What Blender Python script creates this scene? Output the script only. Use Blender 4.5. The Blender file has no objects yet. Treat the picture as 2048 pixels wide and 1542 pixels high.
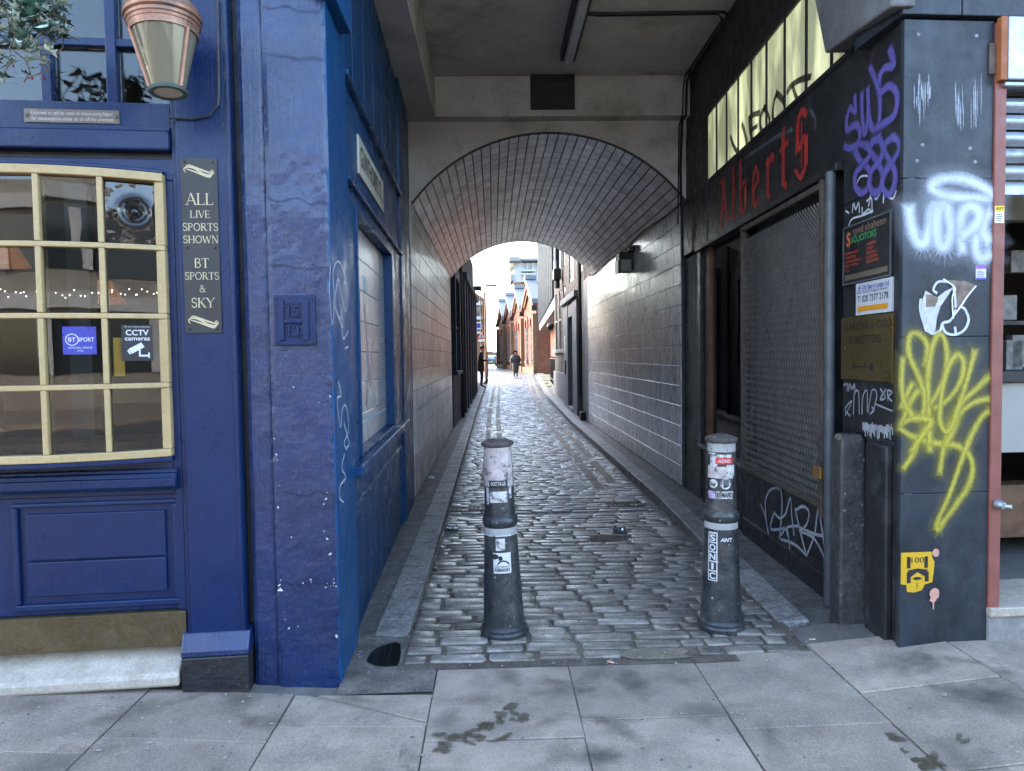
import bpy, bmesh, math, random
from mathutils import Vector, Matrix, noise as mnoise
random.seed(7)
RAD = math.radians
S = bpy.context.scene
COL = S.collection

# ------------------------------------------------------------------ camera
YAW, PITCH, ROLL, FPX, CAMH = RAD(1.528), RAD(-2.384), RAD(0.8), 1430.0, 1.55
fw = Vector((math.sin(YAW)*math.cos(PITCH), math.cos(YAW)*math.cos(PITCH), math.sin(PITCH)))
rt = fw.cross(Vector((0, 0, 1))).normalized(); up = rt.cross(fw)
c_, s_ = math.cos(ROLL), math.sin(ROLL)
rt2 = rt*c_ - up*s_; up2 = rt*s_ + up*c_
CAMP = Vector((0, 0, CAMH))
cd = bpy.data.cameras.new('camera'); cam = bpy.data.objects.new('camera', cd); COL.objects.link(cam)
cam.matrix_world = Matrix(((rt2.x, up2.x, -fw.x, 0), (rt2.y, up2.y, -fw.y, 0), (rt2.z, up2.z, -fw.z, CAMH), (0, 0, 0, 1)))
cd.sensor_fit = 'HORIZONTAL'; cd.sensor_width = 36; cd.lens = 36*FPX/2048; cd.clip_start = .05; cd.clip_end = 6000
S.camera = cam

# ------------------------------------------------------------------ sky, sun, exposure
SUN_EL, SUN_AZ = RAD(30), RAD(-48)
W = bpy.data.worlds.new('World'); S.world = W; W.use_nodes = True
wn = W.node_tree.nodes; sky = wn.new('ShaderNodeTexSky'); sky.sky_type = 'NISHITA'; sky.sun_disc = False
sky.sun_elevation = SUN_EL; sky.sun_rotation = SUN_AZ; sky.air_density = 1.0; sky.dust_density = 2.0; sky.ozone_density = 1.0
bg = wn['Background']; bg.inputs[1].default_value = 0.15
W.node_tree.links.new(sky.outputs[0], bg.inputs[0])
sl = bpy.data.lights.new('sun', 'SUN'); sl.energy = 0.5; sl.angle = RAD(12); sl.color = (1, .93, .84)
so = bpy.data.objects.new('sun', sl); COL.objects.link(so)
sd = Vector((math.sin(SUN_AZ)*math.cos(SUN_EL), math.cos(SUN_AZ)*math.cos(SUN_EL), math.sin(SUN_EL)))
so.rotation_euler = sd.to_track_quat('Z', 'Y').to_euler()
vs = S.view_settings
vs.view_transform = 'Standard'; vs.look = 'None'; vs.exposure = 3.4; vs.gamma = 1; vs.use_curve_mapping = False
S.render.engine = 'CYCLES'
cy = S.cycles; cy.max_bounces = 12; cy.diffuse_bounces = 7; cy.glossy_bounces = 5; cy.transparent_max_bounces = 16
cy.use_denoising = True; cy.sample_clamp_indirect = 6; cy.caustics_reflective = False; cy.caustics_refractive = False

# ------------------------------------------------------------------ helpers
class Fr:
    """a local frame: u along the surface, v up it, w out of it (metres)"""
    def __init__(s, o, u, v=(0, 0, 1)):
        s.o = Vector(o); s.u = Vector(u).normalized(); s.v = Vector(v).normalized(); s.n = s.u.cross(s.v)
    def __call__(s, u, v, w=0): return s.o + s.u*u + s.v*v + s.n*w
    def px(s, x, y, w=0):
        d = fw + rt2*((x-1024)/FPX) + up2*((771-y)/FPX)
        t = (s.o + s.n*w - CAMP).dot(s.n)/d.dot(s.n); p = CAMP + d*t - s.o
        return p.dot(s.u), p.dot(s.v)
WORLD = Fr((0, 0, 0), (1, 0, 0), (0, 1, 0))
WL = {}
def link(o, parent, loc):
    COL.objects.link(o); o.location = loc; WL[o.name] = Vector(loc)
    if parent:
        o.parent = parent; o.matrix_parent_inverse = Matrix.Translation(-WL[parent.name])
    return o
def tag(o, label=None, cat=None, group=None, kind=None):
    if label: o['label'] = label
    if cat: o['category'] = cat
    if group: o['group'] = group
    if kind: o['kind'] = kind
    return o
def thing(name, label, cat, loc=(0, 0, 0), group=None):
    return tag(link(bpy.data.objects.new(name, None), None, Vector(loc)), label, cat, group)

class MB:
    def __init__(s): s.v = []; s.f = []; s.uv = None
    def face(s, pts):
        i = len(s.v); s.v += [tuple(p) for p in pts]; s.f.append(tuple(range(i, i+len(pts)))); return s
    def box(s, fr, u0, u1, v0, v1, w0, w1):
        i = len(s.v)
        for w in (w0, w1):
            for a, b in ((u0, v0), (u1, v0), (u1, v1), (u0, v1)): s.v.append(tuple(fr(a, b, w)))
        s.f += [tuple(i+k for k in q) for q in ((3, 2, 1, 0), (4, 5, 6, 7), (0, 1, 5, 4), (1, 2, 6, 5), (2, 3, 7, 6), (3, 0, 4, 7))]
        return s
    def prism(s, fr, pts, w0, w1, back=True):
        n = len(pts); i = len(s.v)
        for w in (w0, w1): s.v += [tuple(fr(a, b, w)) for a, b in pts]
        if back: s.f.append(tuple(range(i+n-1, i-1, -1)))
        s.f.append(tuple(range(i+n, i+2*n)))
        s.f += [(i+k, i+(k+1) % n, i+n+(k+1) % n, i+n+k) for k in range(n)]
        return s
    def flat(s, fr, pts, w):
        return s.face([fr(a, b, w) for a, b in pts])
    def loft(s, rings, cap0=True, cap1=True, closed=True):
        i = len(s.v); n = len(rings[0])
        for r in rings: s.v += [tuple(p) for p in r]
        m = n if closed else n-1
        for k in range(len(rings)-1):
            for j in range(m):
                a = i+k*n+j; b = i+k*n+(j+1) % n
                s.f.append((a, b, b+n, a+n))
        if cap0: s.f.append(tuple(range(i+n-1, i-1, -1)))
        if cap1: s.f.append(tuple(range(i+(len(rings)-1)*n, i+len(rings)*n)))
        return s
    def lathe(s, base, prof, seg=24, axis=None, cap0=True, cap1=True):
        z = Vector(axis or (0, 0, 1)).normalized(); x = z.orthogonal().normalized(); y = z.cross(x); base = Vector(base)
        rings = [[base + z*h + (x*math.cos(a) + y*math.sin(a))*r for a in [2*math.pi*k/seg for k in range(seg)]] for r, h in prof]
        return s.loft(rings, cap0, cap1)
    def tube(s, pts, r, seg=8):
        pts = [Vector(p) for p in pts]; rings = []; px = None
        for k, p in enumerate(pts):
            t = (pts[min(k+1, len(pts)-1)] - pts[max(k-1, 0)]).normalized()
            if px is None: px = t.orthogonal().normalized()
            px = (px - t*px.dot(t)).normalized(); py = t.cross(px)
            rr = r[k] if isinstance(r, (list, tuple)) else r
            rings.append([p + (px*math.cos(a) + py*math.sin(a))*rr for a in [2*math.pi*j/seg for j in range(seg)]])
        return s.loft(rings)
    def stroke(s, fr, pts, width, w, smooth=True, dz=.00004):
        """a painted stroke on a surface, u across in 0..1 for its soft edge"""
        if s.uv is None: s.uv = []
        P = catmull(pts) if smooth and len(pts) > 2 else subdiv(pts)
        n = len(P); L = []
        for k in range(n):
            a, b = P[max(k-1, 0)], P[min(k+1, n-1)]
            tx, ty = b[0]-a[0], b[1]-a[1]; l = math.hypot(tx, ty) or 1e-6
            L.append((-ty/l, tx/l, tx/l, ty/l))
        hs = [width/2*(1+.30*mnoise.noise((k*.13+pts[0][0]*9, pts[0][1]*7, 3.3))) for k in range(n)]
        for k in range(n-1):
            e = w + dz*k
            p, q = P[k], P[k+1]; a, b = L[k], L[k+1]; h, h2 = hs[k], hs[k+1]
            p0 = (p[0]-a[2]*h*.9, p[1]-a[3]*h*.9) if k == 0 else p
            q0 = (q[0]+b[2]*h*.9, q[1]+b[3]*h*.9) if k == n-2 else q
            s.face([fr(p0[0]-a[0]*h, p0[1]-a[1]*h, e), fr(q0[0]-b[0]*h2, q0[1]-b[1]*h2, e+dz), fr(q0[0]+b[0]*h2, q0[1]+b[1]*h2, e+dz), fr(p0[0]+a[0]*h, p0[1]+a[1]*h, e)])
            ya = 0 if k == 0 else .5; yb = 1 if k == n-2 else .5
            s.uv += [(0, ya), (0, yb), (1, yb), (1, ya)]
        return s
    def build(s, name, mat, parent=None, bevel=0, smooth=False, kind=None, label=None, seg=2):
        xs = [p[0] for p in s.v]; ys = [p[1] for p in s.v]; zs = [p[2] for p in s.v]
        o = Vector(((min(xs)+max(xs))/2, (min(ys)+max(ys))/2, min(zs)))
        me = bpy.data.meshes.new(name)
        me.from_pydata([(p[0]-o.x, p[1]-o.y, p[2]-o.z) for p in s.v], [], s.f)
        if s.uv:
            ul = me.uv_layers.new(name='uv')
            for k, t in enumerate(s.uv): ul.data[k].uv = t
        me.materials.append(mat)
        ob = link(bpy.data.objects.new(name, me), parent, o)
        if smooth:
            for p in me.polygons: p.use_smooth = True
            me.set_sharp_from_angle(angle=RAD(32))
        if bevel:
            m = ob.modifiers.new('bevel', 'BEVEL'); m.width = bevel; m.segments = seg; m.limit_method = 'ANGLE'; m.angle_limit = RAD(40)
        return tag(ob, label, kind=kind)
def catmull(P, n=6):
    P = [P[0]] + list(P) + [P[-1]]; out = []
    for k in range(1, len(P)-2):
        a, b, c, d = P[k-1:k+3]
        for j in range(n):
            t = j/n
            out.append(tuple(.5*(2*b[i] + (c[i]-a[i])*t + (2*a[i]-5*b[i]+4*c[i]-d[i])*t*t + (3*b[i]-a[i]-3*c[i]+d[i])*t**3) for i in (0, 1)))
    return out + [tuple(P[-2])]
def subdiv(P, n=3):
    out = []
    for a, b in zip(P[:-1], P[1:]):
        out += [(a[0]+(b[0]-a[0])*j/n, a[1]+(b[1]-a[1])*j/n) for j in range(n)]
    return out + [P[-1]]
def blob(cx, cy, rx, ry, n=14, jit=.2, rot=0):
    out = []
    for k in range(n):
        a = 2*math.pi*k/n; r = 1 + random.uniform(-jit, jit)
        x, y = rx*r*math.cos(a), ry*r*math.sin(a)
        out.append((cx + x*math.cos(rot) - y*math.sin(rot), cy + x*math.sin(rot) + y*math.cos(rot)))
    return out
_txt = {}
def text_into(mb, fr, body, u, v, h=None, width=None, w=.002, align='c', shear=0, bold=0, th=0):
    """lettering: cap height h or total width, anchored at u (c/l) and baseline v"""
    key = (body, bold)
    if key not in _txt:
        cu = bpy.data.curves.new('t', 'FONT'); cu.body = body; cu.size = 1; cu.offset = bold; cu.resolution_u = 3
        ob = bpy.data.objects.new('t', cu); COL.objects.link(ob)
        dg = bpy.context.evaluated_depsgraph_get(); me = bpy.data.meshes.new_from_object(ob.evaluated_get(dg))
        _txt[key] = ([tuple(x.co) for x in me.vertices], [tuple(p.vertices) for p in me.polygons])
        bpy.data.objects.remove(ob); bpy.data.meshes.remove(me); bpy.data.curves.remove(cu)
    V, Fc = _txt[key]
    if not V: return mb
    x0 = min(p[0] for p in V); x1 = max(p[0] for p in V)
    sy = (h/.70) if h else width/(x1-x0); sx = width/(x1-x0) if width else sy
    off = u - (x0+x1)/2*sx if align == 'c' else u - x0*sx
    i = len(mb.v)
    mb.v += [tuple(fr(off + p[0]*sx + shear*p[1]*sy, v + p[1]*sy, w)) for p in V]
    mb.f += [tuple(i+k for k in f) for f in Fc]
    return mb

# a small serif alphabet: l = line, o = arc (centre, radii, start, end in degrees); last = thickness
T, t_ = .13, .05
GLY = {
 'A': (.9, [('l', .1, 0, .45, 1, t_), ('l', .45, 1, .82, 0, T), ('l', .22, .35, .68, .35, t_), ('s', .1, 0), ('s', .82, 0)]),
 'L': (.72, [('l', .15, 0, .15, 1, T), ('l', .1, .03, .65, .03, t_), ('l', .63, 0, .65, .22, t_), ('s', .15, 0), ('s', .15, 1)]),
 'I': (.36, [('l', .18, 0, .18, 1, T), ('s', .18, 0), ('s', .18, 1)]),
 'V': (.85, [('l', .1, 1, .43, 0, T), ('l', .43, 0, .78, 1, t_), ('s', .1, 1), ('s', .78, 1)]),
 'E': (.74, [('l', .15, 0, .15, 1, T), ('l', .1, .03, .66, .03, t_), ('l', .1, .97, .62, .97, t_), ('l', .15, .52, .5, .52, t_), ('l', .64, 0, .66, .22, t_), ('l', .6, 1, .62, .8, t_), ('l', .5, .62, .5, .42, t_)]),
 'S': (.66, [('o', .33, .74, .22, .24, 40, 270, .1), ('o', .33, .26, .24, .25, -140, 90, .1), ('l', .52, .95, .52, .72, t_), ('l', .11, .05, .11, .28, t_)]),
 'P': (.7, [('l', .15, 0, .15, 1, T), ('o', .32, .72, .28, .25, -90, 90, .09), ('l', .15, .97, .34, .97, t_), ('l', .15, .47, .34, .47, t_), ('s', .15, 0), ('s', .15, 1)]),
 'O': (.95, [('o', .47, .5, .38, .48, 0, 360, .1)]),
 'R': (.82, [('l', .15, 0, .15, 1, T), ('o', .32, .74, .26, .24, -90, 90, .09), ('l', .15, .97, .34, .97, t_), ('l', .15, .5, .34, .5, t_), ('l', .36, .5, .72, 0, T), ('s', .15, 0), ('s', .15, 1), ('s', .74, 0)]),
 'T': (.78, [('l', .39, 0, .39, 1, T), ('l', .06, .97, .72, .97, t_), ('l', .07, 1, .06, .78, t_), ('l', .71, 1, .72, .78, t_), ('s', .39, 0)]),
 'H': (.92, [('l', .16, 0, .16, 1, T), ('l', .76, 0, .76, 1, T), ('l', .16, .5, .76, .5, t_), ('s', .16, 0), ('s', .16, 1), ('s', .76, 0), ('s', .76, 1)]),
 'W': (1.2, [('l', .08, 1, .35, 0, T), ('l', .35, 0, .6, .95, t_), ('l', .6, .95, .84, 0, T), ('l', .84, 0, 1.12, 1, t_), ('s', .1, 1), ('s', 1.1, 1)]),
 'N': (.95, [('l', .17, 0, .17, 1, t_), ('l', .17, 1, .78, 0, T), ('l', .78, 0, .78, 1, t_), ('s', .17, 0), ('s', .14, 1), ('s', .78, 1)]),
 'B': (.75, [('l', .15, 0, .15, 1, T), ('o', .34, .76, .24, .22, -90, 90, .08), ('o', .34, .27, .3, .26, -90, 90, .09), ('l', .1, .97, .36, .97, t_), ('l', .1, .53, .36, .53, t_), ('l', .1, .03, .36, .03, t_)]),
 'K': (.88, [('l', .15, 0, .15, 1, T), ('l', .2, .45, .7, 1, t_), ('l', .34, .58, .76, 0, T), ('s', .15, 0), ('s', .15, 1), ('s', .7, 1), ('s', .78, 0)]),
 'Y': (.85, [('l', .08, 1, .42, .48, T), ('l', .42, .48, .78, 1, t_), ('l', .42, 0, .42, .5, T), ('s', .42, 0), ('s', .08, 1), ('s', .78, 1)]),
 '&': (.85, [('o', .36, .78, .16, .2, 0, 360, .07), ('o', .34, .27, .26, .25, 90, 360, .08), ('l', .28, .65, .8, 0, .09), ('l', .6, .27, .7, .5, t_), ('s', .7, .5)]),
}
def serif_into(mb, fr, body, uc, v, h, w=.002):
    tot = sum(GLY[c][0] if c in GLY else .4 for c in body); u = uc - tot*h/2
    if mb.uv is not None: mb.uv = None
    k = 0
    for c in body:
        if c not in GLY: u += .4*h; continue
        adv, parts = GLY[c]
        for p in parts:
            k += 1; e = w + k*.00003
            if p[0] == 'l': x0, y0, x1, y1, th = p[1:]; pts = [(x0, y0), (x1, y1)]
            elif p[0] == 's': pts = [(p[1]-.14, p[2]*.95+.025), (p[1]+.14, p[2]*.95+.025)]; th = .05
            else:
                cx, cy_, rx, ry, a0, a1, th = p[1:]; n = max(6, int(abs(a1-a0)/20))
                pts = [(cx + rx*math.cos(RAD(a0+(a1-a0)*j/n)), cy_ + ry*math.sin(RAD(a0+(a1-a0)*j/n))) for j in range(n+1)]
            for a, b in zip(pts[:-1], pts[1:]):
                dx, dy = b[0]-a[0], b[1]-a[1]; l = math.hypot(dx, dy); nx, ny = -dy/l*th/2, dx/l*th/2
                mb.face([fr(u+(q[0]+sx*nx)*h, v+(q[1]+sx*ny)*h, e) for q, sx in ((a, -1), (b, -1), (b, 1), (a, 1))])
        u += adv*h
    return mb

# ------------------------------------------------------------------ materials
def nodes(name):
    m = bpy.data.materials.new(name); m.use_nodes = True
    return m, m.node_tree.nodes, m.node_tree.links, m.node_tree.nodes['Principled BSDF']
def M(name, col, rough=.6, metal=0, var=.2, vs=2.5, bump=0, bs=40, bump2=0, bs2=6, rnd=0, island=False, spec=.5, coat=0,
      streak=None, chips=None, rvar=.15, grime=None, emit=0, grain=None, brush=None):
    """procedural surface: tone noise, optional vertical streaks, chips, per-piece tone, two scales of relief"""
    m, N, L, b = nodes(name)
    pos = N.new('ShaderNodeNewGeometry')
    def nz(scale, detail=4, vec=None, rough_=.6):
        n = N.new('ShaderNodeTexNoise'); n.inputs['Scale'].default_value = scale; n.inputs['Detail'].default_value = detail; n.inputs['Roughness'].default_value = rough_
        L.new(vec or pos.outputs['Position'], n.inputs['Vector']); return n.outputs['Fac']
    def ramp(fac, a, b_):
        r = N.new('ShaderNodeMapRange'); r.inputs[1].default_value = a; r.inputs[2].default_value = b_; r.clamp = True
        L.new(fac, r.inputs[0]); return r.outputs[0]
    def mix(fac, A, B, mode='MIX'):
        x = N.new('ShaderNodeMix'); x.data_type = 'RGBA'; x.blend_type = mode
        for sock, val in ((x.inputs[0], fac), (x.inputs[6], A), (x.inputs[7], B)):
            if isinstance(val, (int, float)): sock.default_value = val
            elif isinstance(val, (tuple, list)): sock.default_value = (*val[:3], 1)
            else: L.new(val, sock)
        return x.outputs[2]
    cur = mix(ramp(nz(vs, 6), .3, .7), [x*(1-var) for x in col], [min(1, x*(1+var)) for x in col])
    if rnd:
        if island: r = pos.outputs['Random Per Island']
        else: oi = N.new('ShaderNodeObjectInfo'); r = oi.outputs['Random']
        mr = N.new('ShaderNodeMapRange'); mr.inputs[3].default_value = 1-rnd; mr.inputs[4].default_value = 1+rnd; L.new(r, mr.inputs[0])
        cb = N.new('ShaderNodeCombineColor'); [L.new(mr.outputs[0], cb.inputs[k]) for k in range(3)]
        cur = mix(1.0, cur, cb.outputs[0], 'MULTIPLY')
    if streak:
        sc, sz, amt, scol = streak
        mp = N.new('ShaderNodeMapping'); mp.inputs['Scale'].default_value = (sc, sc, sz); L.new(pos.outputs['Position'], mp.inputs[0])
        f = ramp(nz(1, 5, mp.outputs[0]), .45, .72); k = N.new('ShaderNodeMath'); k.operation = 'MULTIPLY'; L.new(f, k.inputs[0]); k.inputs[1].default_value = amt
        cur = mix(k.outputs[0], cur, scol)
    if grime:
        gs, a, b_, gcol = grime
        cur = mix(ramp(nz(gs, 8, None, .7), a-.05, b_-.06), cur, gcol)
    rsock = None
    if grain:
        gf = N.new('ShaderNodeMapRange'); gf.inputs[1].default_value = .25; gf.inputs[2].default_value = .75; gf.inputs[3].default_value = 1-grain[1]; gf.inputs[4].default_value = 1+grain[1]
        L.new(nz(grain[0], 3, None, .8), gf.inputs[0]); cg = N.new('ShaderNodeCombineColor'); [L.new(gf.outputs[0], cg.inputs[k]) for k in range(3)]
        cur = mix(1.0, cur, cg.outputs[0], 'MULTIPLY')
    if chips:
        cs, thr, ccol = chips
        f = ramp(nz(cs, 8, None, .75), thr-.075, thr-.055); cur = mix(f, cur, ccol); rsock = f
    L.new(cur, b.inputs['Base Color'])
    rr = N.new('ShaderNodeMapRange'); rr.inputs[1].default_value = .3; rr.inputs[2].default_value = .7
    rr.inputs[3].default_value = max(.02, rough-rvar); rr.inputs[4].default_value = min(1, rough+rvar)
    L.new(nz(vs*3, 5), rr.inputs[0]); L.new(rr.outputs[0], b.inputs['Roughness'])
    b.inputs['Metallic'].default_value = metal; b.inputs['Specular IOR Level'].default_value = spec
    b.inputs['Coat Weight'].default_value = coat; b.inputs['Coat Roughness'].default_value = .12
    last = None
    for amt, sc in ((bump2, bs2), (bump, bs)):
        if amt:
            bp = N.new('ShaderNodeBump'); bp.inputs['Strength'].default_value = 1; bp.inputs['Distance'].default_value = amt
            L.new(nz(sc, 5), bp.inputs['Height'])
            if last: L.new(last, bp.inputs['Normal'])
            last = bp.outputs[0]
    if brush:
        mp = N.new('ShaderNodeMapping'); mp.inputs['Scale'].default_value = (brush[0], brush[0], brush[1]); L.new(pos.outputs['Position'], mp.inputs[0])
        bp = N.new('ShaderNodeBump'); bp.inputs['Distance'].default_value = brush[2]; L.new(nz(1, 4, mp.outputs[0], .7), bp.inputs['Height'])
        if last: L.new(last, bp.inputs['Normal'])
        last = bp.outputs[0]
    if last: L.new(last, b.inputs['Normal'])
    if emit: b.inputs['Emission Color'].default_value = (*col, 1); b.inputs['Emission Strength'].default_value = emit
    return m
def glass(name, tint=(1, 1, 1), ior=1.5, rough=.0, wob=.0006, wsc=5, body=0, bcol=(.5, .5, .5)):
    """thin window pane: see-through mixed with a fresnel mirror"""
    m, N, L, b = nodes(name); N.remove(b); out = N['Material Output']
    tr = N.new('ShaderNodeBsdfTransparent'); tr.inputs[0].default_value = (*tint, 1)
    gl = N.new('ShaderNodeBsdfGlossy'); gl.inputs['Roughness'].default_value = rough
    fr = N.new('ShaderNodeFresnel'); fr.inputs[0].default_value = ior
    bp = N.new('ShaderNodeBump'); bp.inputs['Strength'].default_value = 1; bp.inputs['Distance'].default_value = wob
    g = N.new('ShaderNodeNewGeometry'); n = N.new('ShaderNodeTexNoise'); n.inputs['Scale'].default_value = wsc; L.new(g.outputs['Position'], n.inputs[0]); L.new(n.outputs[0], bp.inputs['Height'])
    L.new(bp.outputs[0], gl.inputs['Normal']); L.new(bp.outputs[0], fr.inputs['Normal'])
    mx = N.new('ShaderNodeMixShader'); L.new(fr.outputs[0], mx.inputs[0]); L.new(gl.outputs[0], mx.inputs[2])
    if body:
        df = N.new('ShaderNodeBsdfDiffuse'); df.inputs[0].default_value = (*bcol, 1); m2 = N.new('ShaderNodeMixShader'); m2.inputs[0].default_value = body
        L.new(tr.outputs[0], m2.inputs[1]); L.new(df.outputs[0], m2.inputs[2]); L.new(m2.outputs[0], mx.inputs[1])
    else: L.new(tr.outputs[0], mx.inputs[1])
    L.new(mx.outputs[0], out.inputs[0]); return m
def spray(name, col, op=.9, soft=.55, grain=120, rough=.5, gr=.5):
    """spray or marker paint: opaque core, feathered speckled edge"""
    m, N, L, b = nodes(name); out = N['Material Output']
    b.inputs['Base Color'].default_value = (*col, 1); b.inputs['Roughness'].default_value = rough
    uv = N.new('ShaderNodeUVMap'); sp = N.new('ShaderNodeSeparateXYZ'); L.new(uv.outputs[0], sp.inputs[0])
    def edge(sock):
        a = N.new('ShaderNodeMath'); a.operation = 'SUBTRACT'; L.new(sock, a.inputs[0]); a.inputs[1].default_value = .5
        c = N.new('ShaderNodeMath'); c.operation = 'ABSOLUTE'; L.new(a.outputs[0], c.inputs[0]); return c.outputs[0]
    ex, ey = edge(sp.outputs[0]), edge(sp.outputs[1])
    e = N.new('ShaderNodeMath'); e.operation = 'MAXIMUM'; L.new(ex, e.inputs[0]); L.new(ey, e.inputs[1])
    g = N.new('ShaderNodeNewGeometry'); n = N.new('ShaderNodeTexNoise'); n.inputs['Scale'].default_value = grain; n.inputs['Detail'].default_value = 3; L.new(g.outputs['Position'], n.inputs[0])
    ad = N.new('ShaderNodeMath'); ad.operation = 'MULTIPLY_ADD'; L.new(n.outputs[0], ad.inputs[0]); ad.inputs[1].default_value = gr*.4; L.new(e.outputs[0], ad.inputs[2])
    r = N.new('ShaderNodeMapRange'); r.inputs[1].default_value = .5+gr*.2; r.inputs[2].default_value = .5+gr*.2-soft*.5; r.inputs[3].default_value = 0; r.inputs[4].default_value = op; r.clamp = True
    L.new(ad.outputs[0], r.inputs[0])
    n2 = N.new('ShaderNodeTexNoise'); n2.inputs['Scale'].default_value = 9; n2.inputs['Detail'].default_value = 5; L.new(g.outputs['Position'], n2.inputs[0])
    r2 = N.new('ShaderNodeMapRange'); r2.inputs[1].default_value = .32; r2.inputs[2].default_value = .55; r2.inputs[3].default_value = .84; r2.inputs[4].default_value = 1; L.new(n2.outputs[0], r2.inputs[0])
    mu = N.new('ShaderNodeMath'); mu.operation = 'MULTIPLY'; L.new(r.outputs[0], mu.inputs[0]); L.new(r2.outputs[0], mu.inputs[1])
    tr = N.new('ShaderNodeBsdfTransparent'); mx = N.new('ShaderNodeMixShader')
    L.new(mu.outputs[0], mx.inputs[0]); L.new(tr.outputs[0], mx.inputs[1]); L.new(b.outputs[0], mx.inputs[2]); L.new(mx.outputs[0], out.inputs[0]); return m

NAVY = (.0032, .0165, .066)
m_front = M('blue_gloss_paint', NAVY, .32, var=.18, vs=1.6, bump=.0012, bs=60, bump2=.004, bs2=7, spec=.32, coat=.05, rvar=.1, grain=(40, 0.12), brush=(90, 5, .002))
m_pier = M('blue_gloss_thick_paint', (0.0045, 0.0185, 0.075), .34, var=.3, vs=3, bump=.004, bs=42, bump2=.005, bs2=13, spec=.45, coat=.42, rvar=.14, streak=(12, 1.2, .35, (.013, .030, .088)), grain=(70, 0.25), brush=(60, 5, .006))
m_sidelit = M('blue_paint_lit_side', (0.004, 0.052, 0.145), .38, var=.15, vs=1.5, bump=.0008, bs=60, bump2=.002, bs2=5, spec=.3, coat=0, brush=(90, 4, .002))  # the front's blue again, its brighter lit look put into the colour
m_sideshade = M('blue_paint_shaded_side', (0.004, 0.043, 0.12), .33, var=.2, vs=1.5, bump=.001, bs=50, coat=0, spec=.3, grime=(3, .64, .82, (.012, .024, .045)), grain=(50, 0.2), brush=(90, 4, .002))  # darker copy of the side blue, passage shade put into the colour
m_plinth = M('black_gloss_plinth', (0.0126, 0.0133, 0.0154), .42, bump=.004, bs=45, bump2=.008, bs2=9, grain=(90, 0.4))
m_cream = M('gold_cream_paint', (0.4, 0.29, 0.135), .4, var=.1, bump=.001, bs=40, grain=(50, 0.15), brush=(5, 70, .001))
m_glass = glass('old_window_glass', (.85, .87, .87), wob=.0012, wsc=2.2)
m_glass2 = glass('shop_window_glass', (.92, .94, .93), wob=.0012, wsc=1.2)
m_bull = glass('crown_glass', (.85, .88, .9), ior=1.7, rough=.03, wob=.003, wsc=12)
m_brass = M('tarnished_brass', (0.108, 0.08, 0.04), .5, .6, var=.3, vs=5, bump=.0006, bs=90, streak=(25, 4, .5, (.10, .08, .05)), grain=(60, 0.3))
m_marble = M('worn_white_marble', (0.408, 0.357, 0.2848), .5, var=.12, vs=5, bump=.002, bs=30, grime=(9, .54, .75, (.30, .26, .20)), chips=(16, .70, (.2, .17, .13)), grain=(70, 0.25))
m_copper = M('polished_copper', (0.3, 0.155, 0.1), .45, .55, var=.25, vs=9, bump=.0008, bs=60, grime=(8, .6, .75, (.13, .10, .09)))
m_verd = M('verdigris_bronze', (.085, .11, .10), .6, .5, var=.3, vs=20, bump=.001, bs=80)
m_lampglass = glass('dirty_lantern_glass', (.8, .75, .6), body=.78, bcol=(.20, .175, .115), wob=.001, wsc=3)
m_signblk = M('dark_bronze_sign', (0.0315, 0.0301, 0.0294), .45, .2, var=.1)
m_gold = M('gold_lettering', (0.496, 0.416, 0.24), .5, var=.05)
m_white = M('white_print', (0.56, 0.56, 0.56), .5, var=.03)
m_whitedirty = M('dirty_white_print', (0.465, 0.465, 0.45), .6, var=.2, vs=30)
m_black = M('black_print', (.012, .012, .013), .5, var=.1)
m_sticker_blue = M('blue_sticker', (0.035, 0.042, 0.294), .35, var=.04)
m_plaster = M('stained_plaster', (.54, .525, .50), .85, var=.22, vs=1.2, bump=.003, bs=30, bump2=.004, bs2=5, grime=(1.6, .55, .78, (.24, .215, .18)), grain=(60, 0.25))
m_ceil = M('stained_ceiling_paint', (.55, .52, .48), .85, var=.2, vs=1.1, bump=.002, bs=25, grime=(1.3, .56, .8, (.26, .24, .20)), grain=(45, 0.22))
m_tile = M('grey_glazed_tile', (.70, .71, .72), .32, var=.25, vs=3, rnd=.10, bump=.0008, bs=25, streak=(9, .7, .75, (.33, .335, .34)), coat=.3)
m_tile_w = M('stained_glazed_tile', (.72, .70, .68), .42, var=.25, vs=3, rnd=.10, bump=.0008, bs=25, streak=(8, .6, .7, (.28, .25, .23)), coat=.2, grime=(1.1, .50, .72, (.50, .36, .31)))
m_tile_v = M('vault_glazed_brick', (0.8, 0.81, 0.82), .42, var=.12, vs=2.2, rnd=.18, bump=.001, bs=25, grime=(2.4, .54, .80, (.50, .505, .51)), coat=.2)
m_tile_vj = M('vault_glazed_brick_far', (0.8, 0.81, 0.82), .42, var=.12, vs=2.2, rnd=.18, island=True, bump=.001, bs=25, grime=(2.4, .54, .80, (.50, .505, .51)), coat=.2)
m_tile_j = M('grey_glazed_tile_far', (.70, .71, .72), .32, var=.25, vs=3, rnd=.10, island=True, bump=.0008, bs=25, streak=(9, .7, .75, (.33, .335, .34)), coat=.3)
m_grout = M('dark_grout', (.06, .058, .055), .8)
m_blackp = M('black_shop_paint', (0.017, 0.0175, 0.019), .45, var=.35, vs=4, bump=.001, bs=40, grime=(4, .58, .8, (.06, .058, .055)), grain=(70, 0.4))
m_pierblk = M('blue_black_stone_cladding', (0.026, 0.031, 0.038), .40, var=.3, vs=3, bump=.0008, bs=60, spec=.3, streak=(14, 1.2, .5, (.05, .057, .066)), chips=(26, .74, (.14, .145, .15)), grime=(5, .56, .8, (.014, .0155, .018)), grain=(110, 0.35))
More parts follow.
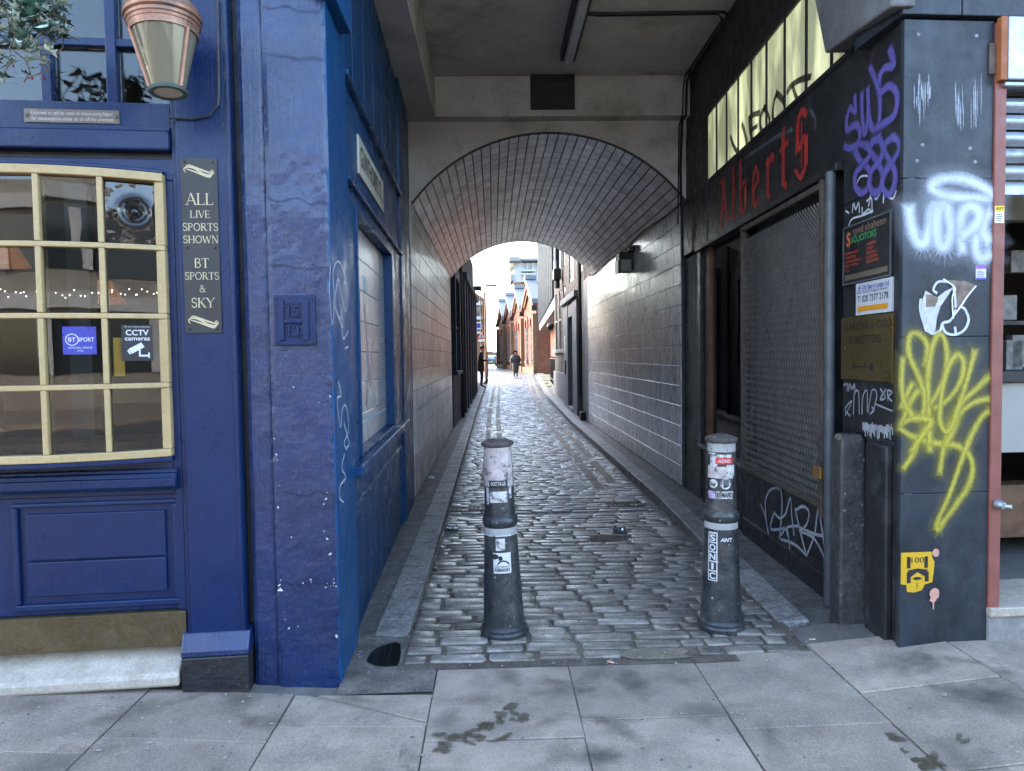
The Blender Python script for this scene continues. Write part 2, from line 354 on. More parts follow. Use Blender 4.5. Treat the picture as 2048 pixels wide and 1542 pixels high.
m_pierdk = M('dark_stone_cladding', (0.018, 0.018, 0.0185), .5, var=.35, vs=4, bump=.001, bs=50, grime=(6, .56, .8, (.045, .042, .04)), chips=(28, .76, (.16, .16, .16)), grain=(110, 0.4))
m_concrete = M('grey_concrete', (0.1275, 0.1237, 0.12), .8, var=.3, vs=4, bump=.002, bs=30, streak=(5, 1, .5, (.09, .088, .085)), grain=(80, 0.3))
m_red = M('red_oxide_paint', (0.216, 0.0684, 0.0504), .5, var=.2, vs=6, bump=.0008, bs=60, grime=(9, .6, .75, (.22, .06, .025)))
m_rust = M('rusty_steel', (.115, .085, .065), .7, .2, var=.4, vs=14, bump=.001, bs=80)
m_orange = M('orange_rust_paint', (0.28, 0.084, 0.021), .6, var=.2, vs=8)
m_steel = M('galvanised_steel', (0.375, 0.405, 0.435), .38, .75, var=.12, vs=6, grime=(9, .6, .8, (.16, .15, .14)))
m_greymetal = M('grey_painted_pipe', (0.098, 0.105, 0.112), .5, .1, var=.25, vs=9, bump=.0008, bs=60)
m_letred = M('red_gothic_lettering', (.46, .035, .028), .55, var=.25, vs=8)
m_wood = M('weathered_varnished_wood', (0.136, 0.068, 0.032), .6, var=.4, vs=9, bump=.001, bs=40)
m_asph = M('dirty_asphalt', (.14, .13, .118), .7, var=.45, vs=9, bump=.008, bs=70, bump2=.008, bs2=14, rvar=.25, chips=(80, .68, (.34, .32, .29)), grime=(4, .52, .72, (.075, .068, .06)), grain=(120, 0.55))
m_mud = M('wet_mud_joint', (.105, .086, .066), .55, var=.4, vs=5, bump=.006, bs=60, rvar=.3, grain=(90, 0.5))
m_sett = M('granite_sett', (0.215, 0.188, 0.16), .36, var=.35, vs=9, rnd=.36, bump=.0022, bs=90, bump2=.002, bs2=22, rvar=.16, grime=(2.3, .49, .70, (.105, .086, .066)), grain=(130, 0.4))
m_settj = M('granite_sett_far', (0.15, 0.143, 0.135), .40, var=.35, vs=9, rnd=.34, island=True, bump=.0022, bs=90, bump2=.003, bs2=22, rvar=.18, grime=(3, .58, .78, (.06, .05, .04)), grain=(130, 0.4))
m_kerb = M('granite_kerb', (.26, .24, .22), .6, var=.5, vs=30, rnd=.12, bump=.004, bs=80, bump2=.004, bs2=14, grime=(5, .54, .74, (.07, .065, .06)), grain=(120, 0.55))
m_slab = M('concrete_paving_slab', (0.285, 0.228, 0.178), .82, var=.26, vs=4, rnd=.17, bump=.0022, bs=190, bump2=.0015, bs2=22, grime=(3.2, .52, .76, (.20, .165, .135)), chips=(75, .715, (.38, .33, .28)), grain=(110, 0.42))
m_mortar = M('slab_joint_dirt', (.12, .108, .095), .9, var=.3, vs=8)
m_gum = M('trodden_chewing_gum', (.45, .41, .37), .7, var=.15, vs=20)
m_gumdk = M('dark_trodden_gum', (.09, .088, .085), .8, var=.2, vs=20)
m_stain = M('greasy_stain', (.085, .07, .045), .45, var=.3, vs=30)
m_paint_y = M('faded_yellow_line', (0.27, 0.22, 0.15), .7, var=.2, vs=9, bump=.003, bs=50, grime=(6, .55, .72, (.12, .10, .075)))
m_ochre = M('ochre_mortar', (.17, .14, .10), .85, var=.25, vs=9, bump=.004, bs=60, grain=(90, 0.4))
m_water = M('puddle_water', (.012, .012, .010), .03, var=.1, rvar=.02, spec=.6)
m_iron = M('black_cast_iron_paint', (0.028, 0.03, 0.033), .36, var=.3, vs=7, bump=.0012, bs=45, bump2=.002, bs2=14, chips=(34, .695, (.30, .30, .30)), grime=(8, .54, .74, (.085, .078, .07)), grain=(90, 0.45))
m_ironband = M('white_band_paint', (0.345, 0.3375, 0.3225), .55, var=.25, vs=12, bump=.001, bs=50, chips=(24, .68, (.03, .03, .03)))
m_ironcap = M('worn_iron_cap', (.085, .068, .06), .5, var=.5, vs=18, bump=.004, bs=40, chips=(20, .70, (.4, .39, .37)))
m_postblk = M('worn_black_post', (0.036, 0.03525, 0.0345), .45, var=.45, vs=7, bump=.005, bs=30, bump2=.008, bs2=10, chips=(24, .69, (.2, .2, .2)), grime=(3, .55, .8, (.08, .07, .06)), grain=(70, 0.5))
m_can = M('crushed_aluminium_can', (.55, .57, .58), .3, .9, var=.2, vs=25, bump=.001, bs=60)
m_cablk = M('black_cable', (.012, .012, .012), .5)
m_brickdk = M('sooty_stock_brick', (.075, .062, .055), .85, rnd=.3, var=.3, vs=5, bump=.003, bs=60)
m_brickdkj = M('sooty_stock_brick_wall', (0.06375, 0.0527, 0.04675), .85, rnd=.35, island=True, var=.3, vs=5)
m_brickorj = M('orange_brick_wall', (0.165, 0.055, 0.03025), .85, rnd=.22, island=True, var=.25, vs=1.2, grime=(.7, .55, .8, (.25, .10, .06)))
m_brickbuffj = M('buff_brick_wall', (0.252, 0.132, 0.072), .85, rnd=.2, island=True, var=.2, vs=.5)
m_mort2 = M('brick_mortar', (.15, .135, .12), .9)
m_mortor = M('pale_brick_mortar', (0.165, 0.0825, 0.055), .9)
m_buff = M('buff_stone', (0.176, 0.1018, 0.0495), .8, var=.2, vs=1.5)
m_render = M('grey_blue_render', (0.168, 0.1792, 0.196), .75, var=.2, vs=2, bump=.002, bs=40, grime=(1.5, .55, .8, (.18, .18, .18)))
m_zinc = M('pale_zinc_flashing', (.20, .21, .22), .7, 0, var=.08)
m_slate = M('slate_roof', (0.098, 0.1127, 0.1225), .6, var=.2, vs=1)
m_clad = M('blue_grey_metal_cladding', (0.045, 0.058, 0.07), .55, 0, var=.2, vs=1.5)
m_cladw = M('pale_cladding_fin', (0.15, 0.165, 0.18), .4, .0, var=.1)
m_winddk = M('dark_window_glass', (.03, .035, .04), .08, var=.2, rvar=.03, coat=.5)
m_towerw = M('white_tower_render', (0.48, 0.48, 0.48), .7, var=.04)
m_towerg = M('grey_balcony_concrete', (0.24, 0.24, 0.24), .7, var=.05)
m_moss = M('mossy_stone', (.13, .15, .075), .9, var=.4, vs=3, bump=.004, bs=30, grime=(2, .5, .7, (.17, .17, .16)))
m_coatblk = M('black_wool_coat', (.012, .012, .015), .85, var=.2, vs=20)
m_trouser = M('black_trousers', (.014, .014, .017), .8, var=.2, vs=20)
m_puffer = M('dark_grey_puffer_coat', (.011, .011, .014), .55, var=.35, vs=14, bump=.01, bs=12)
m_skin = M('skin', (.50, .28, .20), .55, var=.08)
m_hair = M('dark_brown_hair', (0.04, 0.0176, 0.0096), .6, var=.3, vs=30)
m_shirt = M('white_shirt', (.75, .75, .76), .7, var=.05)
m_shoe = M('black_shoe', (.01, .01, .01), .4)
m_leaf = M('variegated_ivy_leaf', (.12, .21, .17), .5, rnd=.35, var=.4, vs=30, chips=(38, .54, (.50, .58, .50)))
m_leafdk = M('dark_ivy_leaf', (.035, .085, .06), .5, rnd=.35, var=.35, vs=30)
m_berry = M('dark_red_berry', (.16, .012, .012), .4)
m_room = M('dim_pub_wall', (.06, .045, .035), .8, var=.4, vs=1.5)
m_lampglow = M('orange_lampshade_glow', (.5, .17, .05), .7, var=.5, vs=3.5, emit=.03)  # glowing orange for the added pendant shades, not a wall
m_fairy = M('fairy_light', (1, .93, .8), .5, emit=.8, var=0)
def lit_pane():
    m, N, L, b = nodes('lit_reeded_glass')
    g = N.new('ShaderNodeNewGeometry'); mp = N.new('ShaderNodeMapping'); mp.inputs['Scale'].default_value = (1, 3.2, .9); L.new(g.outputs['Position'], mp.inputs[0])
    n = N.new('ShaderNodeTexNoise'); n.inputs['Scale'].default_value = 1.6; n.inputs['Detail'].default_value = 3; L.new(mp.outputs[0], n.inputs[0])
    r = N.new('ShaderNodeMapRange'); r.inputs[1].default_value = .42; r.inputs[2].default_value = .68; r.inputs[3].default_value = .026; r.inputs[4].default_value = .10; L.new(n.outputs[0], r.inputs[0])
    b.inputs['Base Color'].default_value = (.4, .42, .28, 1); b.inputs['Roughness'].default_value = .25
    b.inputs['Emission Color'].default_value = (.86, .9, .52, 1); L.new(r.outputs[0], b.inputs['Emission Strength'])
    bn = N.new('ShaderNodeTexNoise'); bn.inputs['Scale'].default_value = 60; L.new(g.outputs['Position'], bn.inputs[0])
    bp = N.new('ShaderNodeBump'); bp.inputs['Distance'].default_value = .003; L.new(bn.outputs[0], bp.inputs['Height']); L.new(bp.outputs[0], b.inputs['Normal'])
    return m
m_lit = lit_pane()
def poster_mat():
    m, N, L, b = nodes('map_poster_paper')
    g = N.new('ShaderNodeNewGeometry'); v = N.new('ShaderNodeTexVoronoi'); v.feature = 'DISTANCE_TO_EDGE'; v.inputs['Scale'].default_value = 3.2; L.new(g.outputs['Position'], v.inputs['Vector'])
    r = N.new('ShaderNodeMapRange'); r.inputs[1].default_value = .02; r.inputs[2].default_value = .035; L.new(v.outputs['Distance'], r.inputs[0])
    n = N.new('ShaderNodeTexNoise'); n.inputs['Scale'].default_value = 2.2; L.new(g.outputs['Position'], n.inputs[0])
    cr = N.new('ShaderNodeValToRGB'); e = cr.color_ramp; e.elements[0].color = (.50, .485, .46, 1); e.elements[1].color = (.48, .42, .40, 1); L.new(n.outputs[0], cr.inputs[0])
    mx = N.new('ShaderNodeMix'); mx.data_type = 'RGBA'; mx.inputs[6].default_value = (.56, .545, .52, 1); L.new(r.outputs[0], mx.inputs[0]); L.new(cr.outputs[0], mx.inputs[7])
    L.new(mx.outputs[2], b.inputs['Base Color']); b.inputs['Roughness'].default_value = .24; return m
m_poster = poster_mat()
m_pinkprint = M('faded_pink_print', (0.46, 0.34, 0.32), .7); m_greyprint = M('grey_print', (.35, .35, .35), .7); m_blueprint = M('pale_blue_print', (.45, .6, .62), .7)
m_cobble_far = M('far_cobble', (0.09, 0.09, 0.092), .55, var=.35, vs=6, bump=.01, bs=7, rvar=.15)

# ------------------------------------------------------------------ frames of the place (metres)
def dirv(a): return (math.cos(RAD(a)), math.sin(RAD(a)), 0)
FL = Fr((-.74, 3.35, 0), dirv(5))                  # pub front
FR = Fr((-.74, 3.35, 0), dirv(3))                  # front right of the passage
SL = Fr((-.74, 3.35, 0), (-.13, 4.65, 0))          # left side of the passage, seen facing left
SR = Fr((2.20, 8.25, 0), (-.16, -4.75, 0))         # right side, seen facing right; u runs towards the street
GR = WORLD
def P(fr, pts, ox=0, oy=0, sc=1, w=0): return [fr.px(ox+x/sc, oy+y/sc, w) for x, y in pts]
def lerp(a, b, t): return a + (b-a)*t
def seg(x, pts):
    if x <= pts[0][0]: return pts[0][1]
    for (a, va), (b, vb) in zip(pts[:-1], pts[1:]):
        if x <= b: return lerp(va, vb, (x-a)/(b-a))
    return pts[-1][1]
def zroad(Y): return seg(Y, [(3.9, 0), (7.3, -.10), (17, -.10), (30, .13), (60, .15), (400, .15)])
def zfoot(Y): return seg(Y, [(17, 0), (30, .24), (60, .26), (400, .26)])
def hpave(X, Y=0): return seg(X, [(-2.2, .085), (-1.15, .035), (-.78, .002), (-.5, 0), (1.5, .0), (2.2, .07), (5, .075)])
XL, XR = -.49, lambda Y: seg(Y, [(3.5, 1.58), (4.1, 1.62), (7.5, 1.77), (16, 1.82), (26, 1.9), (40, 2.5), (52, 3.0), (60, 2.6), (80, .9), (90, 0)])
XLF = lambda Y: seg(Y, [(3.3, -.49), (19, -.47), (27, -.37), (40, -.2), (60, -.6), (90, -4), (130, -8)])

# ================================================================== GROUND
g = MB(); g.face([(-3000, -3000, -.42), (3000, -3000, -.42), (3000, 3000, -.42), (-3000, 3000, -.42)])
tag(g.build('ground', m_asph), kind='structure')
g = MB(); g.face([(-60, -14, -.12), (60, -14, -.12), (60, -2.2, -.12), (-60, -2.2, -.12)])
tag(g.build('street', m_asph), kind='structure')

# pavement with its slabs
g = MB(); xs = [-40, -8, -2.2, -1.15, -.78, -.5, 1.5, 2.2, 5, 40]
for a, b in zip(xs[:-1], xs[1:]):
    g.face([(a, -2.2, hpave(a)-.012), (b, -2.2, hpave(b)-.012), (b, 3.9 if b > 1.9 or a < -.79 else 3.64, hpave(b)-.012), (a, 3.9 if b > 1.9 or a < -.79 else 3.64, hpave(a)-.012)])
g.box(WORLD, -40, 40, -2.35, -2.2, -.3, 0)
pave = tag(g.build('pavement', m_mortar), kind='structure')
def slab(poly, parent=pave, gap=.003):
    poly = [(x+random.uniform(-.004, .004), y+random.uniform(-.006, .006)) for x, y in poly]
    cx = sum(p[0] for p in poly)/len(poly); cy_ = sum(p[1] for p in poly)/len(poly)
    dz = random.uniform(-.0015, .003)
    def ring(ins, z): 
        out = []
        for x, y in poly:
            dx, dy = cx-x, cy_-y
            out.append((x + math.copysign(min(abs(dx), ins), dx), y + math.copysign(min(abs(dy), ins), dy), hpave(x)+z+dz))
        return out
    m = MB(); m.loft([ring(gap, -.04), ring(gap, -.004), ring(gap+.004, 0)], cap0=False)
    return m.build('paving_slab', m_slab, parent)
colx = [.355 + .643*k + random.uniform(-.012, .012) for k in range(-9, 10)]
known = {0: [3.50, 2.83], -1: [3.24, 2.95, 2.42], -2: [3.25, 2.83, 2.2], -3: [3.26, 2.72], 1: [3.53, 2.97, 2.36], 2: [3.58, 2.86], 3: [3.66, 3.11, 2.5], 4: [3.70, 3.0]}
for k in range(18):
    a, b = colx[k], colx[k+1]; idx = k-8
    cuts = known.get(idx, [3.25 if idx < 0 else 3.62])
    while cuts[-1] > -2: cuts = cuts + [cuts[-1] - random.choice((.6, .6, .75, .45))]
    cuts[-1] = -2.19
    for t0, t1 in zip(cuts[:-1], cuts[1:]):
        if t0-t1 < .05: continue
        if idx == -1 and t0 == 3.24:
            slab([(a, t1), (b, t1), (b, t1+.02), (a+.06, t0), (a, t0)]); slab([(b, t1+.04), (b, t0), (a+.10, t0)])
        else: slab([(a, t1), (b, t1), (b, t0), (a, t0)])
# trodden gum, stains
def decals(name, mat, spots, parent=pave, z=.0045):
    m = MB(); m.uv = []
    for k, (x, y, rx, ry, rot) in enumerate(spots):
        pts = blob(x, y, rx, ry, 12, .28, rot); e = z + k*.00003; c = (x, y, hpave(x)+e)
        for a, b in zip(pts, pts[1:]+pts[:1]):
            m.face([c, (a[0], a[1], hpave(a[0])+e), (b[0], b[1], hpave(b[0])+e)]); m.uv += [(.5, .5), (1, .5), (1, .5)]
    return m.build(name, mat, parent, kind='stuff')
def gspots(lst, r, jit=0): return [(*GR.px(x, y), r*random.uniform(.6, 1.3), r*random.uniform(.5, 1.0), random.uniform(0, 3)) for x, y in lst]
gum = [(240, 1440), (165, 1480), (150, 1500), (500, 1408), (520, 1460), (545, 1530), (460, 1460), (1020, 1525), (835, 1500), (845, 1512), (785, 1445), (1130, 1465), (1135, 1475), (1150, 1500), (1180, 1372), (1185, 1420), (1250, 1480), (1300, 1472), (1325, 1375), (1485, 1430), (1490, 1440), (1580, 1385), (1545, 1332), (1660, 1340), (1700, 1385), (1870, 1370), (1890, 1412), (1575, 1455), (1910, 1465), (1770, 1510), (900, 1400), (940, 1440), (1060, 1345), (1400, 1400), (700, 1490), (640, 1445), (80, 1450), (300, 1510), (1830, 1300), (1650, 1420)]
gum += [(random.uniform(0, 2040), random.uniform(1400, 1540)) for _ in range(28)]
s_gum = spray('flattened_gum', (.42, .37, .32), .8, .35, 60, .8, .5); s_gumd = spray('flattened_dark_gum', (.085, .075, .065), .75, .4, 60, .8, .5); s_stain = spray('soaked_stain', (.085, .07, .042), .68, .35, 45, .6, 1.2); s_dirt = spray('ground_in_dirt', (.10, .085, .07), .34, 1.0, 14, .9, 1.6)
decals('ground_in_dirt', s_dirt, [(random.uniform(-2.2, 3.0), random.uniform(2.4, 3.45), random.uniform(.08, .32), random.uniform(.05, .16), random.uniform(0, 3)) for _ in range(46)], z=.0035)
decals('chewing_gum', s_gum, gspots(gum, .011))
decals('dark_chewing_gum', s_gumd, gspots([(random.uniform(0, 2040), random.uniform(1390, 1540)) for _ in range(36)] + [(1260, 1350), (1365, 1300), (1820, 1430), (1500, 1365)], .008))
st = [(905, 1478), (935, 1470), (950, 1462), (960, 1478), (930, 1482), (890, 1490), (975, 1455), (1000, 1445), (1025, 1440), (1045, 1438), (885, 1500), (1010, 1475), (1010, 1420), (1800, 1515), (1815, 1525), (1850, 1535), (1860, 1528), (1790, 1530), (1830, 1540), (1880, 1538), (1740, 1510), (1780, 1478), (1930, 1500)]
decals('greasy_stain', s_stain, [(*GR.px(x, y), random.uniform(.012, .055), random.uniform(.012, .04), random.uniform(0, 1.2)) for x, y in st + [(x+random.uniform(-25, 25), y+random.uniform(-12, 12)) for x, y in st]])

# alley road: muddy bed, setts on it
g = MB(); ys = [3.49, 3.9, 5, 6, 7.3, 10, 17, 20, 24, 28, 30, 36, 42, 50, 60, 70, 80, 95, 130]
rings = [[(XLF(y)-.03, y, zroad(y)+.0035), (XR(y)+.03 if y < 70 else XR(y)+6, y, zroad(y)+.0035)] for y in ys]
g.loft(rings, False, False, closed=False); g.f = [f[::-1] for f in g.f]
road = tag(g.build('alley_road', m_mud), kind='structure')
g = MB(); ys2 = [y for y in ys if y >= 50]
g.loft([[(XLF(y)-3, y, zroad(y)+.002), (XR(y)+8, y, zroad(y)+.002)] for y in ys2], False, False, closed=False); g.f = [f[::-1] for f in g.f]
g.build('far_cobbles', m_cobble_far, road)
def sett_rings(seed, n=12):
    rnd = random.Random(seed); base = []
    rx, ry = .07, .24
    cs = [(.5-rx, .5-ry, 0), (-.5+rx, .5-ry, 90), (-.5+rx, -.5+ry, 180), (.5-rx, -.5+ry, 270)]
    per = n//4
    for cx, cyy, a0 in cs:
        for j in range(per):
            a = RAD(a0 + 90*j/(per-1)); base.append((cx + rx*math.cos(a) + rnd.uniform(-.02, .02), cyy + ry*math.sin(a) + rnd.uniform(-.05, .05)))
    tx, ty = rnd.uniform(-.006, .006), rnd.uniform(-.004, .004)
    return [[(x*s, y*s2, z + (tx*x + ty*y if z > -.01 else 0)) for x, y in base] for s, s2, z in ((1, 1, -.05), (1, 1, .002), (.985, .94, .0095), (.93, .80, .0125))]
SETT = []
for k in range(10):
    m = MB(); m.loft(sett_rings(k), cap0=False); me = bpy.data.meshes.new('sett'); me.from_pydata(m.v, [], m.f); me.materials.append(m_sett)
    for p in me.polygons: p.use_smooth = True
    SETT.append(me)
SR8 = [sett_rings(100+k, 8) for k in range(8)]
setts = []; y = 3.50; row = 0
while y < 52:
    pitch = .112*random.uniform(.95, 1.06)
    xl, xr = XLF(y)+.01, XR(y)-.01
    if abs(y-7.33) < .06: y += pitch; continue
    x = xl - random.uniform(0, .12) if row % 2 else xl - random.uniform(.08, .2)
    while x < xr:
        small = y < 5.4 and x > .85 and mnoise.noise((x*1.3, y*1.1, 3)) > -.15 and x > .75 + (y-3.5)*.25
        l = random.uniform(.11, .17) if small else random.uniform(.20, .33)
        a, b = max(x, xl), min(x+l, xr)
        if b-a > .05:
            ycur = y + (a-.6)*.012 + .01*mnoise.noise((a*.8, y*.7, 0)) + .004*random.uniform(-1, 1)
            if not (ycur < 3.545 + max(0, (a-.3))*.05) and not (.62 < (a+b)/2 < .98 and ycur < 3.63):
                gap = .021 if y < 6 else (.017 if y < 7.3 else .011)
                setts.append(((a+b)/2, ycur, b-a-gap*.8, pitch-gap*random.uniform(.8, 1.2), zroad(ycur) + random.uniform(-.004, .004), random.uniform(-.02, .02)))
        x += l
    y += pitch; row += 1
setts.sort(key=lambda s: s[1])
for k, (x, y, l, w, z, a) in enumerate(setts[:300]):
    o = bpy.data.objects.new('sett', SETT[k % 10]); link(o, road, (x, y, z)); o.scale = (l, w, 1); o.rotation_euler = (random.uniform(-.01, .01), random.uniform(-.01, .01), a)
m = MB()
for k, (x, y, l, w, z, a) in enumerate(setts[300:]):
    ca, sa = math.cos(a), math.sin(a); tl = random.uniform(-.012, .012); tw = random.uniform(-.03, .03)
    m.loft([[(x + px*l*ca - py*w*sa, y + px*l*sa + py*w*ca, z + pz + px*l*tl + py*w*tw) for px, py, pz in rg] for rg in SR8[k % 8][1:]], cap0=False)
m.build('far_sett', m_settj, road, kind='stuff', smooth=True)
# gutter strip across, mortar patch, asphalt patch, puddle
m = MB()
for k in range(9):
    a = XL + .01 + k*.253; m.box(WORLD, a, a+.245, 7.275, 7.385, -.2, -.096)
m.build('gutter_stone', m_kerb, road, bevel=.006)
m = MB(); pts = blob(.80, 3.60, .20, .075, 20, .18); m.face([(a, b, .008) for a, b in pts]); m.build('mortar_patch', m_ochre, road)
m = MB(); pts = [(-.74, 3.24), (-.3, 3.25), (-.3, 3.48), (-.48, 3.50), (-.485, 3.9), (-.78, 3.95)]; m.face([(a, b, .0065) for a, b in pts]); m.build('asphalt_patch', M('brown_asphalt_patch', (.16, .135, .115), .85, var=.5, vs=24, bump=.010, bs=80, chips=(85, .67, (.36, .33, .29)), grime=(6, .5, .7, (.07, .06, .05))), road)
m = MB(); pts = P(GR, [(733, 1326), (741, 1310), (752, 1300), (766, 1294), (778, 1290), (792, 1287), (801, 1292), (802, 1310), (799, 1326), (795, 1335), (770, 1337), (748, 1334)]); m.face([(a, b, .0095) for a, b in pts[::-1]])
tag(m.build('puddle', m_water), 'small dark puddle on the ground at the foot of the blue corner pier', 'puddle')
# double yellow lines, worn
for side in range(4):
    m = MB(); y = 8.6 + random.uniform(0, .5)
    while y < 54:
        L_ = random.uniform(.5, 2.2); e = min(54, y+L_)
        n = max(2, int((e-y)/.22)); rg = []
        for j in range(n+1):
            yy = lerp(y, e, j/n); xc = (XLF(yy)+.36, XLF(yy)+.59, XR(yy)-.49, XR(yy)-.27)[side] + .012*mnoise.noise((yy*2, side, 0))
            h = .052 + .012*mnoise.noise((yy*5, side, 5)); rg.append([(xc-h, yy, zroad(yy)+.0165), (xc+h, yy, zroad(yy)+.0165)])
        i = len(m.v); m.loft(rg, False, False, closed=False)
        y = e + random.choice((.02, .05, .15, .4))
    m.f = [f[::-1] for f in m.f]; m.build('yellow_line', m_paint_y, road)

# footways and kerbs
def footway(name, x0, x1, y0, y1, mat=m_asph):
    n = int((y1-y0)/1.0)+2; g = MB()
    rg = [[(x0(y0+(y1-y0)*k/n), y0+(y1-y0)*k/n, zfoot(y0+(y1-y0)*k/n)-.008 + hz(y0+(y1-y0)*k/n)), (x1(y0+(y1-y0)*k/n), y0+(y1-y0)*k/n, zfoot(y0+(y1-y0)*k/n)-.008 + hz(y0+(y1-y0)*k/n))] for k in range(n+1)]
    g.loft(rg, False, False, closed=False); g.f = [f[::-1] for f in g.f]
    return tag(g.build(name, mat), kind='structure')
hz = lambda y: 0
fl = footway('footway', lambda y: -1.0 if y < 28 else -3.5, lambda y: XLF(y)-.19, 3.5, 60)
frr = footway('footway', lambda y: XR(y)+.17, lambda y: 2.45 if y < 26 else 3.6, 3.6, 52)
def kerbs(parent, xin, side, y0, y1, wid):
    y = y0
    while y < y1:
        l = random.uniform(.8, 1.15); e = min(y1, y+l); m = MB()
        def ring(yy): 
            x = xin(yy); zt = zfoot(yy) + (.004 if side < 0 else .006); zb = zroad(yy)-.06
            a, b = (x-wid, x) if side < 0 else (x, x+wid)
            return [(a, yy, zb), (b, yy, zb), (b, yy, zt), (a, yy, zt)]
        r0, r1 = ring(y+.004), ring(e-.004); m.loft([r0, r1]); m.f = [f[::-1] for f in m.f]
        m.build('kerb_stone', m_kerb, parent, bevel=.012); y = e
kerbs(fl, XLF, -1, 3.92, 33, .2)
kerbs(frr, lambda y: XR(y)+.0, 1, 4.0, 46, .19)
# gully grates
for k, (x, y) in enumerate(((-.27, 7.62), (1.42, 7.70))):
    m = MB(); z = zroad(y)+.018
    m.box(WORLD, x-.2, x+.2, y-.11, y+.11, z-.03, z-.02)
    for a in range(9): m.box(WORLD, x-.19+a*.0455, x-.168+a*.0455, y-.09, y+.09, z-.02, z)
    for b in (-.11, .09): m.box(WORLD, x-.2, x+.2, y+b, y+b+.02, z-.02, z+.001)
    tag(m.build('gully_grate', m_rust), ('cast iron drain grate by the left kerb inside the passage', 'cast iron drain grate by the right kerb inside the passage')[k], 'drain', 'drain grates')
m = MB(); x, y = .96, 6.14; z = zroad(y)+.017
m.box(WORLD, x-.13, x+.13, y-.09, y+.09, z-.02, z)
for a in range(6): 
    for b in range(4): m.box(WORLD, x-.12+a*.042, x-.09+a*.042, y-.08+b*.042, y-.05+b*.042, z, z+.003)
tag(m.build('access_cover', m_rust), 'small metal access cover set in the cobbles beside a crushed can', 'cover')

# ================================================================== PUB FRONT (left)
pub = thing('pub_building', 'glossy navy blue pub front with cream bow window and panelled base', 'building', FL(-1.2, 0))
B = MB
def fbox(name, fr, u0, u1, v0, v1, w0, w1, mat, parent, bevel=.004, **k): return MB().box(fr, u0, u1, v0, v1, w0, w1).build(name, mat, parent, bevel=bevel, **k)
# corner pier: lumpy painted render
def lumpy(fr, u0, u1, v0, v1, w, amp, nu, nv, depth):
    m = MB(); i = 0
    for b in range(nv+1):
        for a in range(nu+1):
            u, v = lerp(u0, u1, a/nu), lerp(v0, v1, b/nv)
            d = amp*mnoise.noise((u*7, v*7, 1)) + amp*.5*mnoise.noise((u*22, v*22, 4))
            if a in (0, nu): d -= .006 + .008*max(0, mnoise.noise((u*3, v*14, 9)))
            m.v.append(tuple(fr(u, v, w+d)))
    for b in range(nv):
        for a in range(nu):
            k = b*(nu+1)+a; m.f.append((k, k+1, k+nu+2, k+nu+1))
    n0 = len(m.v); m.box(fr, u0, u1, v0, v1, w-depth, w-.012)
    return m
lumpy(FL, -.285, -.001, -.03, 4.6, 0, .0032, 14, 160, .35).build('pier', m_pier, pub, smooth=False)
lumpy(FL, -.395, -.287, -.03, 4.6, -.014, .003, 6, 160, .3).build('pier_strip', m_pier, pub)
CRK = spray('paint_crack', (.008, .012, .03), .6, .9, 40, gr=1.0)
for v in (3.14, 2.93, 2.28, 1.98, .93, .50):
    m = MB(); m.stroke(FL, [(-.28+.27*k/7, v + .02*mnoise.noise((k*.9, v*5, 2)) - .012*k/7) for k in range(8)], .011, .0075); m.build('paint_crack', CRK, pub)
m = MB(); n_ = 0
for v, dens in ((.50, 14), (.93, 5), (.30, 5), (1.12, 4), (.70, 4), (1.35, 3)):
    for _ in range(dens):
        n_ += 1; u = random.choice((random.uniform(-.27, -.02), random.uniform(-.06, -.012), -.265+random.uniform(-.01, .02))); r = random.choice((.002, .003, .004, .009 if v < .6 else .004))
        m.flat(FL, blob(u, v+random.uniform(-.05, .05)*(.5 if dens > 8 else 1.5), r*random.uniform(.7, 1.8), r, 9, .45, random.uniform(0, 3)), .0085+n_*.00003)
m.build('bare_patch', m_whitedirty, pub, kind='stuff')
fbox('dark_joint', FL, -.44, -.38, 0, 4.6, -.3, -.07, m_cablk, pub, 0)
fbox('pilaster', FL, -.665, -.425, .29, 4.6, -.3, .02, m_front, pub, .006)
fbox('pilaster_strip', FL, -.69, -.667, .29, 4.6, -.3, -.002, m_front, pub, .004)
fbox('pilaster_bead', FL, -.440, -.427, .31, 4.6, .02, .032, m_front, pub, .004)
MB().prism(Fr(FL(-.70, 0, 0), FL.n, (0, 0, 1)), [(-.3, -.03), (.075, -.03), (.07, .215), (.02, .31), (-.3, .31)], -.0, .0) if 0 else None
m = MB(); pr = [(-.3, -.03), (.07, -.03), (.066, .20), (-.3, .20)]
m.loft([[FL(u, v, w) for w, v in pr] for u in (-.70, -.405)]); m.build('plinth', m_plinth, pub, bevel=.008)
m = MB(); pr = [(-.3, .201), (.066, .201), (.064, .225), (.025, .30), (-.3, .30)]
m.loft([[FL(u, v, w) for w, v in pr] for u in (-.702, -.403)]); m.build('plinth_cap', m_pier, pub, bevel=.006)
# transom light
for (a, b) in ((-.70, -.665),): pass
U0 = -3.2
fbox('transom_rail', FL, U0, -.69, 2.59, 2.70, -.12, -.004, m_front, pub)
fbox('transom_rail', FL, U0, -.69, 3.62, 4.6, -.12, -.004, m_front, pub)
for u in (-.942, -1.215, -1.49, -1.76, -2.03): fbox('mullion', FL, u-.022, u+.022, 2.70, 3.62, -.10, -.02, m_front, pub)
for v in (2.972, 3.29): fbox('glazing_bar', FL, U0, -.69, v-.018, v+.018, -.095, -.028, m_front, pub)
us = [-.69, -.942, -1.215, -1.49, -1.76, -2.03, U0]; vs_ = [2.70, 2.972, 3.29, 3.62]
for a, b in zip(us[:-1], us[1:]):
    for c, d in zip(vs_[:-1], vs_[1:]): MB().box(FL, b+.023 if b > U0 else b, a-.023, c+.019, d-.019, -.068, -.062).build('pane', m_glass2, pub)
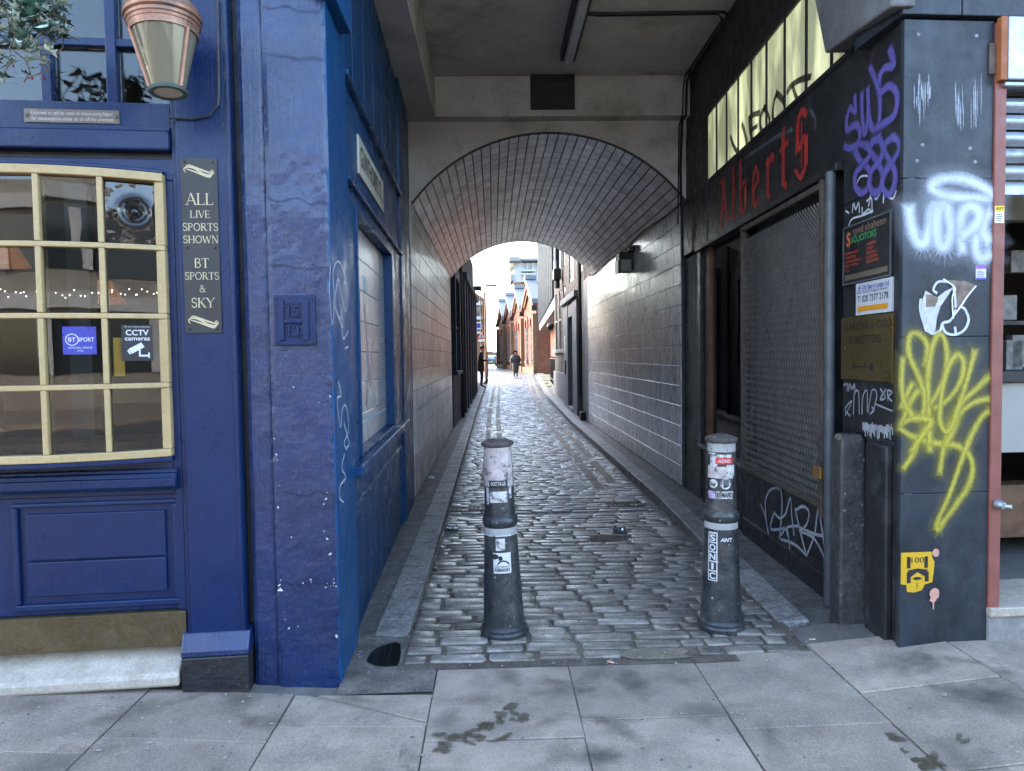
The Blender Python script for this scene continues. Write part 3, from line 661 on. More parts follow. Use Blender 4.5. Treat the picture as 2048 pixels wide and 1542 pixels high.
fbox('transom_bead', FL, U0, -.69, 2.572, 2.592, -.05, .012, m_front, pub)
fbox('ledge', FL, U0, -.69, 2.485, 2.571, -.05, .028, m_front, pub, .01)
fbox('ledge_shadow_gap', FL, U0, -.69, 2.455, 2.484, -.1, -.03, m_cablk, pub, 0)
# bay below the ledge
fbox('head_board', FL, U0, -.69, 2.36, 2.455, -.1, -.006, m_front, pub)
fbox('stile', FL, -.726, -.691, .40, 2.359, -.1, -.006, m_front, pub)
fbox('left_wall_panel', FL, U0, -1.902, 1.141, 2.359, -.1, -.006, m_front, pub)
fbox('apron_rail', FL, U0, -.727, .94, 1.14, -.1, -.008, m_front, pub)
m = MB(); pr = [(-.05, .965), (.03, .965), (.05, .985), (.05, 1.02), (.038, 1.024), (.038, 1.04), (.022, 1.046), (.022, 1.058), (-.05, 1.062)]
m.loft([[FL(u, v, w) for w, v in pr] for u in (U0, -.703)]); m.build('sill_moulding', m_front, pub, bevel=.003)
fbox('base_board', FL, U0, -.727, .40, .9395, -.1, -.028, m_front, pub)
for nm, a, b, c, d in (('panel_moulding', -1.43, -.716, .895, .915), ('panel_moulding', -1.43, -.716, .425, .455), ('panel_moulding', -1.43, -1.405, .456, .894), ('panel_moulding', -.741, -.716, .456, .894)):
    fbox(nm, FL, a, b, c, d, -.03, -.008 if c > .43 or b > -.8 else .012, m_front, pub, .006)
for (c, d, w) in ((.655, .865, -.012), (.49, .648, -.010)): fbox('panel_board', FL, -1.375, -.775, c, d, -.03, w, m_front, pub, .005)
for a in (-2.4,): fbox('panel_board', FL, a, a+.85, .49, .865, -.03, -.012, m_front, pub, .005)
fbox('kick_plate', FL, U0, -.692, .238, .398, -.05, .006, m_brass, pub, .002)
# bow window
cU = -1.31; hw = .588
def bow(u): return .015 + .13*max(0, 1-((u-cU)/hw)**2)
bw = MB(); NB = 20
def arcbox(mb, v0, v1, w0, w1, u0=cU-hw, u1=cU+hw, n=20):
    rg = []
    for k in range(n+1):
        u = lerp(u0, u1, k/n); b = bow(u); rg.append([FL(u, v0, b+w0), FL(u, v0, b+w1), FL(u, v1, b+w1), FL(u, v1, b+w0)])
    mb.loft(rg); return mb
arcbox(bw, 1.118, 1.152, -.07, .02)
win = bw.build('bow_window', m_cream, pub, bevel=.004); m = MB(); arcbox(m, 2.345, 2.382, -.07, .02); m.build('top_rail', m_cream, win, bevel=.004)
m = MB(); arcbox(m, 1.095, 1.117, -.14, .012); m.build('bow_sill', m_front, pub, bevel=.004)
m = MB(); arcbox(m, 2.383, 2.40, -.14, .010); m.build('bow_head', m_front, pub, bevel=.004)
rows = [1.152, 1.44, 1.748, 2.052, 2.345]; cols = [cU+hw - .2352*k for k in range(6)]
for r in rows[1:4]:
    m = MB(); arcbox(m, r-.0115, r+.0115, -.035, .014); m.build('glazing_bar', m_cream, win, bevel=.004)
for k, u in enumerate(cols):
    hwid = .019 if k in (0, 5) else .0115; b = bow(u); sg_ = 0 if k else -.018
    fr_ = Fr(FL(u+sg_, 0, b), (FL(u+.01, 0, bow(u+.01))-FL(u-.01, 0, bow(u-.01))) if 0 < k < 5 else FL.u)
    for r0, r1 in zip(rows[:-1], rows[1:]):
        MB().box(fr_, -hwid, hwid, r0+.012 if r0 > 1.2 else r0, r1-.012 if r1 < 2.3 else r1, -.06, .017).build('glazing_bar', m_cream, win, bevel=.004)
PANE = {}
for k in range(5):
    a, b = cols[k], cols[k+1]; pa, pb = FL(b+.014, 0, bow(b)-.012), FL(a-.014, 0, bow(a)-.012); fr_ = Fr(pa, pb-pa); wd = (pb-pa).length
    for r in range(4):
        PANE[k, r] = (fr_, wd, rows[r]+.014, rows[r+1]-.014)
        if (k, r) == (0, 3):
            cx, cv = wd*.5, (rows[3]+rows[4])/2+.01; rg = []
            R_ = [0.004, .012, .018, .026, .034, .044, .054, .066, .078, .092]; Wd = [.018, .014, .004, .010, .003, .008, .002, .006, .001, 0]
            mm = MB(); seg_ = 28
            rings = [[fr_(cx + q*math.cos(2*math.pi*j/seg_), cv + q*.95*math.sin(2*math.pi*j/seg_), d) for j in range(seg_)] for q, d in zip(R_[::-1], Wd[::-1])]
            outer = []
            for j in range(seg_):
                an = 2*math.pi*j/seg_; cc, ss = math.cos(an), math.sin(an); sc = min((wd/2)/max(1e-6, abs(cc)), ((rows[4]-rows[3]-.03)/2)/max(1e-6, abs(ss)))
                outer.append(fr_(cx + cc*sc, min(max((rows[3]+rows[4])/2 + ss*sc, rows[3]+.012), rows[4]), 0))
            mm.loft([outer]+rings, cap0=False); mm.build('bullseye_pane', m_bull, win, smooth=True)
        else:
            fr2 = Fr(fr_.o, fr_.u + fr_.n*random.uniform(-.03, .03)); MB().box(fr2, 0, wd, rows[r]+.002, rows[r+1]-.002, -.002, .002).build('pane', m_glass, win)
# room behind the pub glass
m = MB(); m.box(FL, U0, -.45, -.1, 4.6, -3.2, -.32); m.f = [f[::-1] for f in m.f if f != m.f[1]]
m.build('pub_room', m_room, pub)
for u_, v_ in ((-1.95, 1.98), (-2.6, 2.25), (-1.2, 2.1)): MB().lathe(FL(u_, v_, -2.2), [(.16, 0), (.07, .16)], 20, cap0=False, cap1=False).build('added_lampshade', m_lampglow, pub)  # pendant shades added to give the room a warm orange glow
m = MB(); m.box(FL, -1.05, -.95, .2, 3.0, -1.3, -1.2); m.box(FL, -1.62, -1.5, .2, 3.0, -1.1, -1.0); m.build('room_post', M('dark_green_post', (.05, .06, .055), .5), pub)
m = MB(); m.box(FL, -2.6, -.7, .2, 1.12, -1.0, -.6); m.build('bar_counter', m_wood, pub)
fa = MB()
for k in range(70):
    t = k/69; p = FL(lerp(-2.3, -.62, t), 1.905 + .012*math.sin(k*1.7) + random.uniform(-.012, .012), -.55 + random.uniform(-.03, .03)); fa.lathe(p, [(.001, -.003), (.0032, 0), (.001, .003)], 6)
tag(fa.build('fairy_lights', m_fairy), 'string of tiny white fairy lights hanging inside the pub bow window', 'lights')
# stickers on panes
class Sc:
    def __init__(s, f, u0, v0, k): s.f, s.u0, s.v0, s.k, s.u, s.v, s.n = f, u0, v0, k, f.u, f.v, f.n
    def __call__(s, u, v, w=0): return s.f(s.u0+u*s.k, s.v0+v*s.k, w)
def label_plate(name, fr, u0, u1, v0, v1, w, mat, th=.003): return MB().box(fr, u0, u1, v0, v1, w-th, w).build(name, mat)
f_, wd, a, b = PANE[1, 1]; f_ = Sc(f_, wd*.27, a+.02, .83); a = 0; uu = 0
s1 = label_plate('sticker', f_, uu, uu+.155, a+.13, a+.275, .006, m_sticker_blue, .002); tag(s1, 'small blue and white sport venue sticker inside a pub window pane', 'sticker')
m = MB(); text_into(m, f_, 'BT', uu+.043, a+.196, h=.022, w=.0075, bold=.01); text_into(m, f_, 'SPORT', uu+.108, a+.197, h=.021, width=.075, w=.0075, bold=.01); text_into(m, f_, 'OFFICIAL VENUE', uu+.08, a+.160, width=.11, h=.010, w=.0075); text_into(m, f_, '21/22', uu+.08, a+.145, h=.009, w=.0075)
for j in range(24):
    a0, a1 = 2*math.pi*j/24, 2*math.pi*(j+1)/24
    m.face([f_(uu+.043+r*math.cos(t), a+.207+r*math.sin(t), .0076) for r, t in ((.027, a0), (.027, a1), (.031, a1), (.031, a0))][::-1])
m.build('lettering', m_white, s1)
f_, wd, a, b = PANE[0, 1]; f_ = Sc(f_, wd*.20, a+.03, .79); a = 0; uu = 0
s1 = label_plate('sticker', f_, uu, uu+.155, a+.085, a+.285, .006, m_black, .002); tag(s1, 'black and white camera warning sticker inside a pub window pane', 'sticker')
m = MB(); text_into(m, f_, 'This area is being monitored by', uu+.078, a+.272, width=.13, h=.007, w=.0075); text_into(m, f_, 'CCTV', uu+.078, a+.228, h=.030, width=.115, w=.0075, bold=.02); text_into(m, f_, 'cameras', uu+.078, a+.199, width=.125, h=.024, w=.0075, bold=.015)
f1 = Fr(f_(uu+.075, a+.155, 0), f_.u*.87+f_.v*.5, f_.v*.87-f_.u*.5); fc = Sc(f1, 0, 0, .79)
m.box(fc, -.04, .035, -.013, .018, .006, .008); m.box(fc, -.05, -.042, -.010, .014, .006, .008)
m.box(f_, uu+.083, uu+.092, a+.112, a+.15, .006, .0078); m.box(f_, uu+.083, uu+.135, a+.108, a+.118, .006, .0079); m.box(f_, uu+.130, uu+.137, a+.10, a+.13, .006, .008)
m.build('lettering', m_white, s1)
f_, wd, a, b = PANE[0, 1]
s1 = label_plate('leaflet', f_, wd*.05, wd*.24, a+.03, a+.20, -.02, M('yellow_leaflet', (.7, .38, .02), .5)); tag(s1, 'yellow leaflet partly behind the camera warning sticker', 'leaflet')
# brass licence plate
lp = label_plate('licence_plate', FL, -1.3, -.905, 2.604, 2.662, .002, M('dull_brass_plate', (.16, .13, .10), .5, .3, var=.2, vs=8)); tag(lp, 'narrow dull brass licence plate below the pub transom window', 'plaque')
m = MB(); text_into(m, FL, 'Licensed to sell by retail all intoxicating liquor', -1.10, 2.638, width=.34, h=.016, w=.0026); text_into(m, FL, 'for consumption either on or off the premises', -1.10, 2.613, width=.34, h=.016, w=.0026); m.build('lettering', m_whitedirty, lp)
m = MB(); [m.lathe(FL(u, 2.634, .002), [(.008, 0), (.007, .004), (.002, .005)], 10, axis=FL.n) for u in (-1.288, -.917)]; m.build('screw', m_verd, lp)
# sports sign
sg = MB().box(FL, -.645, -.487, 1.672, 2.452, .021, .027).build('sign', m_signblk, bevel=.001); tag(sg, 'tall narrow black sign with gold serif lettering on the blue pilaster', 'sign')
m = MB(); uc = -.566
for tx, v, h in (('ALL', 2.245, .052), ('LIVE', 2.187, .033), ('SPORTS', 2.130, .034), ('SHOWN', 2.075, .033), ('BT', 1.965, .043), ('SPORTS', 1.912, .033), ('&', 1.855, .032), ('SKY', 1.787, .043)): serif_into(m, FL, tx, uc, v, h, .0278)
for vc, sx in ((2.395, 1), (1.722, 1)):
    for j, (dy, ln) in enumerate(((.010, .9), (0, 1), (-.010, .9))):
        pts = catmull([(-.062*ln, .012+dy*.3), (-.05*ln, .016+dy), (-.015, .006+dy), (.015, -.006+dy), (.05*ln, -.016+dy), (.062*ln, -.010+dy*.3), (.058*ln, .004)]) if j != 1 else catmull([(-.056, -.006), (-.064, .006), (-.05, .017), (-.02, .012), (.02, -.012), (.05, -.017), (.064, -.006), (.056, .006)])
        for k in range(len(pts)-1):
            p, q = pts[k], pts[k+1]; dx, dy2 = q[0]-p[0], q[1]-p[1]; l = math.hypot(dx, dy2) or 1e-6; h = .0026*(.5+math.sin(math.pi*k/len(pts))); nx, ny = -dy2/l*h, dx/l*h
            m.face([FL(uc+x, vc+y, .0279+k*.00002+j*.0004) for x, y in ((p[0]-nx, p[1]-ny), (q[0]-nx, q[1]-ny), (q[0]+nx, q[1]+ny), (p[0]+nx, p[1]+ny))])
m.build('lettering', m_gold, sg)
m = MB(); [m.lathe(FL(u, v, .027), [(.006, 0), (.006, .002), (.002, .005)], 10, axis=FL.n) for u in (-.625, -.505) for v in (2.435, 2.055, 1.69)]; m.build('screw', m_cablk, sg)
# hydrant plate painted over
hp = MB().box(FL, -.262, -.075, 1.612, 1.842, .0, .016).build('hydrant_plate', m_front, bevel=.004); tag(hp, 'square iron hydrant plate numbered 15 and 13 painted over in blue', 'plaque')
m = MB()
for a, b, c, d in ((-.235, -.215, 1.635, 1.82), (-.13, -.105, 1.635, 1.82), (-.214, -.131, 1.715, 1.732)): m.box(FL, a, b, c, d, .016, .030)
for a, b, c, d in ((-.212, -.133, 1.737, 1.743), (-.212, -.133, 1.80, 1.806), (-.212, -.133, 1.705, 1.711), (-.212, -.133, 1.648, 1.654)): m.box(FL, a, b, c, d, .016, .020)
m.build('raised_rim', m_front, hp, bevel=.002)
m = MB()
for w in (.017, .020, .023, .026, .029): text_into(m, FL, '15', -.172, 1.748, h=.046, w=w, bold=.02); text_into(m, FL, '13', -.172, 1.657, h=.046, w=w, bold=.02)
m.build('raised_number', m_front, hp)
m = MB(); [m.lathe(FL(u, v, .016), [(.007, 0), (.006, .004), (.001, .005)], 8, axis=FL.n) for u in (-.25, -.087) for v in (1.627, 1.828)]; m.build('screw', m_front, hp)
# marble step
m = MB(); pr = [(-.1, .04), (.10, .06), (.122, .085), (.125, .125), (.105, .15), (.03, .2), (-.1, .235)]
pr = [(-.1, .075), (.072, .075), (.076, .09), (.074, .118), (.060, .138), (-.1, .232)]
m.loft([[FL(u, v, w) for w, v in pr] for u in [U0 + (2.49)*k/12 for k in range(13)]])
tag(m.build('doorstep', m_marble, bevel=.01), 'worn white marble doorstep below the brass kick plate', 'step')
# lantern on the pub wall
lc = FL(-.60, 0, .28); lat = thing('wall_lantern', 'tapered copper wall lantern with dirty glass on the pub front', 'lantern', (lc.x, lc.y, 2.68))
ax = Vector((-.06, .05, 1)); lb = Vector((lc.x, lc.y, 2.645))
def ring_at(h, r, seg_=32):
    z = ax.normalized(); x = z.orthogonal().normalized(); y = z.cross(x); return [lb + z*h + (x*math.cos(2*math.pi*k/seg_) + y*math.sin(2*math.pi*k/seg_))*r for k in range(seg_)]
K = .83
def LP(pr): return [(r*K, h*K) for r, h in pr]
MB().lathe(lb, LP([(.066, .0), (.088, 0), (.092, .010), (.086, .020), (.066, .02)]), 32, axis=ax, cap0=False, cap1=False).build('bottom_ring', m_verd, lat, smooth=True)
MB().lathe(lb, LP([(.066, .004), (.001, .006)]), 32, axis=ax, cap0=False).build('bottom_glass', M('cloudy_lens', (.36, .33, .24), .35), lat)
MB().lathe(lb, LP([(.080, .022), (.150, .29)]), 40, axis=ax, cap0=False, cap1=False).build('glass', m_lampglass, lat, smooth=True)
MB().lathe(lb, LP([(.150, .288), (.157, .284), (.160, .315), (.163, .318), (.166, .332), (.172, .336), (.173, .350), (.168, .356), (.179, .362), (.182, .376), (.176, .386), (.165, .42), (.10, .49), (.03, .54)]), 40, axis=ax, cap0=False).build('copper_top', m_copper, lat)
z_ = ax.normalized(); x_ = z_.orthogonal().normalized(); y_ = z_.cross(x_)
cdir = (Vector((0, 0, 2.6)) - Vector((lc.x, lc.y, 2.6))).normalized(); base_an = math.atan2(cdir.dot(y_), cdir.dot(x_))
for k in range(3):
    an = base_an + RAD(43) + k*math.pi*2/3; d = x_*math.cos(an) + y_*math.sin(an)
    MB().tube([lb + (z_*.018 + d*.083)*K, lb + (z_*.29 + d*.153)*K], .0095, 6).build('copper_rib', m_copper, lat)
MB().tube([lb + z_*.42, lb + z_*.46 + Vector((0, .1, .02)), FL(-.60, 3.10, -.02)], .016, 8).build('bracket', m_copper, lat)
MB().lathe(lb, LP([(.03, .02), (.034, .16), (.02, .17)]), 12, axis=ax).build('lamp_tube', m_whitedirty, lat)
m = MB(); m.tube([FL(*FL.px(x, y, .03), .032) for x, y in ((436, 0), (437, 90), (438, 190), (436, 212), (420, 232), (385, 238), (350, 236), (338, 236), (340, 246))], .0055, 6)
tag(m.build('lantern_cable', m_cablk), 'thin dark cable running down the pilaster to the lantern', 'cable')
# hanging ivy
iv = thing('hanging_ivy', 'trailing variegated ivy hanging at the top left of the pub front', 'plant', FL(-1.35, 2.7, .35))
def leaf_mesh(name, mat):
    m = MB(); o = [(0, 0, 0), (.45, .12, .05), (.95, -.05, -.04), (.55, .5, .06), (.62, .95, -.02), (.25, .75, .08), (0, 1.35, -.06), (-.25, .75, .08), (-.62, .95, -.02), (-.55, .5, .06), (-.95, -.05, -.04), (-.45, .12, .05)]
    i = len(m.v); m.v = [(0, .45, .10)] + o; m.f = [(0, 1+k, 1+(k+1) % 12) for k in range(12)]
    me = bpy.data.meshes.new(name); me.from_pydata(m.v, [], m.f); me.materials.append(mat); return me
LV = [leaf_mesh('leaf', m_leaf), leaf_mesh('leaf', m_leafdk)]
stems = MB(); rr = random.Random(5); nleaf = 0
for k in range(19):
    xk = rr.uniform(-40, 118); w0_ = .34 + rr.uniform(-.06, .06); u0 = FL.px(xk, 60, w0_)[0]; top = FL(u0, 2.99, w0_); ln = .12 + .30*rr.random()*(1.25-xk/118*.75)
    pts = []
    for j in range(9):
        t = j/8; p = top - Vector((0, 0, ln*t)) + FL.u*(.05*math.sin(t*3+k) + .05*t*rr.uniform(-1, 1)) + FL.n*(.02*math.sin(t*5+k)); pts.append(p)
    stems.tube(pts, .003, 4)
    for j in range(0, 9):
        for q in range(2):
            if nleaf >= 295: break
            o = bpy.data.objects.new('leaf', LV[0 if rr.random() < .62 else 1]); p = pts[j] + Vector((rr.uniform(-.045, .045), rr.uniform(-.05, .03), rr.uniform(-.03, .03)))
            link(o, iv, p); s_l = rr.uniform(.024, .040); o.scale = (s_l, s_l, s_l); o.rotation_euler = (rr.uniform(1.2, 2.6)+1.2, rr.uniform(-.6, .6), rr.uniform(-.9, .9)); nleaf += 1
stems.build('stem', M('ivy_stem', (.12, .09, .05), .8), iv)
m = MB()
for k in range(6): m.lathe(FL(*FL.px(rr.uniform(0, 110), rr.uniform(0, 170), .38), .38), [(.001, -.006), (.006, 0), (.001, .006)], 7)
m.build('berry', m_berry, iv, kind='stuff')

# ================================================================== LEFT SIDE OF THE PASSAGE
sf = thing('side_shopfront', 'blue panelled shopfront with a poster case along the left of the passage', 'shopfront', SL(2, 0))
fbox('pier_return', SL, .004, .52, -.03, 4.6, -.25, .0, m_sidelit, sf, .006)
fbox('stall_riser', SL, .522, 3.42, -.03, .90, -.25, -.035, m_sideshade, sf)
for a, b, c, d in ((.60, 3.30, .70, .735), (.60, .64, .0, .699), (3.26, 3.30, .0, .699)): fbox('riser_moulding', SL, a, b, c, d, -.04, -.018, m_sideshade, sf, .006)
fbox('window_sill', SL, .523, 3.46, .901, .962, -.2, .045, m_sideshade, sf, .008)
fbox('window_post', SL, .522, .86, .963, 2.44, -.25, -.02, m_sidelit, sf)
fbox('window_post', SL, 2.68, 3.42, .963, 2.44, -.25, -.02, m_sideshade, sf)
fbox('window_head', SL, .522, 3.42, 2.441, 2.50, -.25, -.018, m_sideshade, sf)
fbox('moulding', SL, .522, 3.42, 2.501, 2.525, -.2, .012, m_sideshade, sf, .006)
fbox('fascia', SL, .522, 3.42, 2.526, 3.05, -.25, -.025, m_sideshade, sf)
fbox('moulding', SL, .522, 3.42, 3.051, 3.085, -.2, .015, m_sideshade, sf, .008)
fbox('upper_boarding', SL, .522, 3.42, 3.086, 4.15, -.25, -.03, m_sideshade, sf)
for u in (.9, 1.35, 1.8, 2.3, 2.8): fbox('board_joint', SL, u, u+.012, 3.10, 4.14, -.028, -.022, m_sideshade, sf, .002)
fbox('end_pilaster', SL, 3.421, 4.30, -.03, 4.15, -.25, -.004, m_sideshade, sf, .008)
fbox('end_strip', SL, 4.302, 4.64, -.03, 4.15, -.25, -.02, m_blackp, sf, .006)
for a, b, c, d in ((.861, .895, .985, 2.40), (2.645, 2.679, .985, 2.40), (.861, 2.679, 2.401, 2.44), (.861, 2.679, .963, .984)): fbox('casement_bead', SL, a, b, c, d, -.12, -.008, m_sideshade, sf, .005)
# bracket at the head of the corner pier
fbox('fascia_bracket', Fr((-.79, 3.28, 0), (1, 0, 0), (0, 1, 0)), 0, .10, 0, .44, 3.19, 4.5, m_sidelit, sf, .006)
po = MB().box(SL, .896, 2.644, .985, 2.40, -.11, -.092).build('map_panel', m_grout); tag(po, 'glazed tile panel printed with a faded local map in the blue side shopfront', 'panel')
for a in range(6):
    for b in range(7):
        q = MB(); c0, d0 = .897+a*.291, .986+b*.202; e = .003
        q.loft([[SL(u, v, w) for u, v in ((c0+i, d0+i), (c0+.288-i, d0+i), (c0+.288-i, d0+.199-i), (c0+i, d0+.199-i))] for i, w in ((0, -.092), (0, -.083), (e, -.080 + random.uniform(-.0008, .0008)))], cap0=False); q.build('panel_tile', m_poster, po)
m = MB()
for c0 in (1.0, 2.3):
    v = 2.25
    while v > 1.15:
        if random.random() < .82: m.box(SL, c0, c0+random.uniform(.12, .25), v, v+.010, -.08, -.0785)
        v -= .022 if random.random() < .9 else .09
m.build('printed_text', m_greyprint, po)
m = MB(); m.prism(SL, [(1.5, 1.9), (1.56, 1.92), (1.75, 1.35), (1.70, 1.33)], -.08, -.078); m.prism(SL, [(1.72, 1.35), (1.78, 1.36), (1.95, 1.75), (1.9, 1.76)], -.08, -.0775); m.prism(SL, [(1.45, 1.25), (1.62, 1.45), (1.60, 1.2)], -.08, -.077); m.build('map_route', m_pinkprint, po)
m = MB(); m.box(SL, .93, 1.27, 1.60, 1.63, -.08, -.078); m.box(SL, .93, 2.6, 1.12, 1.135, -.08, -.078); m.box(SL, 1.5, 1.62, 2.0, 2.1, -.08, -.078); m.build('map_band', m_blueprint, po)
# street sign
ss = MB().box(SL, 1.0, 2.19, 2.655, 2.885, -.024, -.012).build('street_sign', M('cream_enamel', (0.495, 0.465, 0.36), .4, var=.06), bevel=.002); tag(ss, 'long cream street name sign high on the left passage wall', 'sign')
m = MB(); text_into(m, SL, 'GUNTHORPE ST.', 1.56, 2.715, h=.125, width=1.0, w=-.0105, bold=.012); text_into(m, SL, 'E.1', 2.12, 2.70, h=.05, w=-.0105); m.build('lettering', m_black, ss)
# scribbles on the pier return
MARK = spray('white_marker', (.62, .66, .72), .75, .5, 90, gr=.7)
def graffiti(label, fr, strokes, width, mat, parent, ox=0, oy=0, sc=1, w=.0025, name='graffiti', halo=None):
    m = MB()
    for k, stv in enumerate(strokes): m.stroke(fr, P(fr, stv, ox, oy, sc, w), width, w + k*.00025)
    if halo:
        h = MB()
        for k, stv in enumerate(strokes): h.stroke(fr, P(fr, stv, ox, oy, sc, w), width*2.3, w - .0012 + k*.00008, dz=.00001)
        h.build('overspray', halo, parent)
    return m.build(name, mat, parent, label=label)
graffiti('white marker scribbles on blue paint', SL, [[(355, 70), (350, 180), (362, 330), (370, 200), (365, 100), (385, 50), (410, 90), (425, 190), (420, 270), (400, 190), (385, 130), (372, 240), (395, 300), (405, 250)], [(372, 250), (390, 300), (410, 340), (395, 230)], [(400, 300), (410, 390), (432, 355)], [(434, 425), (416, 435)], [(388, 580), (400, 640), (382, 660), (398, 780), (405, 700), (422, 690), (432, 790), (412, 850), (425, 880)], [(412, 760), (435, 850), (425, 870)], [(415, 900), (402, 960), (420, 1000), (395, 1040), (392, 1090), (410, 1112)]], .012, MARK, sf, 500, 500, 2.2025)

# ================================================================== COVERED PASSAGE
pas = thing('covered_passage', 'dim covered passage with plaster ceiling and tiled barrel vault', 'archway', (.66, 8, 0))
fbox('ceiling', WORLD, -1.2, 2.6, 3.5, 8.2, 4.59, 4.75, m_ceil, pas, 0)
fbox('side_beam', WORLD, -1.2, -.58, 3.6, 7.878, 4.15, 4.588, m_ceil, pas, .01)
fbox('cross_beam', WORLD, -1.2, 2.6, 7.88, 8.12, 4.15, 4.586, m_plaster, pas, .01)
XC, ZC, RV = .665, 2.105, 1.915; HA = math.asin(1.535/RV); YN, YF = 8.05, 15.62
m = MB(); n = 40; arc = [(XC + RV*math.sin(-HA + 2*HA*k/n), ZC + RV*math.cos(-HA + 2*HA*k/n)) for k in range(n+1)]
for (x0, z0), (x1, z1) in zip(arc[:-1], arc[1:]):
    m.face([(x0, YN, z0), (x1, YN, z1), (x1, YN, 4.149), (x0, YN, 4.149)])
for a, b in ((-1.2, arc[0][0]), (arc[-1][0], 2.6)): m.face([(a, YN, 3.2), (b, YN, 3.2), (b, YN, 4.149), (a, YN, 4.149)])
m.build('spandrel_wall', m_plaster, pas)
m = MB()
for (x0, z0), (x1, z1) in zip(arc[:-1], arc[1:]): m.face([(x1, YF+.02, z1), (x0, YF+.02, z0), (x0, YF+.02, 5.2), (x1, YF+.02, 5.2)])
m.build('rear_spandrel_wall', m_brickdk, pas)
# ring of dark edge at the arch mouth
m = MB(); rg = []
for k in range(n+1):
    a = -HA + 2*HA*k/n; sn, cs = math.sin(a), math.cos(a)
    rg.append([(XC+r*sn, y, ZC+r*cs) for r, y in ((RV-.006, YN-.006), (RV+.012, YN-.006), (RV+.012, YN+.02), (RV-.006, YN+.02))])
m.loft(rg); m.build('arch_edge', m_grout, pas)
# vault backing and its glazed bricks
m = MB(); m.loft([[(x, y, z) for x, z in [(XC + (RV+.012)*math.sin(-HA*1.02 + 2.04*HA*k/n), ZC + (RV+.012)*math.cos(-HA*1.02 + 2.04*HA*k/n)) for k in range(n+1)]] for y in (YN, YF+.02)], False, False, closed=False)
vault = m.build('vault', m_grout, pas)
def tile_mesh(name, a, b, t, mat, e=.003):
    m = MB(); m.loft([[(x*(a/2-i), y*(b/2-i), z) for x, y in ((-1, -1), (1, -1), (1, 1), (-1, 1))] for i, z in ((0, 0), (0, t-e), (e, t))], cap0=False)
    return m, name, mat
def mk(tup):
    m, name, mat = tup; me = bpy.data.meshes.new(name); me.from_pydata(m.v, [], m.f); me.materials.append(mat); return me
NA, NL = 32, 31; da = 2*HA/NA; dl = (YF-YN)/NL
tv = tile_mesh('vault_brick', RV*da-.012, dl-.011, .012, m_tile_v); tvm = mk(tv); far = MB(); cnt = 0
for j in range(NL):
    for k in range(NA):
        a = -HA + (k+.5)*da; y = YN + (j+.5)*dl; pos = Vector((XC + (RV+.010)*math.sin(a), y, ZC + (RV+.010)*math.cos(a)))
        jit = random.uniform(-.006, .006)
        rot = Matrix.Rotation(a, 4, 'Y') @ Matrix.Rotation(math.pi, 4, 'Y') @ Matrix.Rotation(jit, 4, 'X')
        if cnt < 288:
            o = bpy.data.objects.new('vault_brick', tvm); link(o, vault, pos); o.rotation_euler = rot.to_euler()
        else:
            i = len(far.v); far.v += [tuple(pos + rot @ Vector(v)) for v in tv[0].v]; far.f += [tuple(i+q for q in f) for f in tv[0].f]
        cnt += 1
far.build('far_vault_brick', m_tile_vj, vault, kind='stuff')
# tiled side walls
def tiled_wall(name, fr, length, rows_, tw, th, mat, matj, z0, limit=300):
    w = MB().box(fr, 0, length, -.1, z0+rows_*th, -.2, 0).build(name, m_grout, pas)
    tt = tile_mesh('wall_tile', tw-.008, th-.008, .010, mat, .0015); me = mk(tt); n = int(round(length/tw)); c = 0; far = MB()
    order = range(n)
    for k in order:
        for r in range(rows_):
            pos = fr((k+.5)*length/n, z0+(r+.5)*th, .0)
            rot = Matrix((fr.u, fr.v, fr.n)).transposed().to_4x4() @ Matrix.Rotation(random.uniform(-.004, .004), 4, 'X') @ Matrix.Rotation(random.uniform(-.004, .004), 4, 'Y')
            if c < limit:
                o = bpy.data.objects.new('wall_tile', me); link(o, w, pos); o.rotation_euler = rot.to_euler()
            else:
                i = len(far.v); far.v += [tuple(pos + rot @ Vector(v)) for v in tt[0].v]; far.f += [tuple(i+q for q in f) for f in tt[0].f]
            c += 1
    if far.v: far.build('far_wall_tile', matj, w, kind='stuff')
    return w
TL = Fr((-.885, 7.9, 0), (.0, 7.6, 0)); tiled_wall('left_tiled_wall', TL, 7.44, 14, .465, .2345, m_tile_w, m_tile_w, 0)
class FrR(Fr):
    pass
TRf = Fr((2.195, 16.3, 0), (0, -1, 0))
# right wall: lay tiles from the street end so the nearest ones are pieces
w = MB().box(TRf, 0, 8.05, -.1, 3.30, -.2, 0).build('right_tiled_wall', m_grout, pas)
tw, th = .322, .2345; tt = tile_mesh('wall_tile', tw-.008, th-.008, .010, m_tile, .0015); me = mk(tt); far = MB(); c = 0
for k in range(24, -1, -1):
    for r in range(14):
        pos = TRf((k+.5)*tw, .005+(r+.5)*th, 0); rot = Matrix((TRf.u, TRf.v, TRf.n)).transposed().to_4x4() @ Matrix.Rotation(random.uniform(-.004, .004), 4, 'X') @ Matrix.Rotation(random.uniform(-.004, .004), 4, 'Y')
        if c < 300: o = bpy.data.objects.new('wall_tile', me); link(o, w, pos); o.rotation_euler = rot.to_euler()
        else: i = len(far.v); far.v += [tuple(pos + rot @ Vector(v)) for v in tt[0].v]; far.f += [tuple(i+q for q in f) for f in tt[0].f]
        c += 1
far.build('far_wall_tile', m_tile_j, w, kind='stuff')
m = MB(); m.tube([(2.165, y, 3.265 + .02*math.sin(y*2)) for y in [8.0 + .4*k for k in range(20)]], .014, 6); tag(m.build('wall_cable', m_cablk), 'black cable clipped along the spring of the vault on the right', 'cable')
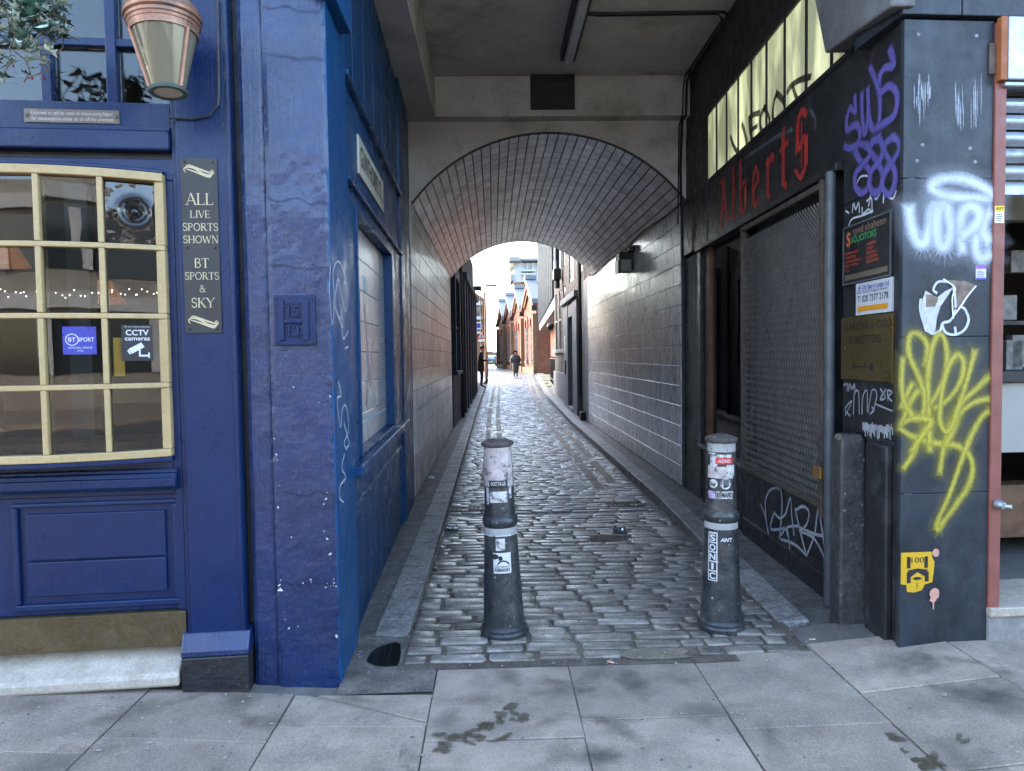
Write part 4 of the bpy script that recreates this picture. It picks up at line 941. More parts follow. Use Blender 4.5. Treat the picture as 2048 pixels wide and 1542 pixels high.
# unseen masses around and above the passage, added to block sky and light leaks
mass = thing('unseen_building_mass', 'unseen upper storeys of dark brick blocking the sky over the passage', 'building', (1, 9, 4.7))
fbox('upper_wall', FL, -6, 5.5, 4.62, 9.5, -.4, -.02, m_brickdk, mass, 0)
fbox('block', WORLD, -7, -1.21, 7.2, 15.4, -.3, 9.5, m_brickdk, mass, 0)
fbox('block', WORLD, -1.2, 2.65, 8.13, 15.6, 4.2, 9.5, m_brickdk, mass, 0)
fbox('block', WORLD, 2.66, 9, 7.2, 16.0, -.3, 9.5, m_brickdk, mass, 0)
fbox('roof', WORLD, -7, 9, 3.9, 15.4, 9.51, 9.6, m_slate, mass, 0)
fbox('block', WORLD, -1.19, 2.64, 3.9, 8.12, 4.76, 9.5, m_brickdk, mass, 0)
fbox('block', WORLD, -7, -1.25, 6.9, 7.19, -.3, 9.5, m_brickdk, mass, 0)
# ceiling batten light, cable, plaque, flood light
cl = thing('ceiling_light', 'long unlit fluorescent batten light on the passage ceiling', 'light', (.8, 6.2, 4.45))
fbox('housing', WORLD, .725, .875, 5.0, 7.3, 4.50, 4.589, m_cablk, cl, .004)
fbox('diffuser', WORLD, .755, .845, 5.02, 7.28, 4.455, 4.499, M('grey_diffuser', (.42, .43, .45), .35, var=.15, vs=6), cl, .015)
m = MB(); m.tube([(.88, 6.45, 4.57), (1.1, 6.46, 4.575), (2.1, 6.43, 4.575), (2.17, 6.5, 4.57), (2.17, 7.80, 4.56), (2.16, 7.86, 4.5), (2.15, 7.86, 4.15), (2.14, 7.99, 4.12), (2.13, 8.02, 3.6), (2.15, 8.03, 2.6)], .014, 6); m.tube([(.90, 6.47, 4.57), (1.0, 6.5, 4.575), (2.06, 6.47, 4.575), (2.13, 6.56, 4.57), (2.13, 7.80, 4.55), (2.12, 7.855, 4.45), (2.11, 7.858, 4.14), (2.11, 8.0, 4.08), (2.10, 8.03, 3.0)], .008, 6)
tag(m.build('ceiling_cable', m_cablk), 'black cables running across the ceiling and down the right corner', 'cable')
pq = MB().box(WORLD, .455, .935, 7.85, 7.879, 4.215, 4.585).build('plaque', m_black, bevel=.003); tag(pq, 'dark rectangular plaque with faint lettering on the plaster beam', 'plaque')
fP = Fr((.455, 7.85, 4.215), (1, 0, 0)); m = MB(); text_into(m, fP, 'SKARE', .24, .24, h=.045, width=.36, w=.002); text_into(m, fP, 'SERVICES LTD', .24, .13, h=.02, width=.36, w=.002); m.build('lettering', M('faint_lettering', (.035, .033, .03), .6), pq)
flo = thing('flood_light', 'boxy black flood light high on the right tiled wall', 'light', (2.0, 11.3, 2.75))
fbox('housing', WORLD, 1.97, 2.19, 11.0, 11.36, 2.83, 3.12, m_cablk, flo, .015); fbox('lens', WORLD, 1.955, 1.969, 11.04, 11.32, 2.80, 3.0, M('frosted_lens', (.35, .36, .30), .4), flo, .004); fbox('front_lens', WORLD, 1.99, 2.15, 10.985, 10.999, 2.82, 3.0, M('frosted_lens_front', (.30, .31, .27), .4), flo, .004); fbox('bracket', WORLD, 2.1, 2.19, 10.85, 11.2, 3.121, 3.2, m_rust, flo)

# ================================================================== RIGHT SIDE SHOPFRONT
rs = thing('corner_shopfront', 'black painted shopfront with lit transom and red gothic fascia on the right', 'shopfront', SR(2.5, 0))
fbox('wall_above', SR, .0, 4.3, 3.96, 4.588, -.3, -.01, m_blackp, rs)
fbox('end_pier', SR, .03, .66, -.03, 2.62, -.3, -.02, M('scrawled_render', (.12, .12, .11), .7, var=.5, vs=6, grime=(3, .5, .62, (.035, .04, .05)), streak=(6, 2, .6, (.06, .05, .04))), rs, .006)
fbox('end_panel', SR, .0, 1.07, 2.66, 3.959, -.3, -.004, m_blackp, rs)
fbox('fascia_board', SR, 1.071, 4.20, 2.66, 3.24, -.3, -.01, m_blackp, rs)
fbox('fascia_rail', SR, .70, 4.05, 2.615, 2.659, -.3, .03, m_blackp, rs, .006)
fbox('transom_sill', SR, 1.071, 4.20, 3.235, 3.270, -.3, .004, m_blackp, rs, .006)
fbox('transom_head', SR, 1.071, 4.20, 3.90, 3.958, -.3, .006, m_blackp, rs, .006)
tb = [1.085, 1.41, 1.735, 2.075, 2.42, 2.77, 3.14, 3.52, 3.90, 4.22]
for u in tb[:-1]: fbox('transom_bar', SR, u-.016, u+.016, 3.271, 3.899, -.1, -.006, m_cablk, rs, .002)
for a, b in zip(tb[:-1], tb[1:]): MB().box(SR, a+.016, b-.016, 3.271, 3.899, -.03, -.014).build('transom_pane', m_lit, rs)
BLK = spray('black_spray', (.014, .014, .016), .96, .35, 90, gr=.3)
graffiti('black spray letters UFOOT on the lit glass', SR, [[(330, 810), (350, 870), (385, 910), (425, 870), (415, 790), (400, 740)], [(440, 700), (445, 780), (468, 850)], [(440, 705), (462, 682), (500, 670)], [(448, 775), (490, 745)], [(535, 635), (508, 690), (510, 760), (535, 785), (558, 740), (558, 690), (530, 640)], [(605, 555), (645, 600), (650, 660), (628, 710), (598, 735), (582, 690), (588, 610), (605, 555)], [(668, 545), (690, 510), (740, 475), (805, 455)], [(700, 510), (720, 575), (748, 622)]], .055, BLK, rs, 1350, 0, 2.966, w=-.0132)
SIL = spray('silver_spray', (.48, .50, .54), .8, .6, 80, gr=.6)
graffiti('grey spray smears', SR, [[(415, 940), (500, 880), (600, 815), (700, 770)], [(800, 645), (830, 700), (832, 750)]], .05, spray('grey_smear', (.16, .16, .17), .6, .8, 60), rs, 1350, 0, 2.966, w=-.0075)
graffiti('pale tag', SR, [[(70, 1230), (90, 1200), (95, 1260), (120, 1210), (125, 1260), (150, 1200), (160, 1260)], [(75, 1330), (110, 1290), (100, 1350), (150, 1280), (150, 1350)], [(190, 1240), (225, 1190), (205, 1240), (260, 1215)], [(190, 1250), (225, 1360), (240, 1290), (240, 1400)]], .018, spray('faint_marker', (.24, .24, .25), .7, .6), rs, 1350, 0, 2.966, w=-.0015)
# red gothic lettering
let = MB()
def goth(strokes, u, v, h):
    for k, (x0, y0, x1, y1, th) in enumerate(strokes):
        dx, dy = x1-x0, y1-y0; l = math.hypot(dx, dy); nx, ny = -dy/l, dx/l
        sk = .5 if abs(dy) > abs(dx) else 0
        pts = [(x0-nx*th/2, y0-ny*th/2+sk*th/2), (x1-nx*th/2, y1-ny*th/2+sk*th/2), (x1+nx*th/2, y1+ny*th/2-sk*th/2), (x0+nx*th/2, y0+ny*th/2-sk*th/2)]
        let.face([SR(u+p[0]*h, v+p[1]*h, -.0075 + k*.0002) for p in pts])
Gt = .14
GO = {'A': [(.12, 0, .30, 1, .15), (.30, 1, .62, .02, .17), (.05, .95, .34, 1, .1), (.2, .38, .52, .38, .09), (.0, .06, .2, .0, .1), (.62, .06, .76, .12, .08)],
 'l': [(.14, .08, .14, 1.05, Gt), (.10, .1, .26, .0, .1), (.04, .98, .2, 1.06, .08)],
 'b': [(.14, .1, .14, 1.05, Gt), (.14, .1, .34, .0, .12), (.34, .0, .46, .14, .1), (.44, .12, .44, .52, Gt), (.16, .56, .42, .62, .11), (.04, .98, .2, 1.06, .08)],
 'e': [(.14, .12, .14, .58, Gt), (.14, .1, .32, 0, .12), (.32, .02, .48, .14, .07), (.14, .58, .34, .70, .12), (.42, .62, .40, .42, .12), (.16, .32, .42, .44, .07)],
 'r': [(.16, .08, .16, .66, Gt), (.06, .6, .2, .7, .09), (.12, .1, .28, .0, .1), (.2, .58, .36, .70, .09), (.34, .7, .46, .58, .13)],
 't': [(.18, .1, .18, .95, Gt), (.16, .12, .34, .0, .12), (.02, .66, .42, .70, .09), (.12, .85, .24, 1.0, .1)],
 's': [(.12, .42, .14, .92, Gt), (.14, .92, .34, 1.03, .11), (.34, 1.0, .48, .88, .12), (.14, .46, .44, .60, .12), (.46, .12, .46, .58, Gt), (.04, .2, .24, .0, .12), (.24, .0, .46, .12, .11), (.30, .15, .30, .85, .05)]}
u = 1.50; v0 = 2.715
for ch, adv in (('A', .33), ('l', .17), ('b', .28), ('e', .28), ('r', .26), ('t', .24), ('s', .3)):
    goth(GO[ch], u, v0, .44); u += adv*1.17
let.build('lettering', m_letred, rs, label='red gothic lettering reading Alberts')
# window beside the gate
fbox('window_jamb', SR, .68, .80, .05, 2.614, -.3, -.005, m_blackp, rs); fbox('wood_jamb', SR, .90, 1.08, .60, 2.614, -.3, -.03, m_wood, rs, .006); fbox('jamb_strip', SR, .801, .899, .05, 2.614, -.3, -.04, m_blackp, rs)
fbox('shop_sill', SR, .80, 2.22, .565, .60, -.3, .03, m_greymetal, rs, .01)
MB().box(SR, 1.081, 2.20, .601, 2.614, -.07, -.064).build('pane', m_glass2, rs)
fbox('window_back', SR, .8, 2.25, .3, 2.7, -.9, -.8, M('dark_red_drape', (.05, .014, .014), .8, streak=(9, .5, .6, (.015, .01, .012))), rs, 0)
m = MB(); v = 2.35
for tx, v, wd in (('YOU CAN DO IT!', 2.33, .8), ('HAIR BY APPOINTMENT', 2.12, .45), ('AND MORE', 2.0, .4), ('CUTS ALL HAIR TYPES', 1.88, .6)): pass
for v, wd, h in ((2.38, .75, .07), (2.22, .4, .03), (2.14, .5, .03), (2.02, .35, .04), (1.80, .7, .035), (1.68, .75, .04), (1.60, .6, .04), (1.46, .6, .05)):
    x = 1.62 - wd/2
    while x < 1.62+wd/2:
        l = random.uniform(.012, .03); m.box(SR, x, x+l, v, v+h*random.uniform(.7, 1), -.08, -.078); x += l + random.uniform(.006, .018)
m.build('window_lettering', M('faded_window_lettering', (.22, .22, .24), .7), rs)
for k, (a, b, c, d, tn) in enumerate(((1.12, 1.42, .85, 1.25, .12), (1.5, 1.85, .75, 1.2, .06), (1.85, 2.15, .8, 1.15, .16))):
    q = MB().box(SR, a, b, c, d, -.11, -.105).build('notice', M('notice_paper_%d' % k, (tn, tn, tn*1.05), .7, var=.6, vs=14), rs)
fbox('under_sill_panel', SR, .80, 2.20, -.03, .564, -.3, -.02, m_blackp, rs)
# security gate
gate = thing('security_gate', 'rusty expanded mesh security gate with brass padlock on the black shopfront', 'gate', SR(3, .55))
fbox('gate_back', SR, 2.221, 3.95, -.03, 2.614, -.4, -.12, M('dark_green_door', (.06, .066, .06), .5, var=.3, vs=3, streak=(8, .5, .5, (.10, .11, .10))), rs, 0)
for a, b, c, d in ((2.23, 2.275, .56, 2.60), (3.80, 3.85, .50, 2.62), (2.276, 3.799, .56, .60), (2.276, 3.799, 2.56, 2.60)): fbox('gate_bar', SR, a, b, c, d, -.02, .022, m_rust, gate, .004)
m = MB(); pu, pv = .046, .105; U1, U2, V1, V2 = 2.275, 3.80, .60, 2.56
def strip(m, a, b, t=.0042, w0=-.004, w1=.010):
    dx, dy = b[0]-a[0], b[1]-a[1]; l = math.hypot(dx, dy); nx, ny = -dy/l*t, dx/l*t; i = len(m.v)
    m.v += [tuple(SR(*q)) for q in ((a[0]-nx, a[1]-ny, w0), (b[0]-nx, b[1]-ny, w1), (b[0]+nx, b[1]+ny, w1+.003), (a[0]+nx, a[1]+ny, w0+.003))]
    m.f.append((i, i+1, i+2, i+3))
nu, nv = int((U2-U1)/pu), int((V2-V1)/pv)*2
for j in range(nv):
    for k in range(nu):
        o = (pu/2 if j % 2 else 0); a = (U1+k*pu+o, V1+j*pv/2)
        strip(m, a, (a[0]+pu/2, a[1]+pv/2)); strip(m, (a[0], a[1]), (a[0]-pu/2, a[1]+pv/2))
m.build('mesh_screen', M('dusty_expanded_mesh', (.17, .15, .13), .6, .1, var=.3, vs=10), gate)
for a, b in (((3.5, 2.5), (2.75, .65)), ((2.4, 2.2), (2.95, 1.5))):
    m = MB(); m.tube([SR(a[0], a[1], -.012), SR(b[0], b[1], -.012)], .006, 5); m.build('brace_rod', m_rust, gate)
pu_, pv_ = SR.px(1637, 942, .04); pl = thing('padlock', 'square brass padlock on the rusty gate edge', 'padlock', SR(pu_, pv_-.04, .04))
fbox('lock_body', SR, pu_-.055, pu_+.055, pv_-.045, pv_+.03, .028, .055, M('new_brass', (.50, .30, .09), .4, .7, var=.15), pl, .005)
m = MB(); m.tube([SR(pu_-.02, pv_+.03, .042), SR(pu_-.02, pv_+.055, .042), SR(pu_, pv_+.068, .042), SR(pu_+.02, pv_+.055, .042), SR(pu_+.02, pv_+.03, .042)], .007, 6); m.build('shackle', m_rust, pl)
fbox('gate_riser', SR, 2.221, 3.92, .14, .555, -.3, -.015, m_blackp, rs, .004); fbox('gate_skirting', SR, 2.221, 3.95, -.03, .139, -.3, .002, m_blackp, rs, .006)
graffiti('silver spray tag on the black riser', SR, [[(580, 780), (555, 640), (550, 520), (580, 450), (640, 440), (655, 500), (655, 600), (640, 760)], [(610, 590), (590, 640), (585, 700), (650, 700), (670, 690)], [(610, 600), (640, 630), (680, 600), (710, 500), (720, 620), (735, 740)], [(690, 740), (690, 690), (760, 680)], [(740, 570), (770, 700), (810, 860)], [(745, 580), (790, 555), (830, 590), (815, 670), (770, 715)], [(770, 715), (850, 750), (900, 820), (945, 925)], [(815, 870), (865, 740), (890, 580), (920, 740), (945, 925)], [(770, 690), (860, 730), (945, 750)], [(650, 765), (740, 800), (815, 870)], [(520, 540), (555, 640), (570, 760)], [(650, 740), (690, 700), (710, 850)]], .030, SIL, rs, 1360, 840, 3.2125, w=-.0125)
m = MB(); m.tube([SR(3.985, 0, .03), SR(3.985, 2.62, .03)], .030, 12); dp = m.build('drainpipe', m_greymetal, rs, smooth=True)
fbox('gate_post', SR, 3.87, 3.93, 0, 2.614, -.1, .0, m_blackp, rs)

# ================================================================== RIGHT CORNER PIER
pr_ = thing('corner_pier', 'graffiti covered black stone clad pier at the right of the passage', 'pier', FR(3, 0))
fbox('pier_core', FR, 2.79, 3.235, -.03, 3.16, -.06, -.016, m_cablk, pr_, 0); fbox('pier_core', SR, 4.09, 4.68, -.03, 3.29, -.5, -.061, m_cablk, pr_, 0)
for a, b in ((-.03, .829), (.832, 1.613), (1.616, 2.392), (2.395, 3.16)): fbox('cladding_panel', FR, 2.772, 3.236, a, b, -.03, 0, m_pierblk, pr_, .003)
for a, b in ((-.03, 1.085), (1.088, 2.40), (2.403, 3.3)): fbox('side_panel', SR, 4.085, 4.705, a, b, -.06, -.004, m_pierdk, pr_, .003)
fbox('corner_trim', SR, 4.708, 4.752, -.03, 3.16, -.05, -.006, m_greymetal, pr_, .004)
fbox('fascia_panel', FR, 2.75, 3.05, 3.175, 4.6, -.4, .02, m_pierblk, pr_, .004); fbox('fascia_panel', FR, 3.056, 3.42, 3.175, 4.6, -.4, .02, m_pierblk, pr_, .004); fbox('fascia_panel', FR, 3.426, 4.4, 3.175, 4.6, -.4, .02, m_pierblk, pr_, .004)
m = MB(); fc = Fr(SR(0, 0, 0), SR.u); m.prism(SR, [(4.06, 3.285), (4.80, 3.20), (4.80, 4.58), (3.55, 4.58)], -.02, .10); m.build('corbel', m_concrete, pr_, bevel=.012)
fbox('corbel_back', SR, 4.05, 4.705, 3.301, 4.58, -.3, -.021, m_pierdk, pr_, 0)
m = MB(); [m.lathe(FR(*FR.px(x, y), 0), [(.010, 0), (.009, .002), (.004, .003)], 12, axis=FR.n) for x, y in ((1837, 69), (1953, 72), (1834, 322), (1950, 324), (1845, 290), (1940, 297))]; m.build('fixing', M('dull_fixing', (.20, .21, .22), .6), pr_)
DRP = spray('thin_white_drip', (.55, .6, .66), .5, .9, 50, gr=.9)
m = MB()
for k in range(34):
    x = random.choice((random.uniform(1905, 1968), random.uniform(1828, 1862))); y0 = random.uniform(140, 215); y1 = y0 + random.uniform(20, 60) + (40 if x > 1900 else 0)
    m.stroke(FR, P(FR, [(x, y0), (x+random.uniform(-1, 1), min(262, y1))], w=.0015), random.uniform(.004, .010), .0015+k*.00003, smooth=False)
m.build('white_drip', DRP, pr_, kind='stuff')
PUR = spray('purple_spray', (0.1224, 0.1008, 0.324), .95, .6, 70, gr=.6); WHI = spray('white_spray', (0.5184, 0.5544, 0.612), .97, .8, 100, gr=.5); YEL = spray('yellow_spray', (0.435, 0.3675, 0.0375), .93, .95, 70, gr=.75); WTH = spray('thin_white_marker', (.6, .63, .66), .85, .4, 80)
graffiti('purple spray letters with three eights', SR, [[(215, 600), (218, 690), (185, 670), (165, 740), (170, 800), (220, 770), (248, 810), (235, 880), (190, 915), (155, 905)], [(258, 580), (260, 700), (275, 825), (298, 720), (297, 550)], [(297, 560), (305, 720), (330, 800), (362, 760), (372, 640), (355, 530), (312, 415)], [(435, 310), (455, 400), (400, 420), (368, 480), (370, 570), (430, 530), (475, 575), (472, 680), (430, 740), (350, 790)],
 [(290, 895), (240, 890), (222, 935), (250, 990), (300, 1040), (312, 1110), (275, 1185), (225, 1160), (220, 1080), (262, 1020), (315, 950), (290, 895)], [(370, 850), (322, 880), (315, 930), (350, 990), (385, 1060), (385, 1140), (340, 1190), (305, 1140), (320, 1060), (370, 990), (395, 920), (370, 850)], [(455, 848), (408, 880), (402, 940), (440, 1000), (465, 1070), (460, 1150), (425, 1198), (387, 1150), (400, 1070), (450, 1000), (492, 920), (480, 860), (450, 850)]], .058, PUR, pr_, 1640, 0, 3.083, w=-.002)
graffiti('small white marker tags', SR, [[(295, 1085), (250, 1090), (222, 1150), (240, 1200), (270, 1190), (300, 1140)], [(300, 1270), (325, 1160), (345, 1230), (390, 1160), (392, 1250)], [(420, 1210), (450, 1225), (470, 1180)], [(160, 1300), (180, 1315)], [(200, 1310), (208, 1255), (222, 1290), (240, 1250), (245, 1310)], [(262, 1280), (265, 1320), (300, 1290), (322, 1310)], [(290, 1240), (320, 1225), (322, 1310)], [(180, 1390), (200, 1350), (260, 1330), (330, 1300)]], .014, WTH, pr_, 1640, 0, 3.083, w=-.0015)
graffiti('white scrawl above the stone post', SR, [[(140, 1160), (160, 1150), (162, 1190)], [(170, 1190), (175, 1150), (190, 1180), (205, 1150), (205, 1190)], [(150, 1340), (190, 1250), (150, 1300), (180, 1340)], [(200, 1330), (205, 1210), (230, 1200), (235, 1330)], [(250, 1330), (255, 1230), (280, 1190), (285, 1320), (310, 1190), (340, 1210), (320, 1300), (300, 1330)], [(330, 1270), (380, 1290), (430, 1310)], [(360, 1180), (390, 1230), (360, 1240), (395, 1180)], [(405, 1250), (405, 1190), (430, 1200), (410, 1225), (430, 1255)], [(310, 1290), (325, 1300), (315, 1320)]], .014, spray('grey_marker', (.36, .36, .38), .8, .5), pr_, 1640, 380, 2.966, w=-.0015)
m = MB()
for k in range(26):
    x = 255 + k*7; y0 = 1372 + random.uniform(-5, 20) + k*.8; ln = random.uniform(30, 90)
    m.stroke(SR, P(SR, [(x, y0), (x, min(1490, y0+ln))], 1640, 380, 2.966, -.002), .0075, -.0018, smooth=False)
m.build('graffiti', spray('white_stencil', (.66, .68, .7), .9, .3, 60), pr_)
HW = spray('white_overspray', (0.525, 0.57, 0.6375), .22, 1.0, 260, gr=1.0); HY = spray('yellow_overspray', (0.44, 0.376, 0.048), .20, 1.0, 260, gr=1.0)
graffiti('fat white spray letters with a halo', FR, [[(1090, 1225), (960, 1220), (800, 1210), (710, 1180), (690, 1145), (740, 1108), (860, 1102), (980, 1140), (1080, 1210)]], .075, WHI, pr_, 1640, 0, 3.083, w=.0025, halo=HW)
graffiti('fat white spray letters', FR, [[(530, 115), (545, 220), (580, 310), (620, 315), (650, 240), (662, 150), (685, 100), (740, 100), (770, 180), (768, 270), (735, 335), (700, 310), (690, 200), (700, 120)], [(845, 360), (835, 280), (835, 170), (865, 105), (920, 105), (945, 150), (920, 210), (850, 265)], [(960, 180), (930, 270), (925, 360), (960, 405), (1000, 385)], [(1000, 300), (965, 240), (975, 170), (1003, 140)]], .092, WHI, pr_, 1640, 380, 2.966, w=.003, halo=HW)
graffiti('yellow spray letters', FR, [[(625, 1030), (638, 930), (600, 865), (550, 850), (525, 890), (530, 980), (580, 1100), (618, 1220), (605, 1340), (560, 1350), (500, 1260), (483, 1150), (490, 1000)], [(642, 1040), (640, 1200), (645, 1350), (650, 1510)], [(640, 1110), (655, 980), (690, 870), (730, 870), (752, 980), (735, 1120), (655, 1270)], [(680, 1295), (760, 1240), (830, 1140), (852, 1030), (820, 978), (780, 1010), (740, 1110), (715, 1250), (710, 1370), (745, 1435), (785, 1390), (830, 1250), (880, 1090), (915, 960)], [(800, 1350), (850, 1250), (920, 1185), (1000, 1110)], [(800, 1350), (880, 1280), (940, 1250), (1000, 1240)], [(483, 1290), (510, 1220), (545, 1150)], [(480, 1390), (530, 1270), (578, 1190)], [(500, 1375), (560, 1352), (650, 1365), (645, 1400), (580, 1490), (545, 1545)], [(740, 1520), (800, 1390), (810, 1300)]], .046, YEL, pr_, 1640, 380, 2.966, w=.0035, halo=HY)
graffiti('yellow spray tail below the letters', FR, [[(450, 20), (520, 65), (640, 100), (760, 115), (830, 160), (855, 240), (830, 340), (760, 450), (700, 530), (655, 580), (665, 520), (720, 400), (780, 230), (840, 70), (900, -40), (938, -75)], [(612, -10), (612, 60), (615, 140)], [(735, -10), (695, 120), (670, 270)], [(610, -5), (550, 90), (510, 180), (470, 240)]], .046, YEL, pr_, 1640, 850, 2.804, w=.0038, halo=HY)
graffiti('white outline tag behind torn stickers', FR, [[(760, 545), (700, 545), (672, 590), (690, 610)], [(598, 650), (595, 710), (620, 800), (660, 850), (710, 835), (728, 790), (770, 775), (800, 720), (800, 640), (790, 580)], [(725, 800), (745, 845), (800, 858), (855, 830), (880, 770), (860, 710), (830, 690)], [(800, 815), (805, 850)]], .015, WTH, pr_, 1640, 380, 2.966, w=.0025)
m = MB(); m.flat(FR, P(FR, [(620, 840), (605, 790), (598, 690), (608, 640), (622, 598), (648, 612), (690, 640), (740, 600), (785, 580), (760, 620), (712, 690), (690, 760), (680, 840), (650, 850)][::-1], 1640, 380, 2.966)[::1], .004); m.f = [f[::-1] for f in m.f]; m.f = [f[::-1] for f in m.f]; m.build('torn_sticker', m_whitedirty, pr_)
mbrn = M('brown_torn_paper', (.17, .12, .085), .6, var=.4, vs=30)
m = MB(); m.flat(FR, P(FR, [(625, 695), (625, 620), (660, 622), (700, 640), (680, 692)][::-1], 1640, 380, 2.966), .005); m.flat(FR, P(FR, [(795, 712), (790, 640), (792, 580), (765, 535), (860, 540), (922, 568), (870, 630), (830, 685)][::-1], 1640, 380, 2.966), .0045); m.build('torn_sticker', mbrn, pr_)
m = MB()
m.stroke(FR, P(FR, [(925, 570), (875, 630), (835, 690), (790, 750)], 1640, 380, 2.966, .006), .008, .006); m.stroke(FR, P(FR, [(735, 530), (800, 580), (785, 640), (790, 760)], 1640, 380, 2.966, .006), .008, .006); m.build('torn_edge', spray('torn_white_edge', (.75, .75, .75), 1, .1, 60), pr_)
m_pink = M('pink_spray_paint', (0.525, 0.27, 0.2025), .6, var=.1, vs=40)
for cx, cy_, r in ((645, 715, .018), (637, 945, .026)):
    u, v = FR.px(1640+cx/2.804, 850+cy_/2.804); q = MB(); q.flat(FR, blob(u, v, r, r*1.15, 26, .07), .0062)
    if r > .02: q.flat(FR, [(u-.009, v-.02), (u-.008, v-.075), (u-.005, v-.082), (u-.002, v-.075), (u, v-.02)], .0064); q.flat(FR, blob(u-.006, v-.03, .018, .012, 14, .15), .0063)
    q.build('graffiti', m_pink, pr_, label='pink spray blot')
# hydrant sticker
def quadpx(fr, name, pts, mat, w, th=.004, bevel=0, **k): return MB().prism(fr, P(fr, pts, k.get('ox', 0), k.get('oy', 0), k.get('sc', 1)), w-th, w).build(name, mat, bevel=bevel)
u0, v0 = FR.px(1801, 1184); u1, v1 = FR.px(1868, 1103)
hy = MB().prism(FR, [(u0, v0+.04), (u0+.03, v0+.035), (u0+.032, v0), (u0+.07, v0-.004), (u0+.11, v0+.006), (u0+.125, v0+.035), (u1-.01, v0+.045), (u1, v0+.13), (u1, v1-.05), (u1-.012, v1-.03), (u1-.012, v1), (u0, v1)], .0005, .004).build('hydrant_sticker', M('yellow_vinyl', (0.576, 0.336, 0.012), .45, var=.08)); tag(hy, 'torn yellow and black hydrant sticker near the foot of the dark pier', 'sticker')
m = MB(); m.box(FR, u0+.03, u0+.048, v1-.08, v1-.022, .004, .0052); m.box(FR, u0+.122, u0+.14, v1-.08, v1-.022, .004, .0052); m.box(FR, u0+.03, u0+.05, v0+.045, v0+.10, .004, .0052); m.box(FR, u0+.125, u0+.145, v0+.05, v0+.10, .004, .0052); m.prism(FR, [(u0+.05, v0+.075), (u0+.085, v0+.10), (u0+.125, v0+.075), (u0+.14, v0+.11), (u0+.085, v0+.118), (u0+.035, v0+.11)], .004, .0054)
m.prism(FR, blob(u0+.085, v0+.066, .022, .008, 10, .2), .004, .0054)
text_into(m, FR, '100', u0+.086, v1-.052, h=.028, width=.066, w=.0056); text_into(m, FR, '1', u0+.084, v0+.018, h=.028, w=.0056); m.build('lettering', m_black, hy)
# small stickers
u, v = FR.px(1961, 545); q = MB().box(FR, u-.026, u+.026, v-.035, v+.035, 0, .0045).build('sticker', m_white); tag(q, 'small white and purple sticker on the dark pier beside the white spray letters', 'sticker')
m = MB(); m.box(FR, u-.026, u+.026, v+.018, v+.035, .0045, .0052); m.build('band', M('violet_print', (.25, .08, .35), .5), q); m = MB(); m.box(FR, u-.026, u+.026, v-.035, v-.026, .0045, .0052); [m.box(FR, u-.02, u+random.uniform(0, .02), v-.02+k*.008, v-.017+k*.008, .0045, .0052) for k in range(4)]; m.build('band', M('blue_print', (.08, .08, .4), .5), q)
# signs on the alley side of the pier
s1 = MB().prism(SR, [(4.118, 1.93), (4.650, 1.93), (4.650, 2.262), (4.118, 2.262)], -.004, .012).build('solicitors_sign', m_black, bevel=.002); tag(s1, 'framed black solicitors sign with green and orange lettering on the dark pier', 'sign')
m = MB(); [m.box(SR, *q, .012, .016) for q in ((4.118, 4.65, 1.93, 1.938), (4.118, 4.65, 2.254, 2.262), (4.118, 4.126, 1.939, 2.253), (4.642, 4.65, 1.939, 2.253))]; m.build('frame', m_greymetal, s1)
m = MB(); text_into(m, SR, 'SOLICITORS', 4.36, 2.158, h=.036, width=.28, w=.0135); m.build('lettering', M('green_print', (.05, .32, .09), .5), s1)
m = MB(); text_into(m, SR, 'S', 4.185, 2.15, h=.075, w=.0134, bold=.03); m.build('lettering', M('orange_print', (.55, .13, .03), .5), s1)
m = MB(); text_into(m, SR, 'syed shaheen', 4.42, 2.205, width=.36, h=.04, w=.0136); m.build('lettering', M('brown_print', (.22, .14, .09), .5), s1)
m = MB()
for c, (x0, rows_) in enumerate(((4.14, 5), (4.40, 5))):
    for r in range(rows_): text_into(m, SR, (('CONVEYANCING', 'IMMIGRATION', 'CRIMINAL DEFENCE', 'FAMILY MATTERS', 'WILLS'), ('HOUSING', 'FAMILY', 'PERSONAL', 'LITIGATION', 'EMPLOYMENT'))[c][r], x0, 2.10-r*.024+(.02 if c else 0), h=.015, w=.0135, align='l')
m.build('lettering', M('red_orange_print', (.55, .08, .03), .5), s1); m = MB(); m.box(SR, 4.14, 4.62, 1.955, 1.985, .012, .0134); m.build('band', M('faded_band', (.13, .10, .07), .5), s1)
s2 = MB().prism(SR, [(4.27, 1.748), (4.652, 1.748), (4.652, 1.925), (4.27, 1.925)], -.004, .010).build('letting_sign', M('white_sign_face', (0.546, 0.553, 0.56), .4, var=.03), bevel=.002); tag(s2, 'white letting agent sign with phone number and orange arrow on the dark pier', 'sign')
m = MB(); text_into(m, SR, 'City Spare Lodge Ltd', 4.485, 1.888, width=.29, h=.024, w=.0115, bold=.01); text_into(m, SR, 'CSL', 4.312, 1.868, h=.020, w=.0115, bold=.015); m.prism(SR, [(4.30, 1.892), (4.324, 1.892), (4.312, 1.912)], .010, .0112); m.box(SR, 4.34, 4.635, 1.882, 1.8835, .010, .0112); m.build('lettering', M('navy_print', (.04, .09, .35), .5), s2)
m = MB(); text_into(m, SR, 'T: 020 7377 2178', 4.46, 1.82, width=.33, h=.034, w=.0115, bold=.008); text_into(m, SR, 'Sales, Letting, Mortgage and Management', 4.485, 1.868, width=.27, h=.011, w=.0115); m.build('lettering', m_black, s2)
m = MB(); m.prism(SR, [(4.285, 1.781), (4.32, 1.757), (4.32, 1.768), (4.62, 1.768), (4.62, 1.796), (4.32, 1.796), (4.32, 1.805)], .010, .0115); m.build('arrow', M('orange_arrow', (.75, .30, .01), .5), s2)
